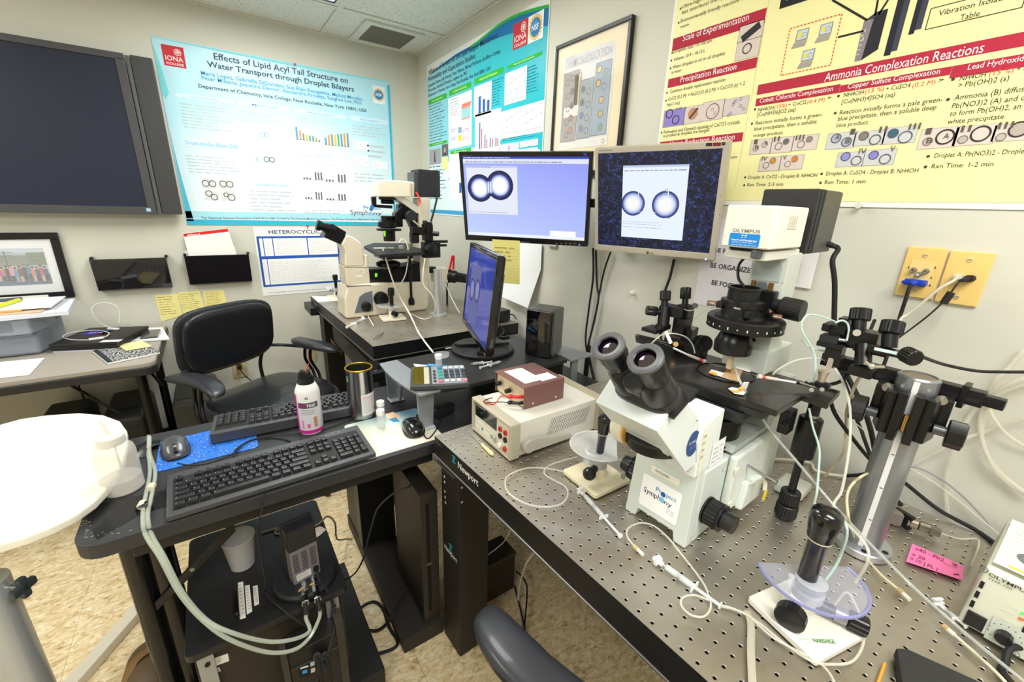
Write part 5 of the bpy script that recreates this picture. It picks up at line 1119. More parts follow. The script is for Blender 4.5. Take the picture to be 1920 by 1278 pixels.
# filter column with engraved steps
b = sb(mat('e9edec',.38)); b.prism([(-.006,-.066,.158),(.070,-.066,.158),(.066,-.066,.278),(-.012,-.066,.262),(-.018,-.066,.235),(-.004,-.066,.19)],(0,.058,0),bev=.003)
b.cyl((.012,-.036,.262),(.008,-.036,.288),.015,.014,24,ch=.002); b.obj('light_path_column',sc)
fs = Sheet(lw(-.0065,0,0),LY*-1,EZ,sc,.0002,.0012)
sd_ = Sheet(lw(0,-.0662,0),LX,EZ,sc,.0002,.0004)
for i,tx in enumerate(('BF','FITC','TRITC','DAPI','','')):
    zz = .248 - i*.0142; sd_.r(-.002 + i*.0005,zz - .0105,.014,zz,INK('ece9c8'),1)
    if tx: sd_.text(tx,.001,zz - .008,.009,.0045,INK('55564e'),.5,2)
sd_.R(1337,832,1352,862,INK('f2f2f4'),1); sd_.rows(1339,838,1350,860,4,INK('b0b0c0'),2,.3,.2)
sd_.done('column_labels','column_lettering')
# blue badge on head
s = Sheet(lw(0,-.0622,0),LX,EZ,sc,.0002,.0004); a,b0 = s.q(1299,831)
s.ell(a,b0,.020,.0245,INK('2f4a86'),1,36); s.text('OLYMPUS',a - .0145,b0 + .001,.029,.0048,INK('c8ccd8'),.8,2); s.text('IX71',a - .008,b0 - .010,.016,.006,INK('7f8cb4'),.3,2); a,b0 = s.q(1306,788); s.r(a - .003,b0 - .001,a + .004,b0 + .0005,INK('55585c'),1); s.done('badge','badge_lettering')
# front labels
fn = (lw(0,0,0) - lw(.012,0,.17)).normalized()
s = Sheet(lw(0,0,0),LY*-1,(lw(.012,0,.17) - lw(0,0,0)),sc,.0002,.0006)
A_ = s.q(1207,889); Bq = s.q(1268,980); Cq = s.q(1282,922); Dq = s.q(1196,947)
x0,x1 = (A_[0] + Dq[0])/2,(Bq[0] + Cq[0])/2; z1 = (A_[1] + Cq[1])/2; z0 = (Bq[1] + Dq[1])/2
s.poly([(x,y) for x,y in rrect(x0,z0,x1,z1,.005)],INK('fbfbfd'),1)
w_ = x1 - x0; yb = (z0 + z1)/2
s.text('Symph',x0 + w_*.08,yb - .004,w_*.44,.0115,INK('26325e'),.7,2); s.ell(x0 + w_*.57,yb,.0058,.0058,INK('7cc4e8'),2,20); s.text('ny',x0 + w_*.63,yb - .004,w_*.19,.009,INK('26325e'),.7,2)
s.text('Pr',x0 + w_*.38,yb + .0115,w_*.14,.0105,INK('3a84c0'),.6,2); s.ell(x0 + w_*.57,yb + .013,.0055,.0055,INK('1d5fb4'),3,20); s.text('ject',x0 + w_*.64,yb + .0115,w_*.26,.0095,INK('4a98cc'),.5,2)
s.rows2(x0 + w_*.72,yb - .022,x1 - .006,yb - .010,3,INK('b9bcc4'),2,.4,.2)
A_ = s.q(1224,869); Bq = s.q(1277,903); yy = A_[1]
s.r(A_[0],yy - .0165,s.q(1278,893)[0],yy - .002,INK('f0ece2'),1); s.text('Old Faithful',A_[0] + .008,yy - .012,.030,.0058,INK('3a3a3c'),.2,2)
s.done('front_labels','front_lettering')
sd_ = Sheet(lw(0,-.070,0),LX,EZ,sc,.0002,.0004)
for u,v in ((1358,878),(1297,1010)): p = sd_.q(u,v); sd_.ell(*p,.006,.007,mat('dde2df',.4),1,18); sd_.ring(*p,.0064,.0006,INK('9aa09c'),2)
sd_.done('plug_caps')
# side door with latches and slider
b = sb(mat('dfe5df',.42)); b.prism([(.115,-.071,.035),(.31,-.071,.03),(.31,-.071,.150),(.30,-.071,.165),(.115,-.071,.165)],(0,-.016,0),bev=.006,seg=3); o = b.obj('side_cover',sc)
b = sb(mat('dfe5df',.42)); b.prism([(.15,-.086,.035),(.24,-.086,.032),(.235,-.086,.085),(.16,-.086,.095)],(0,-.016,0),bev=.005); b.obj('cover_bulge',sc)
for zz in (.135,.055): sb(mat('efe9d0',.4)).box((.122,-.088,zz),(.016,.003,.012),bev=.001).obj('latch',o)
sb(STEEL).cyl((.17,-.084,.130),(.17,-.142,.122),.0026).cyl((.17,-.140,.122),(.17,-.145,.1215),.0048).obj('slider_rod',sc)
sb(mat('f0ecd8',.5)).tube([(.16,-.104,.098),(.19,-.108,.098),(.215,-.112,.085),(.222,-.114,.062)],.004,8,flat=.25).obj('tape_tab',sc)
sb(mat('d9c03a',.4)).box((.222,-.116,.052),(.006,.005,.024),rot=Matrix.Rotation(.2,3,'Y'),bev=.001).obj('yellow_connector',sc)
# focus knobs
for sy in (-1,1):
    o = sb(mat('19191b',.3)).cyl((.062,sy*.069,.062),(.062,sy*.074,.062),.028).knob((.062,sy*.074,.062),(.062,sy*.100,.062),.0265,22).cyl((.062,sy*.100,.062),(.062,sy*.104,.062),.027).obj('coarse_focus_knob',sc)
    sb(mat('242426',.35)).cyl((.062,sy*.104,.062),(.062,sy*.126,.062),.0185,.018,30,ch=.001).obj('fine_focus_knob',o)
# filter turret and nosepiece
sb(mat('151517',.3)).lathe((.17,0,.155),[(.064,0),(.066,.003),(.066,.012),(.058,.014),(.058,.050),(.061,.052),(.061,.066),(.050,.070)],seg=48).obj('filter_turret',sc)
sb(mat('101012',.4)).lathe((.20,0,.225),[(.05,0),(.05,.03),(.03,.045)],seg=40).obj('nosepiece',sc)
# stage
ST = mat('1d1c1c',.28,coat=.2)
sp = [(.085,.17),(.101,-.137),(.215,-.138),(.213,-.180),(.305,-.174),(.298,-.10),(.290,.17)]
sb(ST).prism([(x,y,.281) for x,y in sp],(0,0,.012),bev=.0015).obj('stage_plate',sc)
sb(ST).prism([(.098,.15,.268),(.098,-.118,.268),(.275,-.118,.268),(.275,.15,.268)],(0,0,.0128),bev=.001).obj('stage_lower_plate',sc)
sb(mat('262628',.4)).prism([(.085,.13,.248),(.085,-.085,.248),(.26,-.085,.248),(.26,.13,.248)],(0,0,.018),bev=.002).obj('stage_slide',sc)
for yy in (.055,-.02): sb(CHROME).cyl((.083,yy,.262),(.0815,yy,.262),.005).obj('stage_screw',sc)
sb(mat('0c0c0d',.3)).lathe((.205,.005,.2932),[(.054,0),(.057,.0002),(.057,.002),(.054,.002)],seg=60,caps=False).obj('insert_ring',sc)
sb(mat('2a2826',.35)).lathe((.205,.005,.2925),[(.001,0),(.052,0),(.053,.0012),(.001,.0012)],seg=60).obj('stage_insert',sc)
# stage drive
o = sb(mat('131315',.3)).cyl((.262,-.150,.245),(.262,-.150,.281),.011).cyl((.262,-.150,.238),(.262,-.150,.245),.012,m=STEEL).cyl((.262,-.150,.150),(.262,-.150,.238),.021,ch=.003).cyl((.262,-.150,.060),(.262,-.150,.150),.0075).obj('stage_drive_shaft',sc)
for a0,a1,r in ((.036,.066,.0185),(.004,.034,.0205)): sb(mat('1a1a1c',.45)).knob((.262,-.150,a0),(.262,-.150,a1),r,24,d=.05).obj('stage_drive_knob',o)
sb(mat('19191b',.4)).box((.235,-.118,.225),(.035,.02,.05),bev=.003).box((.21,-.125,.232),(.05,.008,.006)).obj('drive_bracket',sc)
# condenser stack
CX,CYy = .205,.0
b = sb(mat('151517',.25)); 
b.lathe((CX,CYy,.300 + .040),[(.031,0),(.036,.003),(.037,.022),(.030,.040),(.026,.046)],seg=44); b.obj('condenser_lens',sc)
o = sb(mat('131315',.35)).lathe((CX + .018,CYy - .006,.392),[(.066,0),(.072,.002),(.072,.022),(.069,.0245),(.05,.0245)],seg=60).obj('condenser_turret',sc)
t_ = B(SM,mat('cfcfcf',.5))
for i in range(26):
    a = 2*PI*i/26; c_,d_ = math.cos(a),math.sin(a); t_.box((CX + .018 + c_*.0722,CYy - .006 + d_*.0722,.402),(.0006,.0022,.005 if i % 2 else .0025),rot=a)
t_.obj('turret_scale',o,kind='stuff')
sb(mat('19191b',.3)).lathe((CX,CYy,.4155),[(.045,0),(.045,.004),(.036,.008),(.035,.024),(.038,.025),(.039,.036),(.034,.038),(.029,.038),(.029,.058),(.031,.059),(.031,.063),(.027,.063),(.027,.050)],seg=48,caps=False).obj('aperture_ring',sc)
sb(mat('0a0a0b',.5)).lathe((CX,CYy,.460),[(.001,0),(.027,0),(.027,.001)],seg=32).obj('condenser_glass',sc)
for (x,y,z,dx,dy) in ((CX - .03,.038,.44,-.3,.95),(CX + .03,-.05,.425,.4,-.9),(CX + .045,-.035,.43,.8,-.6)):
    d = V3((dx,dy,0)).normalized(); sb(mat('9a7f72',.3,.8)).knob(V3((x,y,z)),V3((x,y,z)) + d*.016,.0055,10).obj('centering_screw',sc)
sb(BLK).box((CX - .03,-.028,.432),(.016,.010,.014),bev=.002).box((CX - .022,.030,.44),(.02,.014,.014),bev=.002).obj('ring_lever',sc)
s = Sheet(lw(CX - .0395,0,.4105 + .031),LY*-1,EZ,sc,.0002,.0006); s.text('NA0.5',.004,-.002,.012,.004,INK('e8e8e8'),.8,1); s.done('condenser_print','condenser_lettering')
sb(mat('e8d6b0',.2,alpha=.75)).cyl((CX,CYy,.305),(CX,CYy,.342),.006).obj('immersion_tube',sc); sb(mat('8a5a20',.2,alpha=.8)).cyl((CX,CYy,.2935),(CX,CYy,.308),.005).obj('amber_droplet_tube',sc)
# condenser carrier and knob
sb(mat('141416',.35)).prism([(CX + .03,-.03,.415),(CX + .03,.03,.415),(.285,.03,.415),(.285,-.03,.415)],(0,0,.030),bev=.003).box((.268,-.005,.445),(.03,.07,.05),bev=.003).obj('condenser_carrier',sc)
sb(mat('1b1b1d',.35)).cyl((.262,-.040,.442),(.262,-.052,.442),.014).knob((.262,-.052,.442),(.262,-.092,.440),.0215,30,d=.03).obj('condenser_height_knob',sc)
for dy in (-.024,.010): sb(mat('7a5a30',.4,.4)).box((.2665,dy,.468),(.004,.009,.034)).obj('brass_gib',sc)
sb(mat('8e949a',.3,.6)).box((.266,-.007,.468),(.006,.016,.034)).obj('rack_slide',sc)
# illumination column and lamp arm
AR = mat('c9cfc9',.4)
b = sb(AR); b.box2((.270,-.046,.29),(.335,.024,.545),bev=.003); b.obj('illumination_column',sc)
b = sb(mat('a9b2b4',.45)); b.prism([(.2695,-.036,.488),(.2695,.018,.488),(.2695,.018,.52),(.2695,.010,.53),(.2695,-.028,.53),(.2695,-.036,.52)],(-.0012,0,0)); b.obj('column_inset',sc)
sb(mat('2a2a2c',.5)).box((.302,-.0425,.488),(.066,.0012,.0015)).obj('column_seam',sc)
sb(mat('c4cac2',.42)).box2((.255,-.052,.293),(.385,.040,.345),bev=.004).obj('column_foot',sc)
sb(BLK).cyl((.2700,-.012,.36),(.268,-.012,.36),.0045).obj('column_port',sc)
b = sb(mat('dcddd6',.4)); b.prism([(.165,-.042,.535),(.165,.034,.535),(.165,.034,.553),(.165,-.042,.553)],(.16,0,0),bev=.003); b.obj('arm_base',sc)
sb(BLKM).box2((.162,-.034,.5505),(.24,.025,.5565)).obj('arm_gap',sc); sb(mat('55595c',.4)).box((.163,-.026,.547),(.012,.018,.016),bev=.003).obj('filter_slider',sc)
b = sb(mat('e8e6dc',.38)); b.box2((.152,-.050,.5565),(.300,.038,.632),bev=.0035,seg=3); b.obj('lamp_arm_head',sc)
s = Sheet(lw(.152,0,0),LY*-1,EZ,sc,.0002,.0004); k = lambda x,y: (1300 + x/6.39,350 + y/6.39)
s.TX('OLYMPUS',*k(468,538),*k(802,545),6.3,INK('7a7874'),1,1)
A_ = s.q(*k(445,550)); Bq = s.q(*k(778,730)); s.poly(rrect(A_[0],Bq[1],Bq[0],A_[1],.003),INK('1486d8'),1)
s.TX('NewYork/NewJersey',*k(458,640),*k(762,655),3.6,INK('f4f8ff'),1.2,2); s.TX('SCIENTIFIC INC.',*k(465,665),*k(728,672),2.2,INK('d4e6fa'),.2,2); s.TX('888-555-2490  (732) 721-0653',*k(455,692),*k(748,705),1.8,INK('d4e6fa'),.8,2)
a,b0 = s.q(*k(612,582))
for dx in (-.0028,.0028): s.r(a + dx - .0004,b0 - .004,a + dx + .0004,b0 + .004,INK('d4e6fa'),2); s.r(a + dx - .002,b0 + .0034,a + dx + .002,b0 + .004,INK('d4e6fa'),2); s.r(a + dx - .002,b0 - .004,a + dx + .002,b0 - .0034,INK('d4e6fa'),2)
s.r(a - .006,b0 - .0004,a + .006,b0 + .0004,INK('d4e6fa'),2)
for u,v in ((438,748),(735,772)): p = s.q(*k(u,v)); s.ring(*p,.0016,.0004,INK('b0aca0'),1)
s.done('arm_print','arm_lettering')
s = Sheet(lw(0,-.0502,0),LX,EZ,sc,.0002,.0002); A_ = s.q(*k(1165,345)); Bq = s.q(*k(1235,490))
for i in range(5): s.r(A_[0] + i*(Bq[0] - A_[0])/5,Bq[1],A_[0] + (i + .6)*(Bq[0] - A_[0])/5,A_[1],INK('d6d2c4'),1)
s.r(A_[0] - .004,Bq[1] - .003,Bq[0],Bq[1] - .0022,INK('77756c'),1); s.done('arm_vents')
# lamp house
b = sb(mat('2d2d2f',.5)); b.box2((.360,-.042,.540),(.372,.066,.670),bev=.004).box2((.385,-.044,.541),(.492,.066,.669),bev=.003); o = b.obj('lamp_house',sc)
sb(mat('1e242e',.5)).box2((.371,-.043,.541),(.386,.065,.669)).obj('lamp_house_band',sc)
sb(mat('50504c',.5)).box2((.388,-.0455,.543),(.490,-.0435,.667)).obj('lamp_house_side',sc)
sb(BLKM).cyl((.335,0,.60),(.362,0,.60),.030).box2((.30,-.02,.565),(.36,.02,.60)).obj('lamp_coupling',sc)
sb(RUB).cyl((.470,-.045,.560),(.470,-.056,.556),.006).obj('strain_relief',sc)
p0 = lw(.470,-.056,.556)
cord('lamp_cable',[p0,p0 + V3((.0,-.012,-.006)),X(1561,488,.645),X(1565,530,.65),X(1564,600,.66),X(1563,650,.66),V3((.67,-.47,.98)),V3((.70,-.52,.84)),V3((.73,-.56,.786))],.0052,RUB,'thick black cable from the lamp house down behind the right manipulator')
cord('thin_cable',[lw(CX,.0,.478),lw(CX + .01,.02,.492),lw(.24,.035,.515),lw(.265,.036,.53)],.0028,RUB,'short black cable rising from the condenser top to the lamp arm')
# black ribbed box behind the column on the table
t = T('stage_controller','low black ribbed box behind the microscope against the right wall','box',(.66,-.17,.7815))
B(mat=mat('222224',.4)).box2((.60,-.25,.782),(.76,-.08,.95),bev=.006).obj('body',t); b = B(mat=mat('3a3a3c',.4))
for i in range(12): b.box2((.605,-.245 + i*.0135,.950),(.755,-.238 + i*.0135,.954))
b.obj('cooling_ribs',t,kind='stuff')
B(mat=mat('e8c93a',.5)).box2((.585,-.245,.93),(.60,-.18,.965),bev=.004).obj('yellow_tab',t)
t = T('foot_block','small rounded white block on the table behind the black stage drive knob','block',lw(.38,-.13,0),SA)
B(SM,mat('dfe2d8',.4)).box2((.335,-.155,.001),(.405,-.095,.026),bev=.008,seg=3).obj('block_body',t)

# glass slide, tapes and pipettes on the stage
t = T('sample_slide','glass slide with torn orange and white tape strips in the stage opening','slide',lw(.205,0,.2935)); zz = .2945
def stz(u,v,z=.295): return PL(u,v,lw(0,0,z),V3((0,0,1)))
OW = mat('e8e2da',.5,noise=.12,scale=120); OG = mat('e0a032',.5)
B(mat=mat('c9a578',.3,alpha=.85)).prism([stz(*q) for q in ((1352,706),(1368,690),(1392,696),(1384,716))],(0,0,.002)).obj('amber_film',t)
B(mat=OW).prism([stz(*q) for q in ((1329,699),(1334,693),(1376,705),(1381,711),(1374,713))],(0,0,.0012)).obj('tape_strip',t)
B(mat=OW).prism([stz(*q) for q in ((1364,686),(1370,682),(1410,691),(1406,698))],(0,0,.0012)).obj('tape_strip',t)
B(mat=OG).prism([stz(*q,.2965) for q in ((1329,699),(1333,696),(1345,700),(1342,704))],(0,0,.0008)).obj('orange_patch',t)
t = T('plastic_clip','small white and orange plastic clip holding a glass tube on the stage front edge','clip',stz(1384,730))
B(mat=OW).prism([stz(*q) for q in ((1365,729),(1372,727),(1390,730),(1398,737),(1394,741),(1376,738))],(0,0,.002),bev=.0008).obj('base',t)
B(mat=OW).prism([stz(1386,733),stz(1399,731),stz(1401,733) + V3((0,0,.018)),stz(1390,733) + V3((0,0,.018))],(.004,.001,0),bev=.001).obj('upright',t)
B(mat=OG).sph(stz(1388,735) + V3((0,0,.007)),.0042).prism([stz(*q,.2975) for q in ((1370,731),(1386,733),(1386,736),(1374,735))],(0,0,.0005)).obj('orange_wax',t)
GL = mat('c9cdca',.08,alpha=.45,coat=.5)
q0 = stz(1388,731) + V3((0,0,.012)); q1 = D(1490,860,.80); q2 = D(1665,1060,.66)
cord('clear_tube',[stz(1362,692) + V3((0,0,.010)),stz(1374,700) + V3((0,0,.016)),q0,D(1440,800,.84),q1,D(1580,965,.735),Z(1700,1088,.845),Z(1785,1165,.835),Z(1850,1220,.81),Z(1930,1285,.79)],.0025,GL,'long clear tube running from the stage down across the breadboard to the right',seg=10)
def pipette(nm,pts,label,collar=True):
    t = T(nm,label,'pipette',pts[0])
    for i in range(len(pts) - 1):
        r,m_,n_ = [(.0006,GL,'glass_tip'),(.0034,mat('e8dcd0',.15,alpha=.7),'collet'),(.0024,mat('e8e8e8',.2,alpha=.8),'holder_tube'),(.0026,BLKM,'handle_rod'),(.0024,CHROME,'end_rod')][i]
        B(mat=m_).cyl(pts[i],pts[i + 1],r if i else .0003,r,12).obj(n_,t)
    B(mat=mat('e0604a',.4)).cyl(pts[1],pts[1] + (pts[2] - pts[1])*.25,.0037,seg=12).obj('red_seal',t); B(mat=mat('efe6d4',.3)).cyl(pts[1] - (pts[2] - pts[1]).normalized()*.006,pts[1],.0045,seg=14).obj('end_cap',t)
    return t
pr = [stz(1380,697) + V3((0,0,.004)),D(1427,706,.83),D(1457,711,.83),D(1492,717,.825),D(1540,725,.82)]
pipette('micropipette',[pr[0],pr[1],pr[2],pr[3],pr[4]],'pipette holder entering the stage from the right manipulator')
B(mat=CHROME).cyl(D(1492,717,.825),D(1535,725,.82),.0032).obj('x') if 0 else None
pl_ = [stz(1355,692) + V3((0,0,.004)),D(1318,676,.955),D(1290,665,.965),D(1262,652,.975),D(1240,643,.985)]
pipette('micropipette',pl_,'pipette holder entering the stage from the left manipulator')
cord('tubing_loop',[D(1449,702,.83),D(1462,690,.825),D(1490,676,.82),D(1520,671,.815),D(1545,675,.81),D(1566,690,.80)],.0016,TUBE,'thin clear tube arching from the right pipette holder to its manipulator')
cord('tubing_loop',[D(1303,662,.96),D(1298,645,.965),D(1285,631,.97),D(1262,625,.975),D(1240,628,.98),D(1220,645,.985)],.0016,TUBE,'thin clear tube arching over the left pipette holder')

# ------------------------------------------------------------------ left manipulator
def blk(b,u,v,dist,w,h,d,rz=.065,bev=.002,m=None,tilt=0):   # block centred on a sight line, sizes in metres (x depth, y width, z height)
    R_ = Matrix.Rotation(rz,3,'Z') @ Matrix.Rotation(tilt,3,'X'); b.box(D(u,v,dist),(d,w,h),rot=R_,bev=bev,m=m)
MB_ = mat('19191b',.33,.2)
t = T('micromanipulator','black three-knob micromanipulator on the left rear of the microscope stage','micromanipulator',D(1265,650,1.03))
g = 1.02
b = B(mat=MB_); b.cyl(D(1247,575,g),D(1243,612,g),.014); b.cyl(D(1236,612,g),D(1236,622,g),.012); b.obj('left_column',t)
b = B(mat=MB_); blk(b,1262,582,g,.055,.026,.030); blk(b,1284,590,g,.030,.05,.030); blk(b,1278,612,g,.030,.045,.034); blk(b,1292,628,g,.026,.04,.034); b.obj('axis_blocks',t)
b = B(mat=MB_); blk(b,1226,617,g,.040,.010,.045); blk(b,1243,612,g,.025,.012,.03); b.obj('base_shelf',t)
b = B(mat=MB_); blk(b,1285,648,g,.10,.030,.030); blk(b,1250,655,g + .01,.05,.028,.02); b.obj('mount_body',t)
for (u0,v0,u1,v1,r) in ((1248,545,1247,563,.0125),(1286,539,1285,560,.0125),(1212,581,1232,584,.0115)):
    B(mat=MB_).knob(D(u0,v0,g),D(u1,v1,g),r,20).cyl(D(u1,v1,g),D(2*u1 - u0 - (u1 - u0)*.4,2*v1 - v0 - (v1 - v0)*.4,g),r*.6).obj('adjustment_knob',t)
B(mat=MB_).knob(D(1313,642,g - .02),D(1322,644,g - .045),.019,24,d=.03).obj('clamp_knob',t)
B(mat=mat('b9b9b9',.3,.8)).cyl(D(1302,572,g - .02),D(1304,573,g - .03),.006).obj('steel_screw',t); B(mat=mat('b9b9b9',.3,.8)).cyl(D(1298,614,g - .02),D(1300,615,g - .03),.005).obj('steel_screw',t)
for u,v in ((1267,645),): B(mat=BRASS).cyl(D(u,v,g - .02),D(u,v,g - .024),.006).obj('brass_bushing',t)
b = B(mat=mat('c2bdb2',.3,.7)); b.prism([D(1246,622,.99),D(1251,620,.99),D(1261,642,.985),D(1256,645,.985)],(0,.003,.0)); b.obj('pipette_clamp',t)
cord('tubing_pair',[D(1276,576,1.0),D(1290,582,.995),D(1303,580,.99),D(1318,574,.985),D(1330,575,.98)],.0014,TUBE,'thin clear tubing between the left manipulator and the condenser')
cord('tubing_pair',[D(1298,610,1.0),D(1304,596,.995),D(1318,584,.99),D(1330,579,.98)],.0014,TUBE,'second thin clear tube curving from the left manipulator to the condenser')
t = T('mounting_bar','flat black bar carrying the left manipulator beside the stage','bar',D(1240,650,1.05))
b = B(mat=ST); b.prism([D(1190,627,1.05),D(1310,655,1.02),D(1310,672,1.02),D(1192,642,1.05)],(.012,.004,0),bev=.002); b.obj('bar_plate',t)
B(mat=ST).cyl(D(1238,650,1.05),D(1240,700,1.05),.010).obj('bar_support',t)

# ------------------------------------------------------------------ right post, clamp, bar and manipulator
PX,PY_ = .507,-.554
t = T('support_post','thick silver aluminium post on a round flange at the right','post',(PX,PY_,.7815)); post = t
POSTM = mat('9b9da3',.35,.75)
B(mat=mat('b4b7bc',.33,.75)).lathe((PX,PY_,.7815),[(.046,0),(.047,.001),(.047,.013),(.045,.015),(.001,.015)],seg=56).obj('flange',t)
B(mat=POSTM).lathe((PX,PY_,.796),[(.0285,0),(.0285,.345),(.026,.348),(.023,.348),(.023,.345)],seg=48).obj('tube',t)
B(mat=mat('8a7f70',.5,.5,noise=.3,scale=60)).lathe((PX,PY_,1.1405),[(.0225,0),(.0225,.0015)],seg=32).obj('end_plug',t)
for a in (.4,1.9,3.5,4.6): B(mat=BLKM).cyl((PX + .037*math.cos(a),PY_ + .037*math.sin(a),.7966),(PX + .037*math.cos(a),PY_ + .037*math.sin(a),.7972),.005,seg=16).obj('bolt_hole',t)
pd = V3((CP.x - PX,CP.y - PY_,0)).normalized(); pn = V3((-pd.y,pd.x,0)); ang_ = math.atan2(pd.y,pd.x)
B(mat=mat('e8e8ea',.4)).prism([V3((PX,PY_,z)) + pd*.0275 + pn*y for y,z in ((-.004,.80),(.004,.80),(.004,1.139),(-.004,1.139))],pd*.0018).obj('scale_strip',t)
for z in (.86,.93,1.0): B(mat=INK('4a4a4e')).prism([V3((PX,PY_,z_)) + pd*.0294 + pn*y for y,z_ in ((-.001,z),(.003,z),(.003,z + .0016),(-.001,z + .0016))],pd*.0003).obj('scale_mark',t)
cl = T('post_clamp','black split clamp with two fluted knobs on the silver post','clamp',(PX,PY_,1.07))
b = B(mat=MB_)
for sy in (-1,1):
    c = V3((PX,PY_,1.080)) + pn*sy*.028 + pd*.026; b.box(c,(.044,.016,.078),rot=ang_ + sy*-.25,bev=.003)
    c = V3((PX,PY_,1.078)) + pn*sy*.010 + pd*.042; b.box(c,(.024,.012,.088),rot=ang_ + sy*.1,bev=.002)
    b.box(V3((PX,PY_,1.09)) + pn*sy*.042 - pd*.002,(.040,.016,.055),rot=ang_,bev=.003)
b.obj('clamp_jaws',cl)
for sy in (-1,1):
    c = V3((PX,PY_,1.068)) + pn*sy*.036 + pd*.030
    B(mat=mat('55565a',.3,.6)).cyl(c,c + pn*sy*.016,.0085).obj('knob_collar',cl); B(mat=MB_).knob(c + pn*sy*.016,c + pn*sy*.038,.024,7,d=.16).obj('clamp_knob',cl)
    c = V3((PX,PY_,1.118)) + pn*sy*.034 + pd*.024; B(mat=STEEL).cyl(c,c + pd*.006,.0075).cyl(c + pd*.006,c + pd*.009,.005).obj('bolt',cl)
B(mat=BRASS).knob(V3((PX,PY_,1.055)) + pd*.046 + pn*.002,V3((PX,PY_,1.085)) + pd*.046 + pn*.002,.005,14).obj('brass_screw',cl)
br = T('cross_bar','long black square bar clamped across the silver post','bar',(PX,PY_,1.12))
bx = .533
B(mat=mat('1c1c1e',.35,.3)).box2((bx,-.632,1.108),(bx + .022,-.40,1.134),bev=.0015).obj('bar_body',br); B(mat=mat('2e2e31',.3,.4)).box2((bx - .0012,-.628,1.114),(bx,-.43,1.122)).obj('bar_groove',br)
B(mat=MB_).box2((bx - .004,-.612,1.100),(bx + .026,-.604,1.140),bev=.001).box2((bx + .002,-.655,1.112),(bx + .020,-.63,1.130),bev=.002).obj('end_stop',br)
# right manipulator, on the bar
t = T('micromanipulator','black multi-axis micromanipulator with large fluted knobs on the cross bar at right','micromanipulator',(.52,-.45,1.13))
g = .80; gx = .79
k = lambda x,y: (1500 + x/3.55,440 + y/3.55)
def kb(b,x,y,w,h,d=.03,dist=g,**kw): blk(b,*k(x,y),dist,w,h,d,**kw)
b = B(mat=MB_); kb(b,430,690,.042,.030,.035,dist=gx - .02); kb(b,320,670,.030,.04,.03); kb(b,480,760,.05,.014,.03,dist=gx - .03); b.obj('axis_blocks',t)
b = B(mat=MB_); kb(b,240,620,.036,.016,.03); kb(b,185,610,.012,.014,.03); kb(b,245,645,.020,.020,.028); kb(b,285,625,.015,.045,.03); b.obj('upper_bracket',t)
b = B(mat=mat('34363a',.3,.4)); kb(b,205,690,.030,.014,.03); b.obj('pin_holder',t)
b = B(mat=MB_); kb(b,215,728,.042,.010,.036); kb(b,230,790,.026,.026,.03); kb(b,232,830,.024,.02,.028); b.obj('lower_bracket',t)
B(mat=STEEL).cyl(D(*k(250,697),g - .015),D(*k(308,705),g - .02),.0038).obj('chrome_pin',t)
B(mat=MB_).cyl(D(*k(425,735),gx - .03),D(*k(418,880),gx - .04),.0125).obj('column',t)
b = B(mat=MB_); kb(b,415,905,.034,.016,.034,dist=gx - .045); kb(b,450,925,.014,.012,.03,dist=gx - .05); b.obj('column_base',t)
for (x0,y0,x1,y1,r,dd) in ((408,490,395,570,.0165,gx - .01),(625,575,600,660,.0165,gx - .07)):
    B(mat=MB_).knob(D(*k(x0,y0),dd),D(*k(x1,y1),dd),r,20).cyl(D(*k(x1,y1),dd),D(*k(x1 - 8,y1 + 90),dd),r*.68).obj('adjustment_knob',t)
o = B(mat=MB_).knob(D(*k(700,790),gx - .10),D(*k(770,825),gx - .12),.0135,18).obj('adjustment_knob',t); B(mat=mat('8a8a8c',.3,.7)).cyl(D(*k(640,785),gx - .085),D(*k(700,800),gx - .10),.005).obj('knob_shaft',t)
b = B(mat=MB_); kb(b,575,775,.048,.012,.014,dist=gx - .07); o = b.obj('travel_slide',t); B(mat=mat('cfe6e8',.5)).box(D(*k(570,773),gx - .087),(.001,.030,.005),rot=.065 ).obj('scale_label',o)
b = B(mat=mat('cfc8bc',.25,.8)); b.tube([D(*k(430,845),gx - .07),D(*k(480,878),gx - .075),D(*k(560,880),gx - .08)],.0028,8,sub=1).sph(D(*k(478,875),gx - .075),.0055); b.obj('lock_lever',t)
B(mat=mat('c9c4ba',.3,.7)).cyl(D(*k(383,652),g - .03),D(*k(378,652),g - .04),.006).obj('thumb_screw',t)
b = B(mat=mat('d9cdb8',.3,.6)); b.prism([D(*k(190,820),.79),D(*k(228,825),.79),D(*k(205,900),.79),D(*k(168,890),.79)],(.003,.001,0),bev=.0006); b.lathe(D(*k(160,905),.785),[(.010,0),(.0075,-.008),(.006,-.022),(.004,-.024)],seg=20,m=mat('cdbfa6',.3,.6)); b.obj('pipette_clamp',t)
b = B(mat=MB_); kb(b,150,1000,.024,.012,.014,dist=.79); kb(b,70,990,.018,.006,.01,dist=.80); b.obj('pipette_block',t)
B(mat=CHROME).cyl(D(*k(0,985),.81),D(*k(105,1018),.79),.0028).obj('pipette_rod',t)
for x,y in ((60,972),(75,1035),(145,1032)): B(mat=mat('8e8a82',.55,.6)).cyl(D(*k(x,y),.785),D(*k(x + 2,y - 3),.775),.0038).obj('thumb_screw',t)
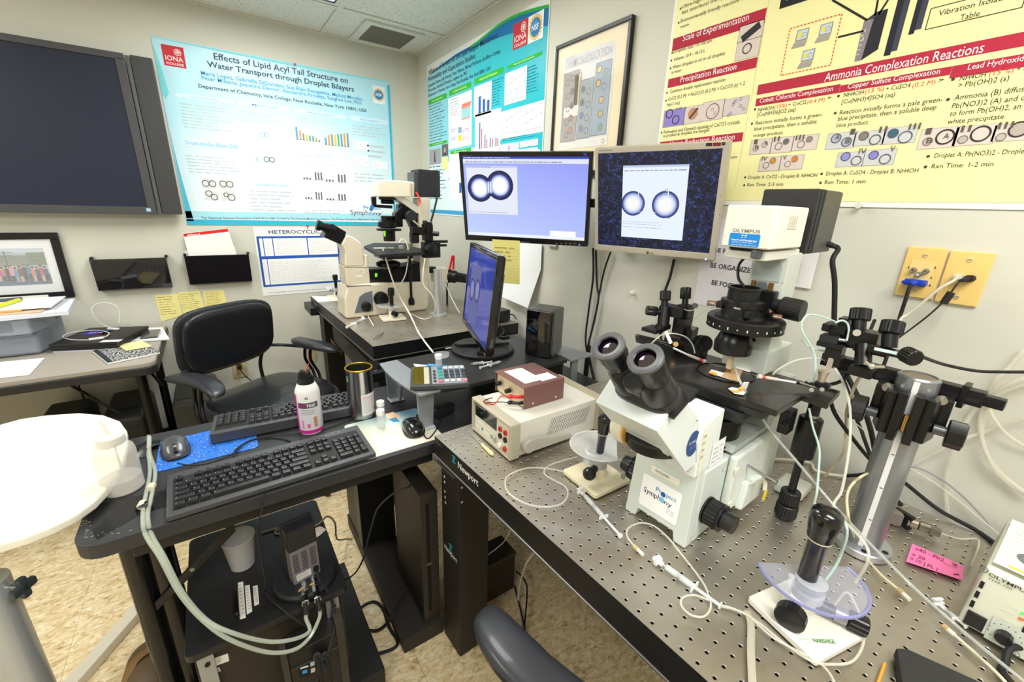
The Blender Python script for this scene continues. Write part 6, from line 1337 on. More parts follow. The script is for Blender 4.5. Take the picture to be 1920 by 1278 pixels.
# bundles of tubing around it
TB1 = mat('cfe8e2',.2,alpha=.7)
def kd_(pts,dist): return [D(*k(x,y),dist + (dd[0] if dd else 0)) for x,y,*dd in pts]
cord('teal_tube',kd_([(245,582),(150,545),(60,530),(15,575),(15,640),(55,710),(95,790),(105,880),(100,960)],.80),.0016,TB1,'pale aqua tube looping left of the right manipulator and down to its pipette')
cord('teal_tube',kd_([(235,585),(280,570),(315,590),(325,640),(310,705)],.775),.0018,TB1,'short pale aqua loop on top of the right manipulator')
cord('teal_tube',kd_([(175,775),(120,765),(60,740),(10,700)],.81),.0016,TB1,'pale aqua tube end sticking out left of the right manipulator')
cord('teal_tube',kd_([(60,725),(85,790),(95,850),(92,990)],.812),.0016,TB1,'second pale aqua tube running down behind the pipette clamp')
cord('teal_tube',[D(1517,765,.80),D(1524,800,.80),D(1536,840,.79),D(1535,880,.77),D(1532,920,.75),D(1530,955,.745),V3((.26,-.57,.96)),V3((.262,-.575,.90)),V3((.25,-.57,.86))],.0020,TB1,'aqua tube dropping from under the stage to the near joystick')
cord('white_tube',[D(1566,690,.79),D(1580,715,.775),D(1593,760,.76),D(1594,820,.745),D(1588,870,.73),D(1578,920,.715),D(1565,955,.70),V3((.275,-.60,.93)),V3((.27,-.60,.87))],.0022,TUBE,'white tube from the right manipulator down to the near joystick')
cord('black_cable',[D(1548,722,.84),D(1575,715,.84),D(1592,698,.84),D(1605,672,.86),D(1618,650,.88),X(1640,600,.72)],.0034,RUB,'black cable curling behind the cross bar at the right manipulator')
cord('black_cable',[D(1572,690,.88),D(1590,735,.90),X(1608,790,.74),X(1618,815,.745),X(1634,880,.74),V3((.745,-.45,.79))],.0042,RUB,'black cable passing behind the silver post, the left one')
cord('black_cable',[D(1558,755,.90),D(1575,790,.92),X(1640,870,.75),X(1690,900,.75),X(1760,955,.76),X(1840,1000,.765),V3((.66,-.76,.80)),V3((.62,-.78,.79))],.0042,RUB,'thick black cable running behind the silver post down to the white lamp supply')
cord('black_cable',[D(*k(785,800),gx - .12),X(1770,683,.66),X(1830,695,.70),X(1880,697,.73),X(1960,697,.75)],.0030,RUB,'dark cable running right along the wall from the manipulator knob')
cord('tan_tube',[D(1612,706,.79),D(1600,730,.79),D(1588,770,.80),X(1586,800,.72),X(1580,850,.72),V3((.70,-.42,.786))],.0028,mat('b9ab8e',.4),'tan tube dropping behind the silver post to the table')
cord('thin_tube',[X(1550,757,.6),X(1600,790,.7),X(1697,870,.745),X(1760,910,.755),X(1848,980,.76),V3((.66,-.79,.80))],.0014,TUBE,'thin pale tube running along the wall behind the silver post')
cord('white_tube',[V3((.40,-.13,.787)),Z(1490,862,.787),Z(1530,882,.787),Z(1580,892,.787),Z(1640,893,.787)],.0036,mat('e4ded0',.4),'white tube lying on the table behind the post')
# tubing bundle on the wall at the far right
t = T('tubing_bundle','coil of clear plastic tubing taped to the wall at the right edge','tubing',(XW,-.66,1.1)); TQ = mat('e6e2d2',.3,alpha=.36)
XX = XW - .012
for pts,r in (([(1920,655),(1890,690),(1865,715),(1845,745),(1812,790),(1790,840),(1775,890),(1777,960),(1800,1010)],.0042),([(1960,690),(1910,712),(1870,735),(1845,762),(1838,800),(1850,850),(1880,890),(1925,925)],.0042),
    ([(1970,710),(1915,722),(1865,745),(1843,790),(1842,830),(1865,880),(1890,905),(1930,930)],.0042),([(1850,755),(1865,785),(1890,815),(1930,840),(1970,850)],.0030),([(1695,880),(1760,845),(1800,825),(1850,808),(1900,790),(1960,775)],.0036),([(1860,740),(1900,720),(1970,700)],.0030)):
    B(mat=TQ).tube([X(u,v,XX - .004*i_ % .012) for i_,(u,v) in enumerate(pts)],r,10).obj('tube',t)
B(mat=mat('e6d7a2',.5)).prism([X(*q,XW - .002) for q in ((1828,738),(1862,748),(1862,768),(1826,760))],(-.0006,0,0)).obj('yellow_note',t)
B(mat=WHT).tube([X(1832,755,XX - .012),X(1850,758,XX - .02),X(1862,750,XX - .012)],.002,6).obj('cable_tie',t)
cord('grey_wire',[X(1693,876,.76),X(1720,876,.77),X(1760,895,.775),X(1800,925,.78),X(1840,965,.78),X(1856,985,.77)],.0016,mat('8a8c94',.4),'thin grey wire arching from behind the post to the white lamp supply')

# ------------------------------------------------------------------ lamp power supply
t = T('lamp_power_supply','white bench power supply with black rocker switch at the right edge','power supply',(.52,-.78,.7815))
x0,x1,y1,y0,z0,z1 = .436,.625,-.702,-.86,.787,.897; PS = mat('dfe0ce',.42)
b = B(mat=PS); b.prism([(x0,y1,z0),(x0 + .004,y1 - .004,z1),(x0 + .06,y1 - .004,z1 + .004),(x1,y1 - .004,z1 + .004),(x1,y1,z1 - .05),(x1,y1,z0)],(0,y0 - y1,0),bev=.005,seg=3); b.obj('case',t)
for yy in (y1 - .02,y0 + .02): B(mat=BLK).cyl((x0 + .02,yy,.7815),(x0 + .02,yy,z0 + .002),.007).cyl((x1 - .02,yy,.7815),(x1 - .02,yy,z0 + .002),.007).obj('rubber_foot',t)
s = Sheet((x0,0,z0),EYn,V3((.004,0,.110)),t,.0002,.0012); k = lambda x,y: (1760 + x/3.894,950 + y/3.894)
s.TX('OLYMPUS',*k(362,495),*k(680,620),6.5,INK('3c3f3a'),1.4,1); s.TX('TH4-100',*k(358,520),*k(540,598),4,INK('6a6c64'),.3,1)
for x,y in ((315,565),(281,635),(246,703)): a,b_ = s.q(*k(x,y)); s.r(a - .0022,b_ - .0062,a + .0022,b_ + .0062,INK('17171a'),1)
for x,y in ((332,453),(558,1068)): a,b_ = s.q(*k(x,y)); s.ring(a,b_,.0048,.001,INK('55584e'),1); s.line([(a - .002,b_),(a + .002,b_)],.0008,INK('55584e'),1); s.line([(a,b_ - .002),(a,b_ + .002)],.0008,INK('55584e'),1)
A_ = s.q(*k(400,800)); s.r(A_[0],A_[1] - .040,A_[0] + .05,A_[1] + .004,INK('cdd4c8'),1)
a,b_ = s.q(*k(482,935))
for i in range(11): an = -2.3 + i*.46; s.ell(a + .0165*math.sin(-an),b_ + .0165*math.cos(an),.0008,.0008,INK('3a3c38'),2,8)
s.rows(*k(485,705),*k(580,762),1,INK('7a7c74'),2,.2,0); s.rows(*k(450,745),*k(555,790),1,INK('7a7c74'),2,.2,0)
p = s.q(*k(618,775)); s.ell(*p,.0028,.0022,mat('3ad04a',.4,emit=1.5),2,14); p = s.q(*k(604,815)); s.ell(*p,.0035,.0022,mat('e8582a',.4,emit=.8),2,14); p = s.q(*k(630,890)); s.r(p[0] - .002,p[1] - .006,p[0] + .004,p[1] + .006,INK('17171a'),2)
s.done('front_print','front_lettering')
a,b_ = s.q(*k(268,822)); q = s.w(a,b_,0); B(mat=mat('1b1b1d',.3)).box(q + V3((-.002,0,0)),(.006,.021,.024),bev=.001).obj('rocker_switch',t)
a,b_ = s.q(*k(482,935)); q = s.w(a,b_,0); B(mat=mat('1b1b1d',.3)).knob(q,q + V3((-.013,0,0)),.0095,12,d=.05).obj('dial_knob',t)
s = Sheet((0,0,z1 + .003),EYn,V3((1,0,.01)),t,.0002,.0016)
s.r(-y1 + .008,x0 + .012,-y0 - .005,x1 - .01,INK('e9eddf'),1); s.rows2(-y1 + .012,x0 + .09,-y0 - .01,x1 - .015,7,INK('b4b9a8'),2,.18,.3); s.rows2(-y1 + .012,x0 + .03,-y1 + .03,x0 + .085,6,INK('b4b9a8'),2,.18,.2)
s.ell(-y1 + .052,x0 + .062,.026,.022,INK('6a7070'),2,36); s.rows2(-y1 + .035,x0 + .05,-y1 + .075,x0 + .07,3,INK('c8cfc8'),3,.3,.2); s.r(-y1 + .022,x0 + .018,-y0 - .02,x0 + .024,INK('e6ea3a'),2); s.done('top_label')
t = T('glass_vial','small clear vial with cream cap standing on the white lamp supply','vial',(.55,-.755,z1 + .005))
B(mat=CLEAR).cyl((.55,-.757,z1 + .0065),(.55,-.757,z1 + .035),.011).obj('vial_body',t); B(mat=mat('e8e2d2',.4)).cyl((.55,-.757,z1 + .035),(.55,-.757,z1 + .05),.012).obj('cap',t)
cord('black_cable',[V3((.45,-.775,.80)),Z(1895,1215,.80),Z(1885,1245,.787),Z(1892,1275,.787),V3((.30,-.86,.788))],.0045,RUB,'black cable on the table at the lower right corner in front of the lamp supply')
# ------------------------------------------------------------------ joystick micromanipulators
def joystick(label,base,rz,post_r,ptop,near_):
    O = V3(base); t = T('joystick_controller',label,'controller',O,rz); M = Matrix.Translation(O) @ Matrix.Rotation(rz,4,'Z'); JW = mat('eeeae0',.35) if near_ else mat('ece2c4',.4)
    B(M,JW).prism([(x,y,.002) for x,y in rrect(-.057,-.057,.057,.057,.006)],(0,0,.009),bev=.002).obj('base_plate',t); B(M,mat('2b2b2d',.6)).box((0,0,.001),(.108,.108,.002)).obj('base_pad',t)
    return t,M,JW
t,M,JW = joystick('white joystick controller with a black stick and violet-edged clear disc, nearest one',(.230,-.5625,.7815),-.215,.01,.99,True)
B(M,JW).box((.0,.01,.0295),(.052,.030,.037),bev=.002).obj('pedestal',t)
B(M,mat('c8ccd8',.05,alpha=.55)).lathe((0,.005,.048),[(.022,0),(.022,.012),(.018,.013),(.018,.022),(.022,.023),(.022,.030),(.018,.031)],seg=32).obj('clear_collar',t)
DA = [math.radians(-218 + i*208/36) for i in range(37)]; DC = (.016,.016)
B(M,CLEARB).prism([(DC[0] + .074*math.cos(a),DC[1] + .074*math.sin(a),.070) for a in DA],(0,0,.004)).obj('hand_rest_disc',t)
e_ = [V3((DC[0] + .0745*math.cos(a),DC[1] + .0745*math.sin(a),.072)) for a in DA[::2]]
B(M,mat('8f90c4',.15,alpha=.75)).tube(e_,.0026,6,sub=2).obj('disc_rim',t)
for x,y in ((-.024,.02),(.022,.02)): B(M,CLEAR).cyl((x,y,.048),(x,y,.080),.005).obj('disc_pillar',t)
jd = V3((0,.0,1)); q0 = V3((0,.012,.072))
o = B(M,mat('0d0d0f',.14,coat=.5)).lathe(q0,[(.0135,0),(.0135,.078),(.0145,.080)],(.02,0,1),28).obj('stick',t)
B(M,mat('d9d2c0',.3)).lathe(q0 + V3((.0015,0,.078)),[(.0165,0),(.0165,.0015)],(.02,0,1),28).obj('stick_ring',t)
B(M,mat('111113',.2,coat=.4)).lathe(q0 + V3((.0016,0,.080)),[(.0165,0),(.0175,.003),(.0175,.010),(.0185,.012),(.021,.032),(.0215,.038),(.020,.046),(.015,.051),(.004,.0545)],(.02,0,1),36).obj('stick_head',t)
c = V3((-.026,.004,.030)); dd = V3((-.85,-.35,0)).normalized()
B(M,STEEL).cyl(c,c + dd*.008,.008).obj('side_shaft',t); B(M,mat('17171a',.25)).knob(c + dd*.008,c + dd*.026,.021,26,d=.03).obj('side_knob',t)
c = V3((.022,-.0,.026)); dd = V3((.55,-.82,-.05)).normalized()
B(M,mat('17171a',.25)).cyl(c,c + dd*.022,.010).cyl(c + dd*.024,c + dd*.040,.012,m=mat('9a9a9e',.3,.6)).knob(c + dd*.042,c + dd*.066,.015,16).obj('fine_knob',t)
zt_ = .7815 + .0112; ta,tb = Z(1503,1203,zt_),Z(1568,1207,zt_); tx_ = (tb - ta).normalized(); s = Sheet(ta,tx_,EZ.cross(tx_),t,.0002,.0004); tl = (tb - ta).length
s.text('NARISHIGE',tl*.37,0,tl*.63,.0066,INK('2f8a4a'),1.2,1); s.poly([(0,.0075),(tl*.3,.0075),(tl*.27,.001),(tl*.15,-.002),(tl*.04,.001)],INK('bcd6c0'),1); s.poly([(tl*.02,.006),(tl*.28,.006),(tl*.25,.0015),(tl*.15,-.0008),(tl*.05,.0015)],INK('eef2ea'),2); s.r(tl*.04,.0035,tl*.26,.0048,INK('8ac09a'),3); s.done('base_print','base_lettering')
t,M,JW = joystick('cream joystick controller with a black stick and clear disc beside the bench multimeter',(.215,-.118,.7815),-.02,.01,.95,False)
B(M,JW).lathe((.002,.0,.011),[(.033,0),(.024,.004),(.021,.022),(.021,.026)],seg=28).obj('pedestal',t)
B(M,mat('b9b9b4',.4,.3)).lathe((.002,0,.037),[(.021,0),(.021,.013),(.017,.014)],seg=28).obj('metal_collar',t)
B(M,mat('dfe2e4',.08,alpha=.4)).lathe((.002,.012,.050),[(.024,-.012),(.027,-.010),(.025,.018),(.020,.021),(.016,.018)],seg=28).obj('clear_collar',t)
B(M,mat('e6e8e8',.08,alpha=.32)).prism([(.03 + .068*math.cos(a),.030 + .068*math.sin(a),.064) for a in [PI*.02 + i*(PI*1.45)/36 for i in range(37)]],(0,0,.004)).obj('hand_rest_disc',t)
B(M,mat('e4e4e0',.15,alpha=.6)).tube([V3((.03 + .0685*math.cos(a),.030 + .0685*math.sin(a),.066)) for a in [PI*.02 + i*(PI*1.45)/24 for i in range(25)]],.002,6,sub=2).obj('disc_rim',t)
q0 = V3((.008,.004,.052))
B(M,mat('0d0d0f',.16,coat=.5)).lathe(q0,[(.006,0),(.009,.010),(.0105,.062),(.012,.064)],(.06,0,1),24).obj('stick',t); B(M,mat('b9b9b4',.3)).lathe(q0 + V3((.004,0,.064)),[(.0125,0),(.0125,.0015)],(.06,0,1),24).obj('stick_ring',t)
B(M,mat('111113',.2,coat=.4)).lathe(q0 + V3((.004,0,.066)),[(.0125,0),(.013,.008),(.0145,.012),(.0165,.030),(.017,.036),(.013,.044),(.004,.048)],(.06,0,1),30).obj('stick_head',t)
c = V3((-.018,-.01,.040)); dd = V3((-.9,-.3,0)).normalized(); B(M,mat('17171a',.25)).cyl(c,c + dd*.02,.009).lathe(c + dd*.018,[(.011,0),(.015,.004),(.015,.012),(.011,.018),(.003,.020)],dd,24).obj('side_knob',t)
B(M,STEEL).cyl((.046,-.042,.011),(.046,-.042,.020),.005).obj('base_screw',t)

# ------------------------------------------------------------------ multimeter and brown supply box
t = T('bench_multimeter','beige bench multimeter with dark display and carry handle on the near breadboard','multimeter',(.24,.15,.7815))
x0,x1,y0,y1,z0,z1 = .076,.395,.046,.243,.786,.882
BE = mat('b3ac9a',.5); BW = mat('d9d6cc',.4); PNL = mat('e2decf',.45)
b = B(mat=BE); 
for a_,c_ in (((x0,y0,z0 - .003),(x0 + .032,y0 + .012,z1 + .003)),((x0,y1 - .012,z0 - .003),(x0 + .032,y1,z1 + .003)),((x0,y0 + .006,z1 - .008),(x0 + .032,y1 - .006,z1 + .003)),((x0,y0 + .006,z0 - .003),(x0 + .032,y1 - .006,z0 + .008))): b.box2(a_,c_,bev=.005,seg=3)
b.obj('front_bumper',t); B(mat=PNL).box2((x0 + .006,y0 + .01,z0 + .004),(x0 + .014,y1 - .01,z1 - .004)).obj('front_panel',t)
B(mat=BW).box2((x0 + .02,y0 + .006,z0),(x1,y1 - .006,z1),bev=.002).obj('case',t)
b = B(mat=mat('aaa188',.55)); b.box2((x1 - .02,y0 - .004,z0 - .003),(x1 + .012,y1 + .004,z1 + .004),bev=.006,seg=3)
for zz in (z0 + .01,z1 - .014): b.box2((x1 + .008,y0 - .002,zz - .008),(x1 + .026,y0 + .03,zz + .010),bev=.004); b.box2((x1 + .008,y1 - .03,zz - .008),(x1 + .026,y1 + .002,zz + .010),bev=.004)
b.obj('rear_bumper',t)
s = Sheet((x0 + .006,0,0),EYn,EZ,t,.0002,.0003); k = lambda x,y: (860 + x/5.558,650 + y/5.558)
yl,yr = -y1 + .014,-y0 - .014; W_ = yr - yl
s.r(yl,z0 + .048,yl + W_*.66,z1 - .010,mat('16201e',.08,coat=.6),1); s.rows2(yl + .005,z1 - .017,yl + .05,z1 - .012,1,INK('c8ccc8'),2,.5,0)
for i in range(7):
    for j in range(2): s.ell(yl + .008 + i*W_*.062,z0 + .036 - j*.014 - .002,.0052,.0045,INK('f2f0e8' if (i,j) not in ((3,1),) else '2aa58a'),2,14)
for (fx,zz,r_,cc) in ((.52,.020,.0055,'6aa0c8'),(.60,.030,.006,'dcd8c8'),(.60,.016,.008,'b9b4a4'),(.66,.022,.007,'c4bfae')): s.ell(yl + W_*fx,z0 + zz,r_,r_,INK(cc),2,16)
s.rows2(yl + W_*.72,z1 - .012,yr,z1 - .009,1,INK('b4ae9c'),2,.4,0); s.done('panel_print','panel_lettering')
for fx,zz,cc in ((.77,.064,'cf2a22'),(.91,.064,'cf2a22'),(.77,.044,'1a1a1c'),(.91,.044,'1a1a1c'),(.91,.018,'cf2a22')):
    yy = -(yl + W_*fx); o = B(mat=mat(cc,.3)).lathe((x0 + .006,yy,z0 + zz),[(.0075,0),(.0075,.004),(.005,.0045)],(-1,0,0),20).obj('input_jack',t); B(mat=BLK).cyl((x0 + .0012,yy,z0 + zz),(x0 + .0008,yy,z0 + zz),.0028,seg=12).obj('jack_hole',o)
B(mat=mat('f0eee6',.3)).cyl((x0 + .006,-(yl + W_*.78),z0 + .018),(x0 - .001,-(yl + W_*.78),z0 + .018),.0065).obj('button',t)
s = Sheet((0,y0 + .006,0),EX,EZ,t,.0002,.0003)
for i in range(20):
    for j in range(9):
        s.ell(.20 + i*.0072 + j*.0018,z0 + .036 + j*.0052 ,.0016,.0020,INK('2a2822'),1,6)
s.b.obj('side_vents',t,kind='stuff'); s.b = B()
b = B(mat=mat('b4b0a6',.45)); b.cyl((x0 + .055,y0 + .006,z0 + .030),(x0 + .055,y0 - .014,z0 + .030),.020,ch=.003); b.prism([(x0 + .045,y0 - .002,z0 + .046),(x0 + .075,y0 - .002,z0 + .048),(x0 + .20,y0 - .002,z0 + .022),(x0 + .205,y0 - .002,z0 + .010),(x0 + .06,y0 - .002,z0 + .012)],(0,-.010,0),bev=.003); b.obj('carry_handle',t)
for xx in (x0 + .03,x1 - .03): B(mat=BLK).box2((xx - .01,y0 + .02,.7815),(xx + .01,y1 - .02,z0)).obj('foot_bar',t)
t = T('supply_box','brown metal box with cream panel and two knobs on top of the multimeter','power supply',(.23,.17,z1 + .001))
bz0,bz1 = z1 + .003,z1 + .064; P4 = [PL(*q,V3((0,0,bz0)),EZ) for q in ((982,767),(929,731),(1055,745))]
bx0 = P4[0].x; by0 = P4[0].y; BM_ = Matrix.Translation((bx0,by0,0)); ang = math.atan2(P4[2].y - by0,P4[2].x - bx0); ang2 = math.atan2(P4[1].y - by0,P4[1].x - bx0) - PI/2; ang = (ang + ang2)/2
BM_ = BM_ @ Matrix.Rotation(ang,4,'Z'); bl = (P4[2] - P4[0]).length; bw = (P4[1] - P4[0]).length
BRN = mat('76524c',.45,noise=.05,scale=600)
b = B(BM_,BRN); b.box2((0,0,bz0),(bl,.0025,bz1)).box2((0,bw - .0025,bz0),(bl,bw,bz1)).box2((-.004,0,bz1 - .0025),(bl,bw,bz1),bev=.001,seg=1).box2((bl - .002,.002,bz0),(bl,bw - .002,bz1)); b.obj('cover',t)
B(BM_,mat('e0cfae',.5)).box2((.006,.0026,bz0),(.009,bw - .0026,bz1 - .003)).box2((.006,.0026,bz0),(bl - .003,bw - .0026,bz0 + .002)).obj('chassis_panel',t)
for yy,zz in ((bw*.82,.032),(bw*.48,.028)):
    q = V3((.006,yy,bz0 + zz)); o = B(BM_,mat('c8c8c4',.3,.6)).lathe(q,[(.0105,0),(.0105,.003),(.007,.004)],(-1,0,0),24).obj('dial_skirt',t); B(BM_,mat('141416',.3)).knob(q + V3((-.003,0,0)),q + V3((-.020,0,0)),.0065,14).obj('dial_knob',o)
for zz,cc,lb in ((.030,'d42420','red_plug'),(.012,'1a1a1c','black_plug')):
    q = V3((.006,bw*.10,bz0 + zz)); B(BM_,mat(cc,.35)).cyl(q,q + V3((-.010,.002,0)),.0045).cyl(q + V3((-.010,.002,0)),q + V3((-.026,.012,.001)),.0042).sph(q + V3((-.030,.016,.001)),.0065,(1.2,1,.9)).obj(lb,t)
    q2 = BM_ @ (q + V3((-.032,.018,.001)))
    cord('test_lead',[q2,q2 + V3((-.012,.02,-.004)),V3((.105,.165 + (.01 if cc[0] == '1' else 0),z1 + .006)),V3((.085,.175 + (.006 if cc[0] == '1' else 0),z1 + .008)),V3((.09,.195,z1 + .007)),V3((.12,.20,z1 + .006))],.0014,mat(cc,.4),('red' if cc[0] == 'd' else 'black') + ' test lead looping in front of the brown box','wire')
s = Sheet(BM_ @ V3((0,0,bz1)),BM_.to_3x3() @ V3((0,-1,0)),BM_.to_3x3() @ V3((1,0,0)),t,.0002,.0003)
s.r(-bw + .018,.018,-.022,.075,INK('e9e2da'),1); s.r(-bw + .022,.022,-.03,.078,INK('f8f4f0'),2); s.r(-.055,.068,-.012,.122,INK('f6efea'),3); s.ring(-.033,.095,.0,0,INK('e0a090'),4) if 0 else None
s.rows2(-bw + .03,.03,-.04,.07,3,INK('efe8e4'),4,.2,.3); s.done('paper_labels')
s = Sheet(BM_ @ V3((0,0,0)),BM_.to_3x3() @ V3((1,0,0)),EZ,t,.0002,.0004)
for fx in (.22,.80): s.ell(bl*fx,bz0 + .010,.0032,.0032,INK('d8ccc4'),1,14); s.line([(bl*fx - .002,bz0 + .010),(bl*fx + .002,bz0 + .010)],.0006,INK('4a3a36'),2)
s.done('side_screws')
t = T('screwdriver','small screwdriver with a pale yellow handle lying in front of the multimeter','screwdriver',Z(915,842,.786))
P = [Z(u,v,.7865) for u,v in ((882,812),(903,832),(924,852))]
B(mat=STEEL).cyl(P[0],P[1],.0014).obj('shaft',t); d = P[2] - P[1]; B(mat=mat('efe6a0',.3)).lathe(P[1],[(.0025,0),(.004,d.length*.15),(.0035,d.length*.3),(.0052,d.length*.6),(.0055,d.length*.85),(.003,d.length)],d,16).obj('handle',t)

# ------------------------------------------------------------------ syringes, tubes, notes on the breadboard
SYR = mat('e6ecf0',.1,alpha=.45); SYW = mat('f2f3f4',.3,alpha=.85)
def syringe(label,a,b_,r=.0045,plunger=.55,stopcock=True,m=SYR):
    a,b_ = V3(a),V3(b_); d = b_ - a; L = d.length; u = d.normalized(); t = T('syringe',label,'syringe',a)
    B(mat=m).lathe(a,[(.0016,0),(.0016,.008),(r,.010),(r,L*.58)],u,18).obj('barrel',t)
    w = u.cross(EZ).normalized(); B(mat=SYW).box(a + u*L*.58,(.0022,r*4.6,r*1.6),rot=Matrix((u,w,EZ)).transposed(),bev=.0006).obj('finger_flange',t)
    B(mat=SYW).lathe(a + u*L*.58,[(r*.5,0),(r*.5,L*.40),(r*1.1,L*.401),(r*1.1,L*.42)],u,14).obj('plunger',t)
    B(mat=mat('39404a',.5)).cyl(a + u*(L*.30),a + u*(L*.33),r*.96).obj('plunger_seal',t)
    if stopcock:
        c = a - u*.007; B(mat=SYW).cyl(a - u*.016,a + u*.003,r*.9).cyl(c - w*.009,c + w*.009,r*.8).cyl(c - EZ*.003,c + EZ*.009,r*.9).box(c + EZ*.010 + w*.004,(.005,.016,.003),rot=Matrix((u,w,EZ)).transposed(),bev=.001).obj('stopcock',t)
    return t
z = .789
syringe('small clear syringe lying left of the microscope foot beside the cream joystick',Z(1093,925,z),Z(1164,1005,z),.0048)
syringe('clear syringe lying in front of the microscope, just left of the nearest joystick',Z(1240,1056,z),Z(1352,1136,z),.0055)
syringe('thin clear adapter with white stopcock right of the silver post',Z(1768,1138,z),Z(1812,1175,z),.0035)
BF = mat('cdb487',.3,.5)
def fitting(label,a,b_):
    a,b_ = V3(a),V3(b_); u = (b_ - a); t = T('luer_fitting',label,'fitting',a); B(mat=BF).knob(a,a + u*.45,.0045,6,d=.05).obj('brass_nut',t); B(mat=mat('e8e4d8',.2,alpha=.8)).cyl(a + u*.45,b_,.0036).obj('clear_sleeve',t)
fitting('brass and clear fitting ahead of the white stopcock right of the post',Z(1684,1104,z),Z(1706,1124,z)); fitting('brass fitting on the tube near the lower left of the lamp supply',Z(1768,1172,z),Z(1790,1190,z)); fitting('brass fitting joining the tube to the syringe in front of the microscope',Z(1188,1022,z),Z(1206,1040,z))
B_ = TUBE
cord('clear_tube',[Z(1162,800,.80),Z(1135,880,z),Z(1120,912,z),Z(1085,918,z)],.0016,B_,'thin tube from the microscope focus knob to the cream joystick') if 0 else None
cord('clear_tube',[Z(1168,866,.80),Z(1150,852,.82),V3((.225,-.118,.845))],.0014,B_,'thin tube from the cream joystick toward the microscope knob')
cord('clear_tube',[Z(1092,922,z),Z(1075,893,z),Z(1040,880,z),Z(990,877,z),Z(955,890,z),Z(947,905,z),Z(955,925,z),Z(985,943,z),Z(1020,950,z),Z(1050,945,z),Z(1064,930,z),Z(1060,912,z),Z(1030,895,z),Z(1020,885,z),Z(1030,872,z),Z(1060,862,z),Z(1082,856,z)],.0019,B_,'clear tube lying in a wide loop on the breadboard below the multimeter')
cord('clear_tube',[Z(1188,1022,z),Z(1176,1005,z),Z(1178,990,z),Z(1200,980,z),Z(1225,985,z),Z(1250,1005,z),Z(1275,1035,z),Z(1310,1080,z),Z(1325,1105,z),Z(1333,1135,z),Z(1320,1155,z),Z(1295,1152,z),Z(1278,1135,z),Z(1280,1120,z),Z(1302,1115,z),Z(1330,1125,z)],.0017,B_,'clear tube looping around the syringe in front of the microscope')
cord('clear_tube',[Z(1352,1136,z),Z(1385,1145,z),Z(1420,1165,z),Z(1470,1205,z),Z(1520,1238,z),Z(1560,1245,z),Z(1600,1238,z),Z(1620,1200,z),Z(1615,1160,z),Z(1590,1110,z),V3((.25,-.59,.83))],.0019,B_,'clear tube wrapping around the base of the nearest joystick')
cord('clear_tube',[Z(1355,1134,z + .002),Z(1400,1152,z + .002),Z(1450,1195,z + .002),Z(1540,1245,z),Z(1570,1290,z)],.0017,B_,'second clear tube along the front edge of the nearest joystick base')
cord('flat_cable',[Z(1400,1145,z),Z(1408,1170,z),Z(1408,1220,z),Z(1412,1300,z)],.0052,mat('b9b2a2',.35,alpha=.8),'flat grey ribbon cable running off the bottom of the photo left of the nearest joystick',flat=.25,up=(0,0,1))
cord('tan_tube',[Z(1684,1104,z),Z(1650,1075,z),Z(1620,1040,z),Z(1603,1010,.80),D(1592,975,.72),D(1588,930,.74),D(1600,905,.76),D(1625,888,.78),Z(1650,884,.80)],.0022,mat('e0d4b0',.3,alpha=.85),'yellowish tube curving over the post flange to the brass fitting')
cord('clear_tube',[Z(1790,1190,z),Z(1830,1225,z),Z(1870,1262,z),Z(1900,1295,z)],.0022,mat('e4dcc4',.3,alpha=.8),'yellowish tube leaving the fitting toward the bottom right corner')
# glass fuse/connector behind post
t = T('cable_connector','dark metal cable connector lying on the table behind the silver post','connector',Z(1700,978,.795))
P = [Z(u,v,.797) for u,v in ((1672,965),(1688,970),(1702,976),(1722,984),(1745,992),(1764,1000))]
b = B(mat=mat('8a8072',.4,.5)).box(P[0],(.030,.030,.028),rot=.5,bev=.003,m=mat('7a7068',.5)).box(P[1] + V3((.002,-.004,0)),(.010,.034,.030),rot=-.35,m=BLK).knob(P[2],P[3],.011,12).knob(P[3],P[4],.010,10,m=mat('6e675a',.4,.6)).cyl(P[4],P[5],.012,.008,8,m=mat('6e675a',.4,.6)); b.obj('connector_body',t)
cord('grey_wire',[P[5],Z(1800,1010,.79),Z(1835,1013,.79),V3((.60,-.69,.795))],.0018,mat('b9b4a8',.4),'pale wire from the dark connector to the lamp supply')
tag(B(mat=mat('ecd9a8',.5)).sq(Z(1668,945,.81),(.010,.010,.032),.8,.8,lambda q: (q.x + .1*q.z,q.y,q.z)).obj('foam_plug'),'small cream foam plug standing behind the silver post','plug')
t = T('sticky_note','bright pink sticky note with handwritten magnifications on the breadboard','note',Z(1755,1055,.785))
P = [Z(*q,.7835) for q in ((1710,1019),(1807,1061),(1803,1091),(1698,1054))]; P[2] = P[2] + V3((0,0,.004)); P[3] += V3((0,0,.002))
B(mat=mat('f27ab0',.7)).prism(P,(0,0,.0005)).obj('sheet',t)
s = Sheet(P[0] + V3((0,0,.001)),P[1] - P[0],(P[0] - P[3]),t,.0002,.0016); hk = INK('7a2a5a')
for tx,u0,v0,u1,v1,h in (('x40 - Ph2',1716,1031,1770,1054,6),('x 20',1711,1042,1736,1052,6),('x 10 ] Ph 1 .',1709,1050,1768,1072,6),('1',1788,1079,1792,1082,6)): s.TX(tx,u0,v0,u1,v1,h,hk,.2,2)
a,b_ = s.q(1790,1062); s.text('2',a - .004,b_ - .001,.008,.007,INK('3a1a3a'),1,2); s.line([(a - .014,b_ - .008),(a - .004,b_ - .010),(a + .004,b_ - .006)],.0008,INK('3a1a3a'),2); s.done('handwriting','handwritten_text')
t = T('black_folder','black folder lying on the breadboard at the bottom right of the photo','folder',Z(1700,1250,.785))
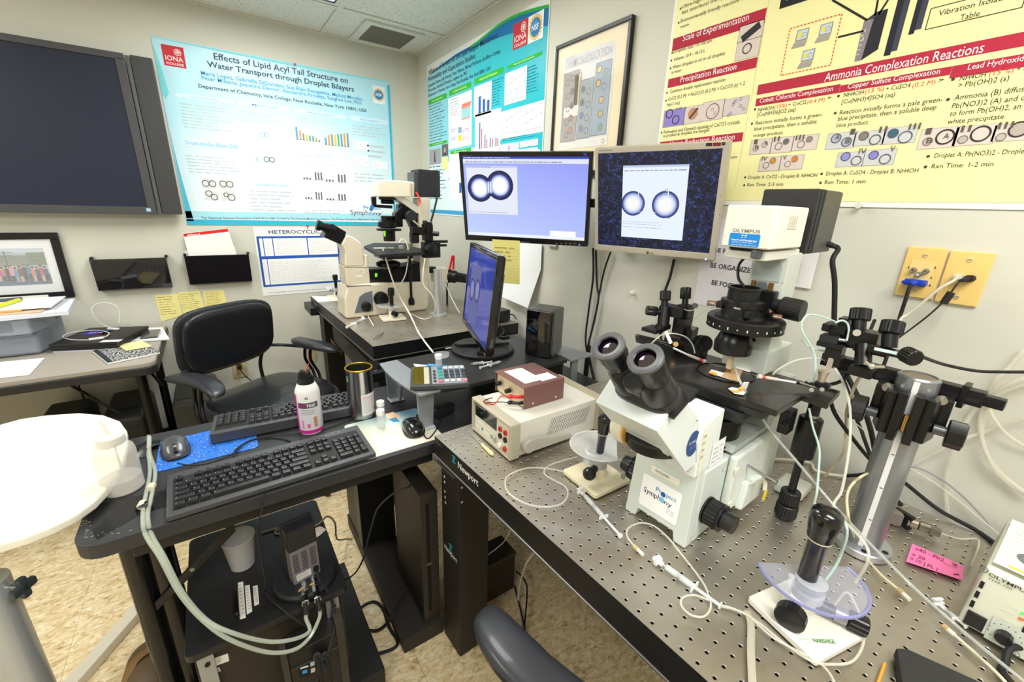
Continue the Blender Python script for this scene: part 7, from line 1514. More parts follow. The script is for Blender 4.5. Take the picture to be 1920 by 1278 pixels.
P = [Z(*q,.800) for q in ((1680,1213),(1700,1214),(1806,1262))]; v_ = (P[2] - P[1]); w_ = V3((v_.y,-v_.x,0)).normalized()
if w_.x > 0: w_ = -w_
B(mat=mat('262628',.6,bump=.3,bscale=400)).prism([P[1],P[2] + v_*.5,P[2] + v_*.5 + w_*.16,P[0] + w_*.15,P[0]],(0,0,-.016),bev=.003).obj('folder_cover',t)
tag(B(mat=mat('d99a3a',.5)).cyl(Z(1659,1243,.786),Z(1643,1290,.786),.0022,seg=6).obj('wooden_stick'),'thin orange wooden stick left of the black folder','stick')
# ================================================================== KEYBOARD DESK THINGS
KM = mat('4c4d51',.36,.25); KEYM = mat('27282b',.3); KEYM2 = mat('2a2b2e',.3)
U = .019
def key_layout():
    K = []; x0 = 0
    def row(y,ws,x=0.0):
        for w in ws:
            if w > 0: K.append((x + w/2,y,w,1)); x += w
            else: x += -w
    row(5.35,[1,-1,1,1,1,1,-.5,1,1,1,1,-.5,1,1,1,1]); row(4,[1]*13 + [2]); row(3,[1.5] + [1]*12 + [1.5]); row(2,[1.75] + [1]*11 + [2.25]); row(1,[2.25] + [1]*10 + [2.75]); row(0,[1.25,1.25,1.25,6.25,1.25,1.25,1.25,1.25])
    for y in (5.35,4,3): row(y,[1,1,1],15.3)
    row(1,[1],16.3); row(0,[1,1,1],15.3)
    row(4,[1]*4,18.6); row(3,[1]*3,18.6); row(2,[1]*3,18.6); row(1,[1]*3,18.6); row(0,[2,1],18.6)
    K.append((22.1,2.5,1,2)); K.append((22.1,.5,1,2)); return K
def keyboard(label,c,rz,w,d,hf,hb,flip,legend):
    """c = world centre of footprint, typing side towards local -y"""
    t = T('keyboard',label,'keyboard',c,rz); L = dict(local=True)
    slope = math.atan2(hb - hf,d); kz = lambda y: hf + (y + d/2)*(hb - hf)/d
    B(mat=KM).prism([(-w/2,-d/2,.001),(-w/2,d/2,.001),(-w/2,d/2,hb),(-w/2,-d/2,hf)],(w,0,0),bev=.004,seg=3).obj('case',t,**L)
    ox = -22.6*U/2; oy = -d/2 + .026; meshes = {}
    B(mat=mat('101012',.6)).prism([(ox - .002,oy - .011,kz(oy) + .0004),(ox - .002,oy + 5.9*U,kz(oy + 5.9*U) + .0004),(ox - .002,oy + 5.9*U,kz(oy + 5.9*U) - .002),(ox - .002,oy - .011,kz(oy) - .002)],(22.6*U + .004,0,0)).obj('key_well',t,**L)
    for (kx,ky,kw,kh) in key_layout():
        kk = (kw,kh)
        x = ox + kx*U; y = oy + ky*U
        if kk not in meshes:
            b = B(mat=KEYM2 if kw > 1.9 else KEYM); b.box((0,0,.0048),(kw*U - .0022,kh*U - .0022,.0088),bev=.0016,seg=2,taper=((kw*U - .0060)/(kw*U - .0022),(kh*U - .0065)/(kh*U - .0022)))
            if legend: b.box((-kw*U/2 + .0058,.0015,.0093),(.0020,.0018,.0001),m=mat('a4a7ac',.5))
            o = b.obj('key',t,local=True); meshes[kk] = o
        else: o = inst(meshes[kk],'key',t,(0,0,0))
        o.location = (x,y,kz(y)); o.rotation_euler = (slope,0,0)
    return t
a,b_ = V3((-.629,.323,DZ)),V3((-.173,.336,DZ)); kr = math.atan2(b_.y - a.y,b_.x - a.x)
c1 = (a + b_)/2 + V3((-math.sin(kr),math.cos(kr),0))*.083
t = keyboard('black keyboard at the front edge of the black desk, facing the camera',(c1.x,c1.y,DZ + .0006),kr,.458,.166,.016,.026,False,True)
for i in range(3): B(mat=mat('8a8f98',.3)).cyl((.135 + i*.018,.069,.0245),(.135 + i*.018,.069,.0254),.0022,seg=10).obj('status_light',t,local=True)
c2 = V3((-.315,.70,DZ + .0026)); t = keyboard('older thick black keyboard at the rear of the desk, turned toward the office chair',c2,kr + PI - .10,.455,.158,.020,.034,True,True)
cord('keyboard_cable',[c1 + V3((.0,.09,.012)),Z(545,828,DZ + .004),Z(510,820,DZ + .004),Z(470,825,DZ + .005),Z(440,845,DZ + .006),Z(445,862,DZ + .01)],.0022,RUB,'black cable curling behind the front keyboard')
cord('mouse_cable',[Z(333,868,DZ + .01),Z(360,872,DZ + .006),Z(400,866,DZ + .006),Z(440,848,DZ + .006),Z(470,825,DZ + .009),Z(530,815,DZ + .006),Z(600,806,DZ + .004),Z(660,785,DZ + .004)],.0020,RUB,'thin black mouse cable crossing the blue pad')
cord('keyboard_cable',[Y(495,925,.318),Y(490,960,.30),Y(483,985,.29),Y(486,1020,.29),Y(498,1090,.29),Z(497,1110,.43),Z(515,1130,.44),Y(560,1165,.22),Y(592,1185,.22),Y(610,1215,.22)],.0022,RUB,'black cable hanging from the desk edge down over the server')
# mouse pads and mice
t = T('mouse_pad','blue mouse pad printed with water drops under the grey mouse','mouse pad',Z(380,850,DZ))
P = [Z(*q,DZ + .0006) for q in ((296,884),(480,838),(479,826),(420,800),(405,794),(310,818),(300,824))]
P[3:] = [P[2] + V3((.0,.15,0)),P[0] + V3((.015,.185,0)),P[0] + V3((.0,.18,0))]
P = [V3((x,y,DZ + .0006)) for x,y in rrect(-.668,.560,-.437,.735,.012)]
def padn(nt,b):
    tc = nt.nodes.new('ShaderNodeTexCoord'); v = nt.nodes.new('ShaderNodeTexVoronoi'); v.inputs['Scale'].default_value = 75; v.feature = 'F1'; r = nt.nodes.new('ShaderNodeValToRGB'); e = r.color_ramp.elements
    e[0].position = .12; e[0].color = lin('2a62c8'); e[1].position = .60; e[1].color = lin('2f74d8'); x = e.new(.22); x.color = lin('86b8f4'); x = e.new(.30); x.color = lin('123c98'); x = e.new(.38); x.color = lin('2668cc')
    bp = nt.nodes.new('ShaderNodeBump'); bp.inputs['Strength'].default_value = .3; bp.inputs['Distance'].default_value = .001
    nt.links.new(tc.outputs['Object'],v.inputs['Vector']); nt.links.new(v.outputs['Distance'],r.inputs[0]); nt.links.new(r.outputs[0],b.inputs['Base Color']); b.inputs['Roughness'].default_value = .4
B(mat=nodes_mat('water_drop_print',padn)).prism(P,(0,0,.0016)).obj('pad',t)
def mouse(label,c,rz,col,black):
    t = T('mouse',label,'mouse',c,rz); L = dict(local=True)
    sg = -1.6 if black else 1; f = lambda q: (q.x*(1 - sg*.10*(q.y/.058))*(1 + (.0 if black else -.1)*math.exp(-(q.y/.02) ** 2)),q.y,max(-.0,q.z)*(1 - .25*(q.y/.058) ** 2)*(1 - .18*(q.y + .0)/.058))
    B(mat=col).sq((0,0,.004),(.032,.056,.031),.8,.75,f).obj('shell',t,**L)
    B(mat=BLK).sq((0,0,.0045),(.0335,.0575,.008),.5,.75,lambda q: (q.x,q.y,q.z*.5)).obj('skirt',t,**L)
    if not black:
        B(mat=mat('0f0f10',.3)).box((0,.034,.0255),(.010,.034,.008),rot=Matrix.Rotation(-.30,3,'X'),bev=.002).obj('wheel_slot',t,**L)
        B(mat=mat('8f9398',.25,.6)).cyl((-.003,.030,.0285),(.003,.030,.0285),.0055,seg=16).obj('scroll_wheel',t,**L)
        B(mat=mat('c9cdd2',.4)).sph((0,-.036,.0285),.007,(1,.7,.12)).obj('logo_oval',t,**L)
    else: B(mat=BLK).sph((.018,.056,.006),.004).obj('cord_boot',t,**L)
    return t
mouse('grey optical mouse with scroll wheel on the blue mouse pad',(-.628,.652,DZ + .0022),PI + .12,mat('5a5c61',.28,.4),False)
mouse('glossy black mouse on the pale picture mouse pad',(-.028,.425,DZ + .0024),-.22,mat('1a1a1d',.18,coat=.5),True)
t = T('mouse_pad','pale aqua and cream picture mouse pad under the black mouse','mouse pad',(-.05,.42,DZ))
P = [(x,y,DZ + .0006) for x,y in rrect(-.205,.338,.036,.562,.014)]
def sea(nt,b):
    g = nt.nodes.new('ShaderNodeNewGeometry'); sx = nt.nodes.new('ShaderNodeSeparateXYZ'); mr = nt.nodes.new('ShaderNodeMapRange'); mr.inputs[1].default_value = .35; mr.inputs[2].default_value = .56; ad = nt.nodes.new('ShaderNodeMath'); ad.operation = 'MULTIPLY_ADD'; ad.inputs[1].default_value = .55
    r = nt.nodes.new('ShaderNodeValToRGB'); e = r.color_ramp.elements; e[0].position = .1; e[0].color = lin('efe6d2'); e[1].position = .9; e[1].color = lin('8fc4e6'); x = e.new(.45); x.color = lin('d6e6da')
    nt.links.new(g.outputs['Position'],sx.inputs[0]); nt.links.new(sx.outputs['X'],ad.inputs[0]); nt.links.new(sx.outputs['Y'],ad.inputs[2]); nt.links.new(ad.outputs[0],mr.inputs[0]); nt.links.new(mr.outputs[0],r.inputs[0]); nt.links.new(r.outputs[0],b.inputs['Base Color']); b.inputs['Roughness'].default_value = .5
B(mat=nodes_mat('sea_print',sea)).prism(P,(0,0,.0016)).obj('pad',t)
s = Sheet((0,0,DZ + .0022),(1,0,0),(0,1,0),t,.0002,.0002); s.P([(722,776),(738,772),(752,780),(744,788),(728,788)],INK('f0c9a4'),1); s.P([(728,786),(742,782),(750,790),(738,791)],INK('3a86b8'),2); s.done()
cord('mouse_cable',[V3((-.0,.475,DZ + .006)),V3((.02,.50,DZ + .006)),Z(800,822,DZ + .004),V3((.06,.42,DZ + .004)),V3((.10,.5,DZ + .004))],.002,RUB,'black cable from the black mouse running under the monitor riser')
# --- wash bottle
bc = V3((-.722,.522,DZ + .0008)); t = T('wash_bottle','milky plastic bottle with a thin spout and some liquid on the desk corner','bottle',bc)
B(mat=mat('f4f0e8',.3,alpha=.36)).lathe(bc,[(.036,0),(.0395,.003),(.0395,.010),(.0395,.098),(.037,.110),(.028,.120),(.0255,.122),(.0255,.128)],seg=40).obj('bottle_body',t)
B(mat=mat('d9d6d2',.2,alpha=.4)).lathe(bc,[(.035,.002),(.0380,.004),(.0380,.034),(.036,.0345)],seg=40).obj('liquid',t)
B(mat=mat('f2eee6',.35,alpha=.8)).lathe(bc,[(.027,.124),(.0275,.126),(.0265,.142),(.024,.145),(.006,.147)],seg=36).obj('cap',t)
B(mat=mat('efeae2',.3,alpha=.8)).tube([bc + V3((0,0,.146)),bc + V3((-.004,.004,.160)),bc + V3((-.010,.012,.178))],.0038,10).obj('spout',t)
B(mat=mat('e8e4da',.3,alpha=.5)).cyl(bc + V3((.006,0,.004)),bc + V3((.004,0,.13)),.0025).obj('dip_tube',t)
# --- cooling tubes over the desk edge
TG = mat('d2dacb',.12,alpha=.42,coat=.6)
for k_,(dx,lb) in enumerate(((0,'left of the pair of clear tubes taped over the desk corner, draping down to the metal fittings'),(7,'right of the pair of clear tubes taped over the desk corner, draping down to the metal fittings'))):
    pts = [V3((-.79 + dx*.001,.93,.50)),Z(276 + dx*.3,820,DZ + .012),Z(278 + dx*.4,850,DZ + .006),Z(281,885,DZ + .006) if k_ == 0 else Z(291,885,DZ + .006),Z(272 if k_ == 0 else 283,935,DZ + .007),Z(268 + dx*1.3,965,DZ + .010),Y(272 + dx*1.6,1000,.318),Y(300 + dx*1.2,1045,.27),Y(335 + dx,1110,.23),Y(378 + dx,1160,.20),Y(430,1198 - k_*14,.17),Y(500,1222 - k_*20,.16),Y(550,1218 - k_*20,.16),Y(580 + k_*0,1195 - k_*12,.175),(Y(598,1160,.195) if k_ == 0 else Y(574,1160,.195)),(Y(600,1145,.20) if k_ == 0 else Y(574,1152,.20))]
    cord('cooling_tube',pts,.0044,TG,'pair of clear tubes draping from the desk corner, ' + ('the one joining the right metal fitting' if k_ == 0 else 'the one joining the left metal fitting'),'tube',seg=10)
B(mat=mat('d8cdb8',.4)).cyl(Z(281,920,DZ + .010),Z(285,905,DZ + .010),.0085).obj('x') if 0 else None
for u,v,lb in ((268,945,'lower cream barbed connector on the taped tubes'),(285,912,'upper cream barbed connector on the taped tubes')):
    p = Z(u,v,DZ + .009); tag(B(mat=mat('e0d8c4',.35)).lathe(p - V3((.003,.010,0)),[(.0065,0),(.0085,.002),(.0085,.006),(.0065,.008),(.0085,.011),(.0085,.016),(.006,.020)],(.2,1,0),16).obj('tube_connector'),lb,'connector')
# --- spray can, tin, vials
c = V3((-.292,.590,DZ + .0006)); t = T('spray_can','white and magenta air duster can with black trigger cap and red straw','can',c)
CANW = mat('f0eef0',.25); MG = mat('cf2a9a',.3)
def canm(nt,b):
    g = nt.nodes.new('ShaderNodeNewGeometry'); b.inputs['Roughness'].default_value = .28; b.inputs['Base Color'].default_value = lin('efedf0')
B(mat=CANW).lathe(c,[(.029,0),(.0305,.003),(.0305,.118),(.029,.126),(.022,.142),(.012,.150),(.012,.153)],seg=40).obj('can_body',t)
toC = V3((CP.x - c.x,CP.y - c.y,0)).normalized(); sdv = V3((-toC.y,toC.x,0)); a0_ = math.atan2(toC.y,toC.x)
def wrap(t,c,r,a_lo,a_hi,z0,z1,m,name,lift=.0003,n=14):
    b = B(mat=m); co = []; 
    for i in range(n + 1):
        a = a_lo + (a_hi - a_lo)*i/n
        for z in (z0,z1): co.append(c + V3(((r + lift)*math.cos(a),(r + lift)*math.sin(a),z)))
    b.mesh(co,[(2*i,2*i + 2,2*i + 3,2*i + 1) for i in range(n)]); return b.obj(name,t)
def wtext(t,c,r,a_mid,z,txt,width,h,m,name,bold=1,lift=.0007):
    co,fa = text_mesh(txt,bold); x0 = min(p[0] for p in co); x1 = max(p[0] for p in co); P = []
    for x,y in co:
        a = a_mid + ((x - x0)/(x1 - x0) - .5)*width/r; P.append(c + V3(((r + lift)*math.cos(a),(r + lift)*math.sin(a),z + y*h/.7)))
    b = B(mat=m); b.mesh(P,fa); return b.obj(name,t,kind='stuff')
wrap(t,c,.0305,0,2*PI,.004,.014,MG,'magenta_band',n=40)
wrap(t,c,.0305,a0_ - 1.5,a0_ - 1.1,.014,.118,MG,'magenta_stripe'); wrap(t,c,.0305,a0_ - .95,a0_ + .75,.080,.096,mat('4a4a52',.4),'name_band')
wrap(t,c,.0305,a0_ - .95,a0_ + .75,.016,.080,mat('dcd9e2',.4),'info_panel')
wtext(t,c,.0305,a0_ - .52,.083,'DUST',.021,.009,MG,'brand_lettering',2); wtext(t,c,.0305,a0_ + .18,.083,'FREE',.020,.009,mat('f4f4f6',.4),'brand_lettering',1.5)
for i in range(4): wrap(t,c,.0305,a0_ - .75,a0_ + .45 - .1*(i % 2),.062 + i*.004,.0632 + i*.004,mat('8a8894',.5),'small_print',.0006)
wrap(t,c,.0305,a0_ - .75,a0_ - .55,.020,.045,mat('e88ac8',.5),'small_icon',.0006); wrap(t,c,.0305,a0_ - .3,a0_ - .05,.022,.034,mat('e26a9a',.5),'small_icon',.0006); wrap(t,c,.0305,a0_ + .25,a0_ + .55,.022,.052,mat('c98a6a',.5),'hand_picture',.0006)
wtext(t,c,.0305,a0_ - .1,.106,'\u041a',.008,.007,mat('2a2440',.4),'emblem',1)
b = B(mat=mat('1b1b1d',.35)); b.lathe(c,[(.020,.138),(.0205,.142),(.0175,.164),(.015,.166)],seg=30); b.prism([c + sdv*-.014 + V3((0,0,.160)),c + sdv*.015 + V3((0,0,.160)),c + sdv*.012 + V3((0,0,.184)),c + sdv*.004 + V3((0,0,.176)),c + sdv*-.006 + V3((0,0,.184)),c + sdv*-.016 + V3((0,0,.176))],toC*.018,bev=.002); b.obj('trigger_cap',t)
t.scale = (1.13,1.13,1.10); B(mat=mat('e23a2e',.3)).cyl(c + sdv*.004 + V3((0,0,.178)),c + sdv*.012 + V3((0,0,.196)),.0013).obj('red_straw',t)
c = V3((-.133,.607,DZ + .0008)); t = T('tin_can','open tall silver tin can with a gold rim and paper label','tin',c)
b = B(mat=mat('b4b4b6',.22,1.0)); b.lathe(c,[(.0405,0),(.042,.002),(.0405,.006),(.0405,.166),(.042,.169),(.0395,.171),(.0385,.168),(.0385,.004),(.0001,.004)],seg=56,caps=False); b.obj('tin_body',t)
B(mat=mat('c9a640',.3,.8)).lathe(c,[(.0412,.166),(.0427,.168),(.0427,.1705),(.0405,.172),(.0385,.1705),(.0385,.167)],seg=56,caps=False).obj('gold_rim',t)
B(mat=mat('4a4636',.35,.7)).lathe(c,[(.0383,.006),(.0383,.166)],seg=40,caps=False).obj('inner_lacquer',t)
a0_ = math.atan2(CP.y - c.y,CP.x - c.x); wrap(t,c,.0405,a0_ + .0,a0_ + 1.35,.015,.088,mat('ece8e6',.6),'paper_label'); wrap(t,c,.0405,a0_ - 1.2,a0_ - 1.0,.13,.150,mat('2fb09a',.5),'round_sticker'); wrap(t,c,.0405,a0_ - 1.18,a0_ - 1.03,.134,.142,mat('e8c23a',.5),'sticker_centre',.0006)
for i in range(15): wrap(t,c,.0405,a0_ + .1,a0_ + 1.25 - (i*37 % 5)*.05,.022 + i*.004,.0232 + i*.004,mat('a8a2a8' if i < 13 else 'c8584a',.6),'small_print',.0006)
t.scale = (1,1,1.0); b = B(mat=mat('c8322e',.5)); b.box(c + V3((.0405*math.cos(a0_ + 1.3),.0405*math.sin(a0_ + 1.3),.030)),(.003,.006,.014),rot=a0_ + 1.3); b.obj('red_mark',t)
VG = mat('e6ecee',.05,alpha=.35,coat=.4)
def vial(label,c,r=.0125,h=.046,cap=.014):
    c = V3(c); t = T('glass_vial',label,'vial',c); B(mat=VG).lathe(c,[(r*.9,0),(r,.002),(r,h - .006),(r*.8,h)],seg=24).obj('vial_body',t); B(mat=mat('f2f2f0',.35)).cyl(c + V3((0,0,h - .002)),c + V3((0,0,h + cap)),r*1.02,ch=.001).obj('cap',t); return t
vial('clear white-capped vial on the pale mouse pad, nearer of two beside the tin',Z(715,800,DZ + .0024)); vial('clear vial with white cap beside the tin, behind the nearer vial',Z(718,788,DZ + .0024) + V3((.002,.022,0)))
p = Z(718,770,DZ) ; vial('clear vial with white cap standing behind the calculator',Z(823,692,.863),.012,.040)

# --- monitor riser
RZ = .862; t = T('monitor_riser','silver and black monitor riser shelf on the black desk','riser',(.27,.53,DZ)); SV = mat('9fa4aa',.38,.5)
fb = [Z(*q,RZ) for q in ((711.5,680.7),(722,695),(738,710),(761,725),(788,739.7),(826.5,729.5),(744,673.6))]
B(mat=SV).prism([p - V3((0,0,.008)) for p in fb],(0,0,.008),bev=.0015).obj('end_plate',t)
F0,F1 = fb[5],fb[6]
bp = [V3((F1.x + .001,F1.y,RZ)),V3((F0.x + .001,F0.y,RZ)),V3((.15,.368,RZ)),V3((.35,.365,RZ)),V3((.565,.385,RZ)),V3((.575,.70,RZ))]
B(mat=mat('242426',.42,noise=.05)).prism([p - V3((0,0,.014)) for p in bp],(0,0,.0135),bev=.002).obj('shelf_board',t)
def leg(a,w_,d_,zt=RZ - .008,nm='leg'):
    a = V3(a); B(mat=SV).prism([(a.x - w_/2,a.y - d_/2,DZ + .006),(a.x + w_/2,a.y - d_/2,DZ + .006),(a.x + w_/2,a.y + d_/2 + .02,zt),(a.x - w_/2,a.y - d_/2,zt)],(0,d_,0),bev=.002).obj(nm,t)
ft = Z(806,800,DZ); bk_ = Z(742,738,DZ)
for q,s_ in ((V3((.012,.412,0)),1),(V3((.0,.668,0)),-1)):
    B(mat=SV).prism([(q.x - .022,q.y,DZ + .006),(q.x + .022,q.y,DZ + .006),(q.x + .026,q.y - .004,RZ - .008),(q.x - .030,q.y - .004,RZ - .008)],(0,.012,0),bev=.002).obj('leg',t)
    B(mat=SV).prism([(q.x + .014,q.y,DZ + .006),(q.x + .014,q.y + .03*s_,DZ + .006),(q.x + .016,q.y + .055*s_,RZ - .045),(q.x + .016,q.y + .10*s_,RZ - .009),(q.x + .016,q.y,RZ - .009)],(-.008,0,0),bev=.0015).obj('gusset',t)
    B(mat=mat('d4d7da',.35,.3)).box((q.x,q.y + .008*s_,DZ + .0045),(.05,.040,.005),bev=.0015).obj('foot',t); B(mat=BLK).box((q.x,q.y + .008*s_,DZ + .0015),(.052,.042,.0022)).obj('rubber_pad',t)
B(mat=SV).prism([(.572,.375,RZ - .010),(.70,.38,RZ - .010),(.66,.56,RZ - .010),(.578,.60,RZ - .010)],(0,0,.009),bev=.002).obj('end_plate',t)
B(mat=SV).box2((.60,.395,DZ + .001),(.632,.407,RZ - .010),bev=.002).obj('leg',t); B(mat=SV).box2((.60,.56,DZ + .001),(.632,.572,RZ - .010),bev=.002).obj('leg',t)
# black box under the right part of the shelf
t = T('drive_enclosure','black computer enclosure tucked under the right half of the riser shelf','box',(.42,.5,DZ)); B(mat=mat('151517',.35)).box2((.30,.40,DZ + .001),(.56,.66,RZ - .018),bev=.003).obj('body',t); B(mat=mat('3c3c40',.3)).box2((.55,.402,RZ - .03),(.5615,.655,RZ - .02)).obj('edge_trim',t)
B(mat=mat('2b2b2e',.4)).cyl((.31,.399,.77),(.31,.396,.77),.012,seg=20).obj('port',t)
t = T('small_adapter','small dark power adapter in the shade under the riser shelf','adapter',(.1,.47,DZ)); B(mat=mat('1f1f22',.35)).box((.095,.47,DZ + .020),(.075,.045,.038),rot=.3,bev=.008).obj('body',t)
# calculator
P = [PL(*q,V3((0,0,RZ + .012)),EZ) for q in ((769,727),(880,721),(862,694),(768,690))]
cb = P[0]; ux = (P[1] - P[0]); cw = ux.length; ux.normalize(); uy = (P[3] - P[0]); uy = (uy - ux*uy.dot(ux)); ch_ = uy.length; uy.normalize()
t = T('calculator','grey desk calculator with solar panel and coloured keys on the riser','calculator',cb); CM = Matrix.Identity(4)
for i in range(3): CM[i][0],CM[i][1],CM[i][2],CM[i][3] = ux[i],uy[i],EZ[i],cb[i]
GC = mat('3f4145',.4); b = B(CM,GC); b.prism([(0,0,-.009),(cw*.5,-.006,-.009),(cw,0,-.009),(cw*.99,ch_,-.009),(cw*.5,ch_ + .003,-.009),(0,ch_,-.009)],(0,0,.014),bev=.003); b.obj('case',t)
B(CM,mat('8d9095',.45)).box2((cw*.37,.008,.0045),(cw*.97,ch_ - .006,.0056),bev=.0005,seg=1).obj('key_plate',t)
B(CM,mat('5f5412',.1,coat=.5)).box2((cw*.03,.010,.0045),(cw*.22,ch_ - .008,.0054)).obj('solar_panel',t); B(CM,mat('c9c7a8',.15,coat=.4)).box2((cw*.235,.012,.0045),(cw*.325,ch_ - .012,.0056)).obj('display',t)
kcols = ['3f9ab8','4fb0b4','4fb8a0','e08a9a','5a636e','5a636e','5a636e','c9cdd0']; km = {}
for i in range(6):
    for j in range(5):
        if i == 0 and j > 3: continue
        cc = ('2a74a4','34999c','34a090','3aa098','d06a7c')[4 - j] if i == 1 else ('e08a9a' if (i == 5 and j == 0) else ('c4c8ca' if j == 4 or j == 0 else '37404c'))
        if i == 0: cc = '33363c'
        if cc not in km: o = B(CM,mat(cc,.35)).box((0,0,0),(cw*.080,ch_*.12,.004),bev=.0012,seg=1).obj('key',t); o.data.transform(Matrix.Translation(-(CM @ V3((0,0,0)) - V3(t.location)))); km[cc] = o
        else: o = inst(km[cc],'key',t,(0,0,0))
        o.location = CM @ V3((cw*(.42 + i*.104),ch_*(.16 + j*.165),.0072)) - V3(t.location)
        if i == 0: o.scale = (.5,.7,1)
# petri dish, pen, syringes, white sheet
c = Z(828,668,.863); t = T('petri_dish','shallow clear petri dish left of the tilted monitor base','dish',c); B(mat=CLEAR).lathe(c,[(.001,.001),(.027,.001),(.028,.002),(.028,.012),(.0265,.012),(.0265,.003)],seg=36,caps=False).obj('dish',t)
t = T('marker_pen','light blue plastic squeeze tube lying behind the calculator','tube',Z(835,690,.868)); q0,q1 = Z(800,684,.868),Z(868,690,.868)
B(mat=mat('2f8fd6',.3)).lathe(q0,[(.004,0),(.0085,.01),(.0085,(q1 - q0).length*.7),(.003,(q1 - q0).length)],q1 - q0,18,sc=(1,.6)).obj('tube_body',t)
tag(B(mat=PAPER).prism([Z(*q,.8635) for q in ((775,682),(815,686),(812,693),(778,687))],(0,0,.0008)).obj('paper_slip'),'white paper slip lying beside the blue tube behind the calculator','paper')
syringe('clear syringe on the riser just in front of the monitor base, the straight one',Z(883,682,.868),Z(922,678,.868),.005,stopcock=False); syringe('clear syringe on the riser in front of the monitor, the slanted one',Z(940,677,.868),Z(900,689,.868),.005,stopcock=False)
syringe('clear syringe tip lying behind the blue tube on the riser',Z(845,687,.876),Z(871,691,.874),.0035,stopcock=False)
tag(B(mat=PAPER).prism([V3(p) for p in ((.58,.80,.845),(.70,.79,.845),(.70,.88,.845),(.60,.89,.845))],(0,0,.001)).obj('paper_sheet'),'white sheet peeking out behind the black speaker','paper') if 0 else None
# monitor 3 on its stand
M3C = V3((.264,.540,1.108)); SC3 = mat('2c3a96',.12,emit=.36,coat=.3)
t3,s,M,ex,ey,n = monitor('thin monitor on the desk riser seen edge-on, showing a blue screen',M3C,-1.901,.106,.44,.31,(.010,.012,.014,.020),mat('101012',.12,coat=.5),SC3,.022)
k = lambda x,y: (820 + x/4.563,440 + y/4.563)
s.P([k(300,250),k(385,285),k(325,810),k(255,700)],E('7a80d0',.45),1)
for (x,y) in ((300,465),(341,480)):
    a,b_ = s.q(*k(x,y)); s.ring(a,b_,.042,.008,E('38389a',.5),3); s.ell(a,b_,.026,.030,E('a8b0ee',.5),3)
for q in ((395,240,480,330,4),(400,470,450,640,8),(370,690,440,760,3)): s.rows(*k(q[0],q[1]),*k(q[2],q[3]),q[4],E('8a9ae8',.5),2,.15,.6)
s.done('screen_image','screen_text')
c = Z(905,655,.863); B(mat=mat('1f1f22',.5)).lathe((c.x,c.y,.863),[(.120,0),(.122,.003),(.122,.010),(.118,.014),(.001,.014)],seg=56).obj('base',t3)
b = B(mat=mat('38383c',.5))
for i in range(60): a = i*2.399963; r = .012 + .102*math.sqrt(i/60); b.box((c.x + r*math.cos(a),c.y + r*math.sin(a),.8775),(.009,.009,.0012),rot=a)
b.obj('base_texture',t3,kind='stuff')
lo = M3C - ey*.155 - n*.02
B(mat=mat('161618',.3)).prism([lo + ex*-.04,lo + ex*.04,V3((c.x,c.y,.878)) + ex*.03,V3((c.x,c.y,.878)) - ex*.03],-n*.02,bev=.003).obj('stand_neck',t3)
for dx,dy in ((-.10,.04),(-.07,-.085),(.085,-.03)): B(mat=mat('1a1a1c',.3)).prism([(c.x,c.y + .012,.879),(c.x + .01,c.y - .014,.879),(c.x + dx + .012,c.y + dy - .012,.879),(c.x + dx,c.y + dy + .012,.879)],(0,0,.012),bev=.004).obj('stand_foot',t3)
# speaker
A0,A1,A2 = Z(982,664,.863),Z(1031,673,.863),Z(1047,655,.863); t = T('speaker','glossy black upright desktop speaker box on the right end of the riser','speaker',(A0 + A2)/2)
uu = (A1 - A0).normalized(); vv = V3((-uu.y,uu.x,0)); vv = vv if vv.dot(A2 - A1) > 0 else -vv; wl = (A1 - A0).length; dl = max(.07,(A2 - A1).dot(vv)); hh = PL(981,580,A0,V3((CP.x - A0.x,CP.y - A0.y,0)).normalized()).z - .864
pf = [A0 + vv*.010,A0 + vv*.003 + uu*.006,A0 + uu*wl*.5 - vv*.003,A1 + vv*.003 - uu*.006,A1 + vv*.010,A1 + vv*dl,A0 + vv*dl]
B(mat=mat('0f0d0f',.07,coat=1)).prism([p + V3((0,0,.001)) for p in pf],(0,0,hh),bev=.003).obj('cabinet',t)
B(mat=mat('6a6a68',.4,.3)).box(A1 + vv*(dl*.55 + .006) + V3((0,0,hh/2 + .001)) + uu*.0008,(.002,dl*.85,hh*.97),rot=math.atan2(uu.y,uu.x),bev=.0006).obj('side_panel',t)
def gran(nt,b):
    tc = nt.nodes.new('ShaderNodeTexCoord'); v = nt.nodes.new('ShaderNodeTexVoronoi'); v.inputs['Scale'].default_value = 210; r = nt.nodes.new('ShaderNodeValToRGB'); e = r.color_ramp.elements; e[0].color = lin('6a6a6c'); e[1].color = lin('1c1c1e'); e[1].position = .6
    nt.links.new(tc.outputs['Object'],v.inputs['Vector']); nt.links.new(v.outputs['Distance'],r.inputs[0]); nt.links.new(r.outputs[0],b.inputs['Base Color']); b.inputs['Roughness'].default_value = .35
B(mat=nodes_mat('speaker_top_granular',gran)).prism([p + V3((0,0,.001 + hh)) for p in (A0 + vv*.012 + uu*.004,A1 + vv*.012 - uu*.004,A1 + vv*(dl - .004) - uu*.004,A0 + vv*(dl - .004) + uu*.004)],(0,0,.0012)).obj('top_grille',t)

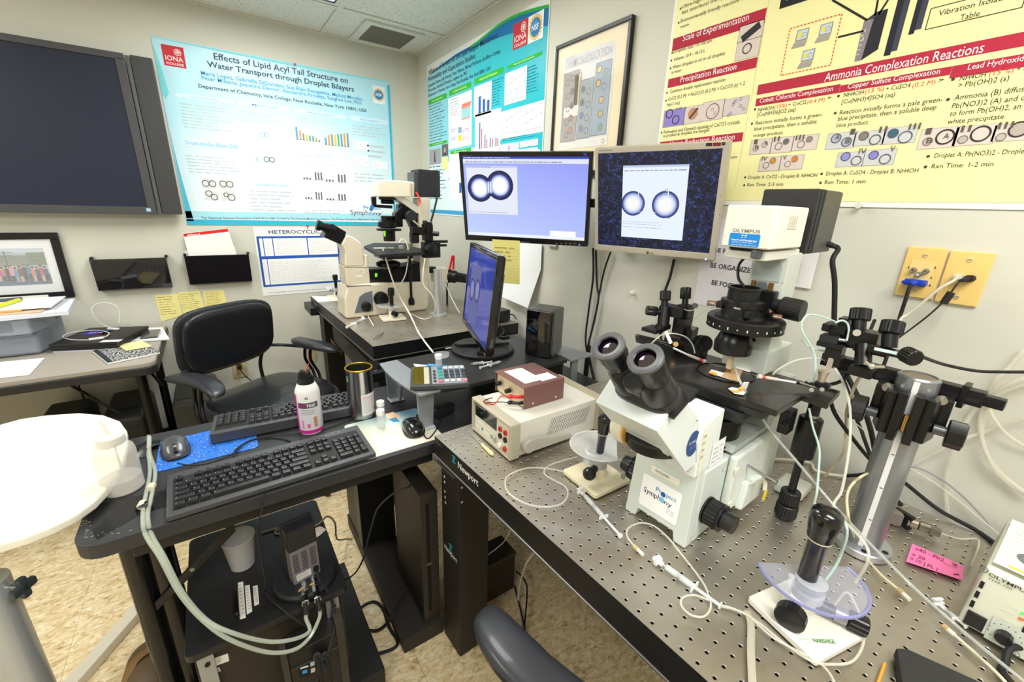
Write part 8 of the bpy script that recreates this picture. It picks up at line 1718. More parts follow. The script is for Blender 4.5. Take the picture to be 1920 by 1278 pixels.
# ================================================================== FAR MICROSCOPE
FY = 1.415; NK = mat('e0d6c2',.42)
def PYs(px,y=FY): return [Y(*q,y) for q in px]
t = T('inverted_microscope','cream inverted microscope with angled black eyepieces on the far breadboard table','microscope',(.25,1.48,.84)); fm = t
def sil(name,px,w_,m,y=FY,bev=.006,seg=3,parent=None,**k): return B(mat=m).prism(PYs(px,y),(0,w_,0),bev=bev,seg=seg).obj(name,parent or fm,**k)
low = PYs([(647,589),(656,592.5),(800,579.5),(805,570),(806,528),(702,531),(652,536),(646,560)]); zb = .8402
for p in low[:3]: p.z = zb + (.004 if p is low[0] else 0)
B(mat=NK).prism(low,(0,.16,0),bev=.012,seg=3).obj('base_body',t)
sil('front_tower',[(651,536),(695,534),(692,500),(690,478),(684,478),(684,499),(646,500)],.125,NK,FY + .012)
sil('tube_housing',[(647,500),(684,499.6),(681,463),(677,455),(664,445),(650,440),(640,458),(647,472)],.115,NK,FY + .016,.008)
sil('rear_column',[(788,530),(806,529),(805,475),(804.5,372),(787,371),(787,480)],.10,NK,FY + .02)
sil('binocular_head',[(622,418.5),(650,435),(646,445),(639,458),(607,444)],.10,BLKM,FY + .02,.004)
for yy in (FY + .03,FY + .095):
    a,b_ = Y(622,430,yy),Y(593,421,yy); d = b_ - a; L = d.length
    B(mat=BLKM).lathe(a - d*.2,[(.021,0),(.021,L*.6),(.019,L*.62),(.019,L*.9),(.023,L*.92),(.023,L*1.18),(.016,L*1.2)],d,24).obj('eyepiece',t)
sil('control_panel',[(665,587),(700,583),(698,545),(684,549),(674,556)],.002,mat('6b7078',.45),FY - .0022,.0005,1)
a = Y(686,574,FY - .003); B(mat=BLKM).knob(a,a + V3((0,-.022,0)),.024,20).obj('side_knob',t)
a = Y(713,559,FY); B(mat=BLKM).cyl(a,a + V3((0,-.02,0)),.036).knob(a + V3((0,-.02,0)),a + V3((0,-.04,0)),.033,24).obj('focus_knob',t)
s = Sheet((0,FY + .012,0),EX,EZ,t,.0003,.0004); s.R(663,505,684,513,INK('f0ecde'),1); s.R(666,513.5,681,519,INK('f0ecde'),1); s.rows(664,506,683,512,3,INK('a8a498'),2,.3,.2); s.done('labels')
B(mat=mat('6a655a',.6)).prism(PYs([(646,500),(692,500),(692,501.2),(646,501.2)],FY + .0115),(0,.001,0)).obj('seam',t); B(mat=mat('6a655a',.6)).prism(PYs([(651,536),(696,534),(696,535.4),(651,537.4)],FY - .0005),(0,.02,0)).obj('seam',t)
sil('filter_block',[(694,505),(735,505),(787,492),(789,528),(745,530),(694,525)],.11,BLKM,FY + .02,.004)
B(mat=mat('8ae02a',.5,emit=.3)).prism(PYs([(703,512),(708,512),(707,519),(703,519)],FY + .018),(0,.001,0)).obj('green_tape',t); B(mat=mat('8ae02a',.5,emit=.3)).prism(PYs([(719,433),(723,433),(723,443),(720,443)],FY + .02),(0,.001,0)).obj('green_tape',t)
c = Y(728,494,FY + .07); B(mat=BLKM).lathe(c,[(.050,-.014),(.062,-.008),(.062,.006),(.04,.016)],seg=36).obj('nosepiece',t); B(mat=mat('c9bda0',.3,.5)).cyl(c + V3((.0,0,.012)),c + V3((0,0,.035)),.022).obj('objective',t)
zs = Y(740,465,FY + .06).z
P = [Z(*q,zs) for q in ((682,461),(712,477),(797,472),(786,456),(700,455))]
B(mat=mat('19191a',.55)).prism([p - V3((0,0,.016)) for p in P],(0,0,.016),bev=.003).obj('stage_plate',t); B(mat=ST).prism([V3((P[0].x + .03,FY,zs - .05)),V3((P[2].x,FY,zs - .05)),V3((P[2].x,FY + .15,zs - .05)),V3((P[0].x + .03,FY + .15,zs - .05))],(0,0,.03),bev=.004).obj('stage_carrier',t)
for a_,d_,m_,n_ in ((Z(712,465,zs + .003),(.06,.03,.004),mat('d8d4c8',.4),'slide_holder'),(Z(733,465,zs + .004),(.03,.03,.006),mat('c8b89a',.3,.5),'stage_clip'),(Z(752,463,zs + .008),(.02,.02,.018),mat('d8d4c8',.3,.6),'steel_block'),(Z(768,462,zs + .012),(.014,.02,.026),mat('c9a874',.3,.5),'brass_block')): B(mat=m_).box(a_,d_,bev=.001).obj(n_,t)
for (x,r0) in ((768,.009),):
    p = Y(x,480,FY - .01); q = Y(x,571,FY - .01); L = p.z - q.z
    B(mat=BLKM).lathe((p.x,FY - .01,q.z),[(.016,0),(.016,.028),(.012,.03),(.012,.036),(.0065,.038),(.0065,L*.55),(.013,L*.56),(.013,L*.75),(.008,L*.77),(.008,L)],seg=20).obj('stage_drive',t)
sil('lamp_head',[(709,369),(777,369.5),(778,342),(770,340),(730,337),(712,338),(708,342)],.11,mat('ebe3cf',.4),FY + .02,.006)
b = B(mat=mat('cfc5ae',.4))
for x in (768.5,773): b.prism(PYs([(x,370),(x + 3.4,370),(x + 3.2,343),(x - .6,343)],FY + .014),(0,.006,0),bev=.001)
b.obj('filter_sliders',t)
sil('diagonal_arm',[(740,370),(760,370),(789,390),(789,402),(782,400)],.07,mat('d9d5c8',.4),FY + .035,.003); sil('condenser_arm',[(756,382),(789,402),(790,427),(773,427),(766,412),(748,410),(748,383)],.05,BLKM,FY + .045,.004)
sil('condenser_bracket',[(741,400),(755,384),(756,425),(740,426)],.05,BLKM,FY + .04,.004)
c = Y(726,375,FY + .07); B(mat=BLKM).lathe(c,[(.030,.016),(.042,.012),(.042,.002),(.030,0),(.034,-.008),(.03,-.018)],seg=30).obj('field_lens',t)
c = Y(727,420,FY + .07); B(mat=BLKM).lathe(c,[(.030,.040),(.034,.036),(.030,.02),(.044,.012),(.050,.008),(.050,-.012),(.036,-.018)],seg=36).obj('condenser_turret',t)
c = Y(730,441,FY + .07); B(mat=BLKM).lathe(c,[(.030,-.028),(.030,.022),(.062,.024),(.062,.034)],seg=30).obj('condenser_lens',t)
a = Y(768,405,FY + .04); B(mat=mat('2c2c2e',.4)).cyl(a,a + V3((0,-.03,0)),.028,ch=.002).obj('condenser_knob',t)
sil('filter_holder',[(697,369),(706,369),(706,388),(699,388)],.02,BLKM,FY + .05,.001,1); sil('filter_rail',[(698,383),(736,385),(736,391),(698,388)],.02,BLKM,FY + .05,.001,1)
a = Y(697.5,388,FY + .05); B(mat=mat('2a8ae0',.2,alpha=.8)).cyl(a,a + V3((0,-.004,0)),.010).obj('blue_filter',t)
b = B(mat=mat('262729',.5)); b.box2(Y(787,368.5,FY + .02),V3((Y(825,318,FY + .02).x,FY + .13,Y(800,318,FY + .02).z)),bev=.003); b.obj('lamp_house',t)
b = B(mat=mat('3a3c40',.5)); x0,x1 = Y(792,340,FY + .02).x,Y(824,340,FY + .02).x; za,zc_ = Y(800,366,FY + .02).z,Y(800,321,FY + .02).z
for i in range(16): b.box2((x0 + (x1 - x0)*i/16,FY + .0175,za),(x0 + (x1 - x0)*(i + .45)/16,FY + .021,zc_))
b.obj('cooling_fins',t,kind='stuff'); sil('lamp_adapter',[(776,369),(788,369),(788,321),(776,322)],.09,mat('45484e',.5),FY + .03,.002)
cord('lamp_cable',[Y(821,363,FY + .02),Y(815,390,FY),Y(808,415,FY - .01)],.0055,RUB,'black cable slanting down from the far microscope lamp house')
tag(B(mat=mat('e23a3a',.4)).tube([Y(780,360,FY + .01),Y(786,370,FY),Y(787,380,FY),Y(783,383,FY)],.005,8,flat=.5).obj('red_tag'),'red ribbon tag hanging from the far microscope arm','tag')
# camera port to the right, with red clamp
t = T('microscope_camera','cream camera adapter with black lens tube on the right side of the far microscope','camera',Y(840,515,1.5)); yy = 1.45
B(mat=NK).box2(Y(817,531,yy),V3((Y(840,504,yy).x,yy + .07,Y(840,502,yy).z)),bev=.004).obj('housing',t)
a,b_ = Y(840,517,yy + .03),Y(875,522,yy - .03); d = b_ - a; L = d.length; B(mat=BLKM).lathe(a,[(.038,0),(.038,L*.15),(.034,L*.2),(.036,L*.4),(.028,L*.5),(.026,L),(.02,L*1.02)],d,28).obj('lens_tube',t)
B(mat=BLKM).box2(Y(806,512,yy),V3((Y(818,524,yy).x,yy + .05,Y(818,500,yy).z)),bev=.002).obj('coupler',t); B(mat=mat('2a2a2c',.4)).cyl(Y(838,531,yy + .03),V3((Y(838,531,yy + .03).x,yy + .03,.8405)),.006).obj('support_leg',t)
b = B(mat=mat('d8202a',.35)); 
for q in ((843,505,848,481),(847,481,851,480),(851,480,850,505)): b.cyl(Y(q[0],q[1],yy + .02),Y(q[2],q[3],yy + .02),.006)
tag(b.obj('red_clamp'),'bright red clamp standing on the camera adapter of the far microscope','clamp')
# far post and manipulator
fp = Z(822,590,.843); t = T('support_post','slim silver post beside the far microscope','post',(fp.x,fp.y,.8405))
B(mat=mat('c4c6ca',.33,.6)).lathe((fp.x,fp.y,.8405),[(.042,0),(.043,.001),(.043,.011),(.022,.014),(.022,.24)],seg=36).obj('post_body',t)
t = T('micromanipulator','black micromanipulator clamped on the slim silver post of the far microscope','micromanipulator',(fp.x,fp.y,1.08)); zz = 1.065
b = B(mat=MB_); b.box2(Y(797,484,fp.y),V3((Y(826,454,fp.y).x,fp.y + .05,Y(810,454,fp.y).z)),bev=.004); b.obj('clamp_body',t)
a = Y(806,466,fp.y - .005); B(mat=MB_).knob(a,a + V3((0,-.03,0)),.028,20,d=.04).obj('clamp_knob',t)
for q in ((800,451,840,455),(826,458,838,462)): B(mat=MB_).box2(Y(q[0],q[1],fp.y + .02),V3((Y(q[2],q[3],fp.y + .02).x,fp.y + .045,Y(q[2],q[3],fp.y + .02).z)),bev=.002).obj('rail',t)
b = B(mat=MB_); b.box2(Y(797,452,fp.y),V3((Y(812,420,fp.y).x,fp.y + .04,Y(808,420,fp.y).z)),bev=.003).box2(Y(774,441,fp.y),V3((Y(800,426,fp.y).x,fp.y + .04,Y(795,426,fp.y).z)),bev=.003).box2(Y(772,456,fp.y),V3((Y(786,436,fp.y).x,fp.y + .03,Y(786,436,fp.y).z)),bev=.003); b.obj('axis_blocks',t)
for q in ((793,413,800,424),(802,416,811,424)): B(mat=MB_).knob(Y(q[0] + 4,q[1],fp.y + .01),Y(q[0] + 4,q[3],fp.y + .01),.012,14).obj('adjustment_knob',t)
a = Y(812,438,fp.y); B(mat=MB_).cyl(a,a + V3((.02,-.02,0)),.011).obj('adjustment_knob',t); B(mat=mat('d0c8a8',.3,.5)).cyl(Y(775,414,fp.y),Y(788,425,fp.y),.004).obj('brass_rod',t)
# objects on the far table
def small_joy(label,px,sc_=1):
    O = V3(px); t = T('joystick_controller',label,'controller',O); JW = mat('ece4ce',.4); M = Matrix.Translation(O) @ Matrix.Rotation(-.1,4,'Z') @ Matrix.Scale(sc_,4)
    B(M,JW).prism([(x,y,.002) for x,y in rrect(-.057,-.055,.057,.055,.005)],(0,0,.008),bev=.002).obj('base_plate',t); B(M,JW).cyl((0,0,.01),(0,0,.042),.017).obj('pedestal',t); B(M,mat('b4b4b0',.4)).cyl((0,0,.042),(0,0,.058),.018).obj('collar',t)
    B(M,CLEAR).lathe((0,.01,.066),[(.024,0),(.07,0),(.07,.004),(.024,.004)],seg=32,caps=False).obj('hand_rest_disc',t); B(M,mat('0f0f11',.2)).lathe((0,0,.055),[(.009,0),(.010,.06),(.015,.064),(.017,.09),(.014,.1)],seg=20).obj('stick',t)
    for sy in (-1,1): B(M,BLKM).cyl((.0,sy*.02,.032),(.01,sy*.042,.030),.013).obj('side_knob',t)
small_joy('cream joystick controller with black stick standing in front of the far microscope',Z(736,597,.8405) + V3((.0,.0,.0)))
small_joy('small cream joystick controller behind the far microscope, partly hidden',Z(632,558,.8405) + V3((0,0,0)),.9)
tag(B(mat=PAPER).prism([Z(*q,.8405) for q in ((584,555),(628,556),(640,563),(596,566))],(0,0,.001)).obj('paper_sheet'),'white sheet on the far corner of the far breadboard table','paper')
syringe('clear syringe with white hub near the front edge of the far breadboard table',Z(680,598,.846),Z(650,613,.846),.006,stopcock=True)
t = T('tweezers','steel tweezers lying on the far breadboard table near its front corner','tweezers',Z(708,630,.842)); P = [Z(*q,.843) for q in ((699,635),(719,623),(716,629),(703,636))]
B(mat=STEEL).tube([P[0],(P[0] + P[1])/2 + V3((0,.004,.003)),P[1]],.0022,6).tube([P[3],(P[3] + P[2])/2 + V3((.002,-.002,.003)),P[1]],.0022,6).obj('blades',t)
WT = mat('e9e6da',.35)
cord('white_tube',[Z(718,467,zs + .01),Y(725,490,1.36),Y(738,530,1.33),Y(752,560,1.30),Z(770,592,.92),Z(783,620,.865),Z(792,634,.86),Z(800,645,.866),Z(812,660,.872)],.0035,WT,'long white tube slanting from the far microscope stage down to the black riser')
cord('white_tube',[Y(748,455,1.38),Y(755,448,1.38),Y(764,460,1.37),Y(765,485,1.36),Y(760,515,1.36),Y(750,535,1.37)],.003,WT,'white tube arching over the far microscope stage')
cord('white_tube',[Y(797,484,1.24),Y(793,515,1.23),Y(795,535,1.23),Y(808,550,1.22),Y(816,570,1.22),Z(812,590,.846),Z(795,598,.846),Z(770,588,.846),Z(750,581,.846)],.003,WT,'white tube looping around the slim silver post')
cord('white_tube',[Z(700,610,.846),Z(690,590,.846),Z(697,580,.846),Z(715,578,.846),Z(735,580,.85),Z(748,572,.86)],.0025,WT,'thin white tube curling in front of the far microscope base')
cord('white_tube',[Y(836,532,1.43),Y(845,555,1.40),Y(858,580,1.3),Y(872,605,1.2),Y(880,640,.95),V3((.33,.93,.78))],.003,WT,'white cable hanging from the camera adapter behind the monitor')
t = T('power_brick','small black box behind the desk monitor on the far breadboard table','adapter',Z(938,600,.841)); c = Z(938,603,.841); B(mat=mat('1a1a1c',.4)).box((c.x,c.y + .03,.841 + .03),(.10,.09,.058),rot=.1,bev=.004).obj('body',t)
cord('power_cable',[Z(953,590,.88),Z(962,590,.86),Z(968,598,.846)],.003,RUB,'black lead leaving the small black box behind the desk monitor')
cord('display_cable',[Y(925,585,.80),Y(938,612,.80),Y(945,620,.78),Y(938,630,.76),Y(920,640,.75)],.004,RUB,'black video cable looping behind the desk monitor')
tag(B(mat=mat('e0d8c0',.4)).box(Y(928,608,.80),(.035,.014,.02),bev=.003).obj('cable_plug'),'cream cable plug behind the desk monitor','plug')

# ================================================================== LEFT DESK THINGS
LZ = .7205
t = T('printer','light grey laser printer at the left edge stacked with papers','printer',(-1.35,1.9,LZ)); PG = mat('8f96a4',.5)
pr_ = Y(88,660,1.72); x1 = -1.135; yf = 1.84; zt = .890
b = B(mat=PG); b.prism([(-1.55,yf + .03,LZ + .001),(x1 - .01,yf + .03,LZ + .001),(x1 + .02,yf + .12,LZ + .001),(x1 + .02,2.16,LZ + .001),(-1.55,2.16,LZ + .001)],(0,0,zt - LZ - .05),bev=.015,seg=4); b.obj('lower_case',t)
b = B(mat=mat('9aa1ae',.5)); b.prism([(-1.55,yf,zt - .075),(x1 - .01,yf,zt - .075),(x1 + .02,yf + .10,zt - .075),(x1 + .02,2.17,zt - .075),(-1.55,2.17,zt - .075)],(0,0,.075),bev=.012,seg=4); b.obj('upper_case',t)
B(mat=mat('848b98',.5)).box2((-1.50,yf - .002,zt - .055),(x1 - .06,yf + .002,zt - .015),bev=.002).obj('tray_door',t); B(mat=mat('6a7080',.5)).box2((-1.55,yf + .001,zt - .0765),(x1 - .005,yf + .035,zt - .073)).obj('seam',t)
b = B(mat=mat('4a4c52',.5))
for i in range(6): b.box2((x1 + .0195,yf + .22,zt - .06 + i*.008),(x1 + .0215,yf + .28,zt - .056 + i*.008))
b.obj('vent_slots',t,kind='stuff'); B(mat=mat('2f3138',.4)).sph((-1.40,yf + .02,LZ + .04),.03,(1,.6,.8)).obj('dark_button',t)
stk = [('paper_stack','thick ream of white paper lying on top of the printer','dfe2ee',zt + .001,.018,(-1.56,1.80,-1.03,2.10),.1),('paper_folder','tan folder with loose sheets in the pile on the printer','cfb79c',zt + .0195,.006,(-1.56,1.83,-1.09,2.1),-.04),('paper_folder','orange folder in the pile on the printer','e0a04e',zt + .026,.005,(-1.56,1.84,-1.16,2.05),.03),('paper_sheets','white sheets forming the top layer of the pile on the printer','f0efee',zt + .0315,.006,(-1.56,1.86,-1.07,2.1),.0)]
for nm,lb,cc,z0_,th,(x0,y0,x1_,y1),rot in stk:
    tag(B(mat=mat(cc,.8)).box(((x0 + x1_)/2,(y0 + y1)/2,z0_ + th/2),(x1_ - x0,y1 - y0,th),rot=rot,bev=.0008,seg=1).obj(nm),lb,'papers')
q0,q1 = Z(0,573,zt + .045),Z(36,562,zt + .045); t = T('highlighter','yellow highlighter on the paper pile on the printer','marker',q0); B(mat=mat('dbe62a',.35)).cyl(q0 - (q1 - q0)*.4,q1,.008,ch=.001).obj('barrel',t); B(mat=mat('2a2c34',.4)).cyl(q0 - (q1 - q0)*1.1,q0 - (q1 - q0)*.4,.007).obj('end_cap',t)
tag(B(mat=mat('4a4f5a',.4)).box(Z(12,562,zt + .043),(.09,.04,.010),rot=.1,bev=.003).obj('stapler'),'dark grey object lying behind the highlighter on the paper pile','stapler')
P = [Z(*q,LZ + .001) for q in ((0,709),(55,703),(84,671),(0,679))]; tag(B(mat=PAPER).prism([P[0] + V3((-.15,.02,0)),P[1],P[2],P[3] + V3((-.15,.02,0))],(0,0,.0012)).obj('paper_sheet'),'white sheet on the grey desk in front of the printer','paper')
# laptop
k = lambda x,y: (x/4.26,420 + y/4.26)
lz = LZ + .040; P = [Z(*k(*q),lz) for q in ((383,962),(930,940),(1095,797),(640,805))]
ux = (P[1] - P[0]).normalized(); LWd = (P[1] - P[0]).length; uy = V3((-ux.y,ux.x,0)); LD = min(.27,((P[3] - P[0]).dot(uy) + (P[2] - P[1]).dot(uy))/2)
LM = Matrix.Identity(4)
for i in range(3): LM[i][0],LM[i][1],LM[i][2],LM[i][3] = ux[i],uy[i],EZ[i],P[0][i]
t = T('laptop','closed black laptop with a round blue space sticker lying on papers','laptop',P[0]); B(LM,mat('222022',.45)).box2((0,0,-.012),(LWd,LD,0),bev=.002).obj('lid',t); B(LM,mat('1c1c1e',.4)).box2((.002,.0,-.030),(LWd - .002,LD,-.0125),bev=.003).obj('base',t)
B(LM,mat('0c0c0d',.5)).box2((LWd*.25,-.0008,-.026),(LWd*.62,.002,-.018)).obj('port_row',t)
s = Sheet(P[0],ux,uy,t,.0002,.0003); a,b_ = s.q(*k(770,868)); s.ell(a,b_,.048,.040,INK('2a3ac0'),1,36); s.poly([(a - .05,b_ - .012),(a + .03,b_ + .006),(a + .05,b_ + .028),(a + .02,b_ + .000),(a - .01,b_ - .02),(a + .045,b_ - .034),(a - .0,b_ - .012)],INK('d83a44'),2); s.done('lid_sticker'); s.text('NASA',a - .028,b_ - .008,.054,.016,INK('f2f2f6'),1.2,3)
A_ = s.q(*k(820,930)); s.r(A_[0],.003,A_[0] + .075,.035,INK('eef0ee'),1); p = s.q(*k(1022,802)); s.r(p[0] - .008,p[1] - .004,p[0] + .008,p[1] + .003,INK('6a6a70'),1); s.done('lid_stickers','sticker_lettering')
tag(B(LM,mat('c9cbe0',.6)).prism([(.004,.004,-.042),(LWd - .03,.004,-.042),(LWd - .0,LD*.8,-.039),(.01,LD*.8,-.039)],(0,0,.010),bev=.003).obj('plastic_sleeve'),'crumpled pale plastic sleeve under the black laptop','sleeve')
cord('white_cable',[Z(*k(770,912),lz + .006),Z(*k(690,925),lz + .004),Z(*k(560,920),lz + .004),Z(*k(502,900),lz + .004),Z(*k(560,868),lz + .004),Z(*k(700,850),lz + .004),Z(*k(800,850),lz + .004),Z(*k(870,868),lz + .005),Z(*k(850,895),lz + .006),Z(*k(800,910),lz + .006)],.0022,WHT,'white cable lying in a flat loop on the laptop')
cord('white_cable',[Z(*k(905,835),lz + .008),Y(*k(800,790),2.08),Y(*k(740,720),2.14),Y(*k(738,665),2.16),Y(*k(790,632),2.16),Y(*k(860,630),2.17),Y(*k(930,655),2.17),Y(*k(955,720),2.17),Y(*k(948,790),2.16)],.0022,WHT,'white cable arching up against the wall behind the laptop')
for x,y in ((770,913),(905,835)): tag(B(mat=WHT).box(Z(*k(x,y),lz + .006),(.05,.014,.009),rot=.2 if x == 770 else -.6,bev=.002).obj('cable_plug'),'white cable plug on the laptop lid, ' + ('near its front edge' if x == 770 else 'near its rear edge'),'plug')
P = [Z(*k(*q),LZ + .010) for q in ((858,1105),(1275,1020),(1130,940),(740,1010))]; t = T('composition_notebook','marbled black composition notebook lying on the right end of the grey desk','notebook',P[0])
def marb(nt,b):
    tc = nt.nodes.new('ShaderNodeTexCoord'); v = nt.nodes.new('ShaderNodeTexNoise'); v.inputs['Scale'].default_value = 130; v.inputs['Detail'].default_value = 5; r = nt.nodes.new('ShaderNodeValToRGB'); e = r.color_ramp.elements; e[0].position = .50; e[0].color = lin('1c1c20'); e[1].position = .56; e[1].color = lin('d6d8d6')
    nt.links.new(tc.outputs['Object'],v.inputs['Vector']); nt.links.new(v.outputs['Fac'],r.inputs[0]); nt.links.new(r.outputs[0],b.inputs['Base Color']); b.inputs['Roughness'].default_value = .6
MRB = nodes_mat('marbled_cover',marb); B(mat=MRB).prism([p - V3((0,0,.001)) for p in P],(0,0,.0012)).obj('front_cover',t); B(mat=PAPER).prism([p - V3((0,0,.0085)) for p in P],(0,0,.0073)).obj('pages',t); B(mat=MRB).prism([p - V3((0,0,.0095)) for p in P],(0,0,.001)).obj('back_cover',t)
B(mat=mat('2a3038',.6)).prism([P[3] + (P[0] - P[3])*0 + V3((0,0,.0003)),P[0] + V3((0,0,.0003)),P[0] + (P[1] - P[0])*.1 + V3((0,0,.0003)),P[3] + (P[2] - P[3])*.1 + V3((0,0,.0003))],(0,0,.0004)).obj('spine_tape',t)
tag(B(mat=mat('f0e4a0',.8)).prism([Z(*k(*q),LZ + .0125) for q in ((1010,1012),(1215,975),(1130,930),(940,965))],(0,0,.0015)).obj('note_pad'),'pale yellow note pad lying on the marbled notebook','note pad')
P = [Z(*k(*q),LZ + .002) for q in ((1000,945),(1355,925),(1300,832),(1080,838))]; tag(B(mat=mat('e9e9ec',.7)).prism(P,(0,0,.006)).obj('paper_stack'),'white papers behind the marbled notebook at the desk end','papers')
t = T('mobile_phone','dark mobile phone lying on white papers at the right end of the grey desk','phone',Z(*k(1200,885),LZ + .012)); P = [Z(*k(*q),LZ + .010) for q in ((1118,918),(1262,905),(1285,850),(1155,858))]; B(mat=mat('4a4744',.25,coat=.5)).prism(P,(0,0,.009),bev=.003).obj('phone_body',t)
# floor standing things under the left desk
t = T('computer_tower','dark grey computer tower on the floor beside the grey desk leg','computer',(-.66,1.95,0)); TW = mat('3f3f3e',.45)
b = B(mat=TW); b.prism([(-.74,1.72,.002),(-.56,1.72,.002),(-.56,1.72,.40),(-.60,1.72,.43),(-.74,1.72,.43)],(0,.46,0),bev=.015,seg=3); b.obj('case',t); B(mat=mat('262626',.5)).box2((-.725,1.78,.4295),(-.66,2.02,.4325),bev=.002).obj('top_vent',t)
B(mat=mat('c9cdd0',.4)).box2((-.5595,1.80,.10),(-.558,1.83,.15)).obj('sticker',t)
for xx,yy,h_,lb in ((-.93,1.98,.42,'black computer tower in the shade under the grey desk, behind its leg'),(-1.17,2.02,.40,'black rounded computer tower deepest under the grey desk at left')):
    t = T('computer_tower',lb,'computer',(xx,yy,0)); b = B(mat=mat('1c1c1e',.5)); b.prism([(xx - .07,yy - .2,.002),(xx - .07,yy + .2,.002),(xx - .07,yy + .2,h_*.85),(xx - .07,yy + .1,h_),(xx - .07,yy - .15,h_),(xx - .07,yy - .2,h_*.9)],(.15,0,0),bev=.02,seg=3); b.obj('case',t); B(mat=mat('121214',.4)).box2((xx - .05,yy - .2025,.05),(xx + .06,yy - .199,h_*.8),bev=.001).obj('front_bezel',t)
tag(B(mat=mat('3b2f33',.7)).sq((-1.0,1.75,.06),(.10,.16,.055),.7,.7).obj('dark_bag'),'dark bag slumped on the floor under the grey desk','bag')

# ================================================================== UNDER THE DESK
t = T('equipment_dolly','low black wooden dolly under the server chassis','dolly',(-.44,.45,0)); B(mat=mat('222122',.6,noise=.15)).box2((-.66,.22,.03),(-.225,.69,.085),bev=.004).obj('platform',t)
for x in (-.62,-.27):
    for y in (.27,.64): B(mat=RUB).cyl((x - .01,y,.017),(x + .01,y,.017),.0165).obj('caster',t)
t = T('server_chassis','large black equipment chassis under the desk with a recessed lid and labels','computer',(-.47,.45,.09)); SX0,SX1,SY0,SY1,SZ0,SZ1 = -.648,-.298,.243,.665,.087,.418
SVM = mat('222224',.42,noise=.06,scale=10)
B(mat=SVM).prism([(x,y,SZ1 - .018) for x,y in rrect(SX0,SY0,SX1,SY1,.018)],(0,0,.018),bev=.004).obj('top_cover',t)
B(mat=mat('2a251f',.5)).box2((SX0 + .012,SY0 + .022,SZ0),(SX1 - .012,SY1 - .01,SZ1 - .018)).obj('case',t)
for xx in (SX0 + .012,SX1 - .062): B(mat=mat('a9afb4',.3,.6)).box2((xx + .006,SY0 + .010,SZ0 + .005),(xx + .038,SY0 + .020,SZ1 - .022),bev=.001).obj('rack_ear',t)
for xx in (SX0 + .036,SX1 - .038):
    for zz in (SZ1 - .05,SZ0 + .04): B(mat=BLKM).cyl((xx,SY0 + .010,zz),(xx,SY0 + .007,zz),.0055,seg=10).obj('thumb_screw',t)
b = B(mat=mat('1d1d1f',.42)); b.prism([(x,y,SZ1 + .0002) for x,y in rrect(SX0 + .025,SY0 + .030,SX0 + .19,SY0 + .185,.012)],(0,0,.0012)); b.obj('lid_panel',t)
B(mat=mat('0c0c0e',.3)).tube([(SX0 + .105,SY0 + .135,SZ1),(SX0 + .105,SY0 + .13,SZ1 + .014),(SX0 + .105,SY0 + .06,SZ1 + .014),(SX0 + .105,SY0 + .055,SZ1)],.005,8).obj('lid_handle',t)
s = Sheet((0,0,SZ1 + .0016),EX,V3((0,1,0)),t,.0002,.0002)
for q in (((446,1092),(456,1090),(461,1158),(450,1161)),((459,1098),(468,1096),(473,1146),(463,1152)),((474,1099),(483,1096.5),(486,1132),(477,1136))): s.P(q,INK('e2dfd6'),1)
for (u0,v0,u1,v1) in ((449,1096,457,1155),(462,1101,469,1145),(477,1102,482,1130)): 
    a,b_ = s.q(u0,v0); c,d = s.q(u1,v1)
    for i in range(9): s.line([(a + (c - a)*(i + .15)/9 - .003,b_ + (d - b_)*(i + .15)/9),(a + (c - a)*(i + .15)/9 + .003,b_ + (d - b_)*(i + .15)/9 + .001)],.0022,INK('8a8880'),2)
s.done('label_strips')
s = Sheet((0,SY0 + .022,0),EX,EZ,t,.0002,.0004); s.P([(388,1238),(427,1224),(430,1238),(391,1253)],INK('e6e4de'),1); s.rows(391,1240,420,1236,3,INK('8a8884'),2,.3,.2); s.P([(393,1254),(411,1250),(414,1257),(396,1264)],INK('eceaf0'),1); s.P([(396,1255.5),(402,1254),(403,1258),(397,1259.5)],INK('3a3f8a'),2); s.P([(402,1254),(410,1252),(412,1257),(403,1260)],INK('d8808a'),2); s.done('rear_stickers')
t = T('power_unit','black module with connectors hanging at the front of the server chassis','module',(-.40,.22,.2)); x0,x1 = Y(535,1240,.225).x,Y(625,1190,.225).x
B(mat=mat('1f1d1b',.45)).box2((-.458,.200,.09),(-.340,.262,.335),bev=.004).obj('body',t); B(mat=mat('3a3530',.45)).box2((-.472,.196,.06),(-.458,.23,.36)).obj('bracket',t); B(mat=mat('3a3530',.45)).box2((-.345,.196,.06),(-.326,.24,.37)).obj('bracket',t)
B(mat=mat('4a4844',.3,.5)).box2((-.455,.197,.285),(-.345,.200,.29)).obj('trim',t)
s = Sheet((0,.1995,0),EX,EZ,t,.0002,.0003); s.P([(561,1250),(580,1243),(580,1265),(562,1272)],INK('15161a'),1); s.P([(563,1251),(578,1246),(578,1249),(563,1254)],INK('e6e8f0'),2); s.P([(567,1257),(576,1254),(576,1260),(567,1263)],INK('3a9ae0'),2); s.P([(582,1241),(590,1238),(590,1246),(582,1249)],INK('d8d4d4'),1); s.P([(583,1253),(591,1250),(591,1258),(583,1261)],INK('d8d4d4'),1); s.done('port_labels')
b = B(mat=RUB)
for i,(u,v) in enumerate(((594,1230),(600,1238),(610,1228),(603,1250))): b.cyl(Y(u,v,.198),Y(u,v,.18),.009)
b.obj('power_plugs',t,kind='stuff')
for i,pts in enumerate((((594,1230),(600,1255),(604,1285)),((610,1228),(618,1255),(622,1290)),((600,1240),(597,1262),(595,1290)))):
    cord('power_lead',[Y(u,v,.178 - .01*j) for j,(u,v) in enumerate(pts)],.0045,RUB,'black power lead at the bottom edge below the chassis module, ' + ('left','right','middle')[i] + ' of three')
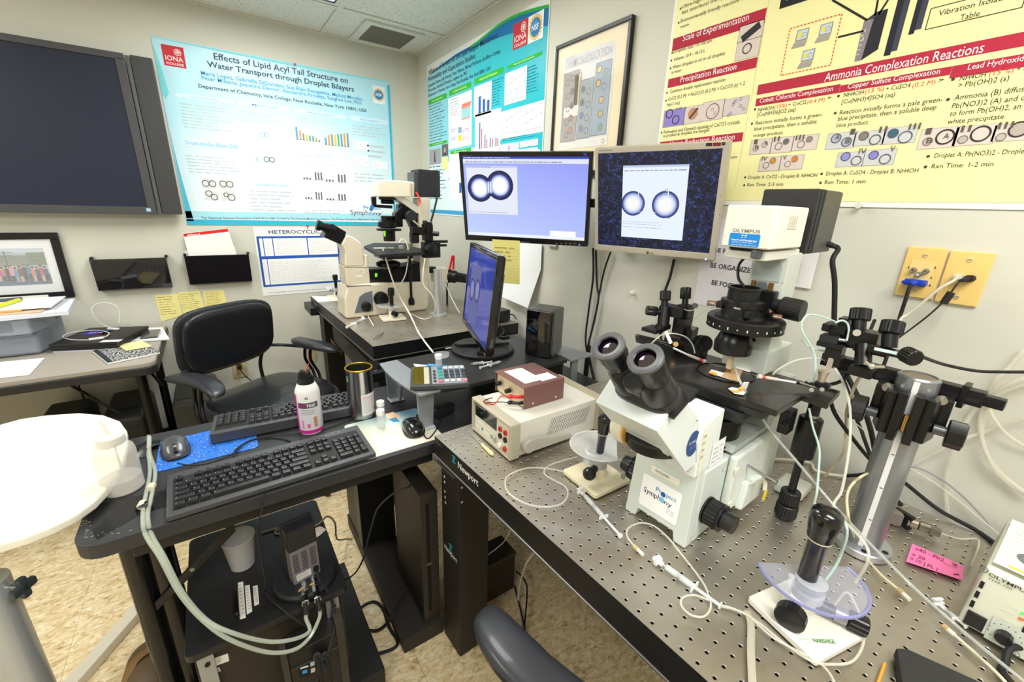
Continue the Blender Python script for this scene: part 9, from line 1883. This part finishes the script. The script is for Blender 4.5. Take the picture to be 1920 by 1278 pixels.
# upright device on round base
c = V3((-.385,.330,SZ1 + .0006)); t = T('upright_device','upright grey and black electronic device on a round black foot on the server','device',c)
B(mat=mat('202226',.4)).lathe(c,[(.076,0),(.078,.003),(.078,.012),(.073,.018),(.03,.020),(.001,.021)],seg=56).obj('round_foot',t)
dl_ = D(562,1075,1.02); ang = -.10; Rm = Matrix.Rotation(.16,3,'Z'); ctr = V3((-.385,.318,SZ1 + .020))
GB_ = mat('77737a',.42,.2); DM2 = Matrix.Translation(ctr) @ Rm.to_4x4()
b = B(DM2,GB_); b.prism([(-.034,-.016,0),(.034,-.016,0),(.036,.018,0),(-.036,.018,0)],(0,0,.118),bev=.004); b.obj('body',t)
b = B(DM2,mat('222125',.4)); b.prism([(-.0345,-.0165,.088),(.0345,-.0165,.088),(.0365,.020,.088),(-.0365,.020,.088)],(0,0,.055),bev=.004); b.prism([(-.040,.018,0),(.040,.018,0),(.040,.030,0),(-.040,.030,0)],(0,0,.146),bev=.005); b.obj('upper_shell',t)
b = B(DM2,mat('2a282c',.5))
for j in range(3):
    for i in range(9): b.box((-.022 + j*.021,-.0164,.035 + i*.0055),(.014,.0012,.0018))
b.obj('vent_slots',t,kind='stuff'); s = Sheet(DM2 @ V3((0,-.0164,0)),Rm @ V3((1,0,0)),EZ,t,.0002,.0004); s.r(-.026,.010,.010,.027,INK('cfccc8'),1); s.rows2(-.024,.012,.004,.025,4,INK('6a6866'),2,.35,.2); s.done('spec_label'); t.scale = (1.0,1.0,1.16)
B(DM2,BLK).cyl((.022,-.0165,.020),(.022,-.022,.020),.007).obj('socket',t)
for dx in (-.012,.012):
    p = ctr + Rm @ V3((dx,-.018,-.004)); tgt = Y(574,1152,.20) if dx < 0 else Y(600,1145,.20)
    B(mat=CHROME).cyl(p,p + (tgt - p)*.3,.009).knob(p + (tgt - p)*.3,p + (tgt - p)*.7,.010,8).cyl(p + (tgt - p)*.7,tgt,.006,m=mat('4a4a4c',.3,.7)).cyl(p + (tgt - p)*.2 - V3((.012,0,0)),p + (tgt - p)*.2 + V3((.0,0,.006)),.005,m=BRASS).obj('tube_fitting',t)
cord('device_cable',[DM2 @ V3((.022,-.024,.020)),Y(598,1085,.285),Y(612,1105,.26),Y(624,1130,.245),Y(628,1165,.215),Y(622,1200,.185),Y(612,1230,.17)],.0035,RUB,'black cable from the upright device curving down past the server front')
# beaker
c = V3((-.522,.475,SZ1 + .0006)); t = T('plastic_beaker','translucent plastic beaker standing on the server chassis','beaker',c); t.scale = (1.08,1.08,1.12); B(mat=mat('e6e2e0',.3,alpha=.34)).lathe(c,[(.0001,.0012),(.026,.0012),(.027,.002),(.036,.082),(.039,.086),(.0375,.087),(.034,.082),(.0255,.004)],seg=40,caps=False).obj('beaker_wall',t)
B(mat=mat('d8d2d0',.4,alpha=.4)).lathe(c,[(.0255,.0025),(.0295,.030)],seg=36,caps=True).obj('residue',t)
tag(B(mat=mat('e6d8d0',.5)).prism([Z(*q,SZ1 + .0008) for q in ((591,990),(600,986),(612,992),(600,1003),(592,1008))],(0,0,.0006)).obj('photo_card'),'small colourful card on the server behind the upright device','card')
cord('tan_cable',[Z(490,998,SZ1 + .004),Z(520,990,SZ1 + .004),Z(520,1000,SZ1 + .004),Z(590,985,SZ1 + .004),Z(613,968,SZ1 + .004),Z(628,980,.38),Z(632,1010,.2),Z(650,1010,.02),Z(660,1010,.006)],.003,mat('8f8778',.6),'tan cord lying across the server top and down to the floor')
# platform and towers by the near table leg
t = T('floor_platform','low black platform on the floor carrying the computer towers','platform',(-.06,.6,0)); B(mat=mat('2a2724',.6,noise=.15,scale=30)).box2((-.143,.288,.002),(-.004,.98,.060),bev=.003).obj('platform_body',t)
t = T('computer_tower','tall dark brown-black computer tower with two slots, nearest the breadboard leg','computer',(-.02,.45,.062)); B(mat=mat('26211d',.45)).box2((-.0595,.318,.0625),(-.004,.56,.560),bev=.003).obj('case',t); 
B(mat=mat('322b26',.42)).box2((-.0625,.308,.0625),(-.005,.322,.563),bev=.002).obj('front_bezel',t)
for z0_,z1_ in ((.10,.29),(.305,.53)): B(mat=mat('050505',.6)).box2((-.046,.3072,z0_),(-.034,.309,z1_)).obj('drive_slot',t)
B(mat=mat('5a5048',.4)).box2((-.050,.3062,.295),(-.030,.309,.302)).obj('slot_latch',t)
t = T('computer_tower','large black computer tower at the rear of the floor platform','computer',(-.07,.85,.062)); B(mat=mat('1b1a1a',.5)).box2((-.138,.74,.0625),(-.004,.97,.60),bev=.004).obj('case',t); B(mat=mat('34302c',.45)).box2((-.1415,.74,.0625),(-.138,.80,.60)).obj('side_strip',t); B(mat=mat('101010',.5)).box2((-.137,.7385,.08),(-.01,.7405,.57)).obj('front_panel',t)
cord('grey_cable',[V3((-.058,.40,.545)),Y(768,912,.30),Y(745,920,.28),Y(710,950,.27),Y(697,985,.26),Y(690,1010,.27),Y(682,1045,.30),Z(665,1075,.25),Z(640,1090,.30)],.0025,RUB,'thin dark cable arcing from the tall tower toward the server')
cord('floor_cable',[Z(770,1095,.065),Z(750,1130,.065),Z(735,1155,.066),Z(722,1172,.03),Z(705,1182,.007),Z(685,1178,.007),Z(672,1160,.007),Z(676,1140,.007),Z(700,1128,.007),Z(718,1140,.007),Z(730,1175,.007),Z(745,1200,.007),Z(738,1215,.007),Z(700,1228,.007),Z(660,1240,.007),Z(630,1262,.02),Z(600,1290,.02)],.0052,RUB,'thick black cable looping on the floor between the server and the platform',seg=10)
t = T('leather_bag','brown leather bag on the floor at the bottom left behind the desk column','bag',(-.80,.48,0)); LB = mat('6b5a46',.6,noise=.12,scale=12,bump=.2,bscale=250)
c = Z(245,1278,.12); B(mat=LB).sq((c.x + .055,c.y + .07,.062),(.085,.085,.060),.7,.7,u=36).obj('bag_body',t); B(mat=mat('8a6a40',.6)).tube([V3((c.x - .02,c.y + .02,.09)),V3((c.x + .0,c.y + .06,.122)),V3((c.x + .05,c.y + .08,.130)),V3((c.x + .12,c.y + .09,.115))],.012,8,flat=.3,up=(0,0,1)).obj('strap',t)
B(mat=LB).sq((c.x - .055,c.y + .02,.032),(.04,.045,.030),.8,.8).obj('side_pocket',t)
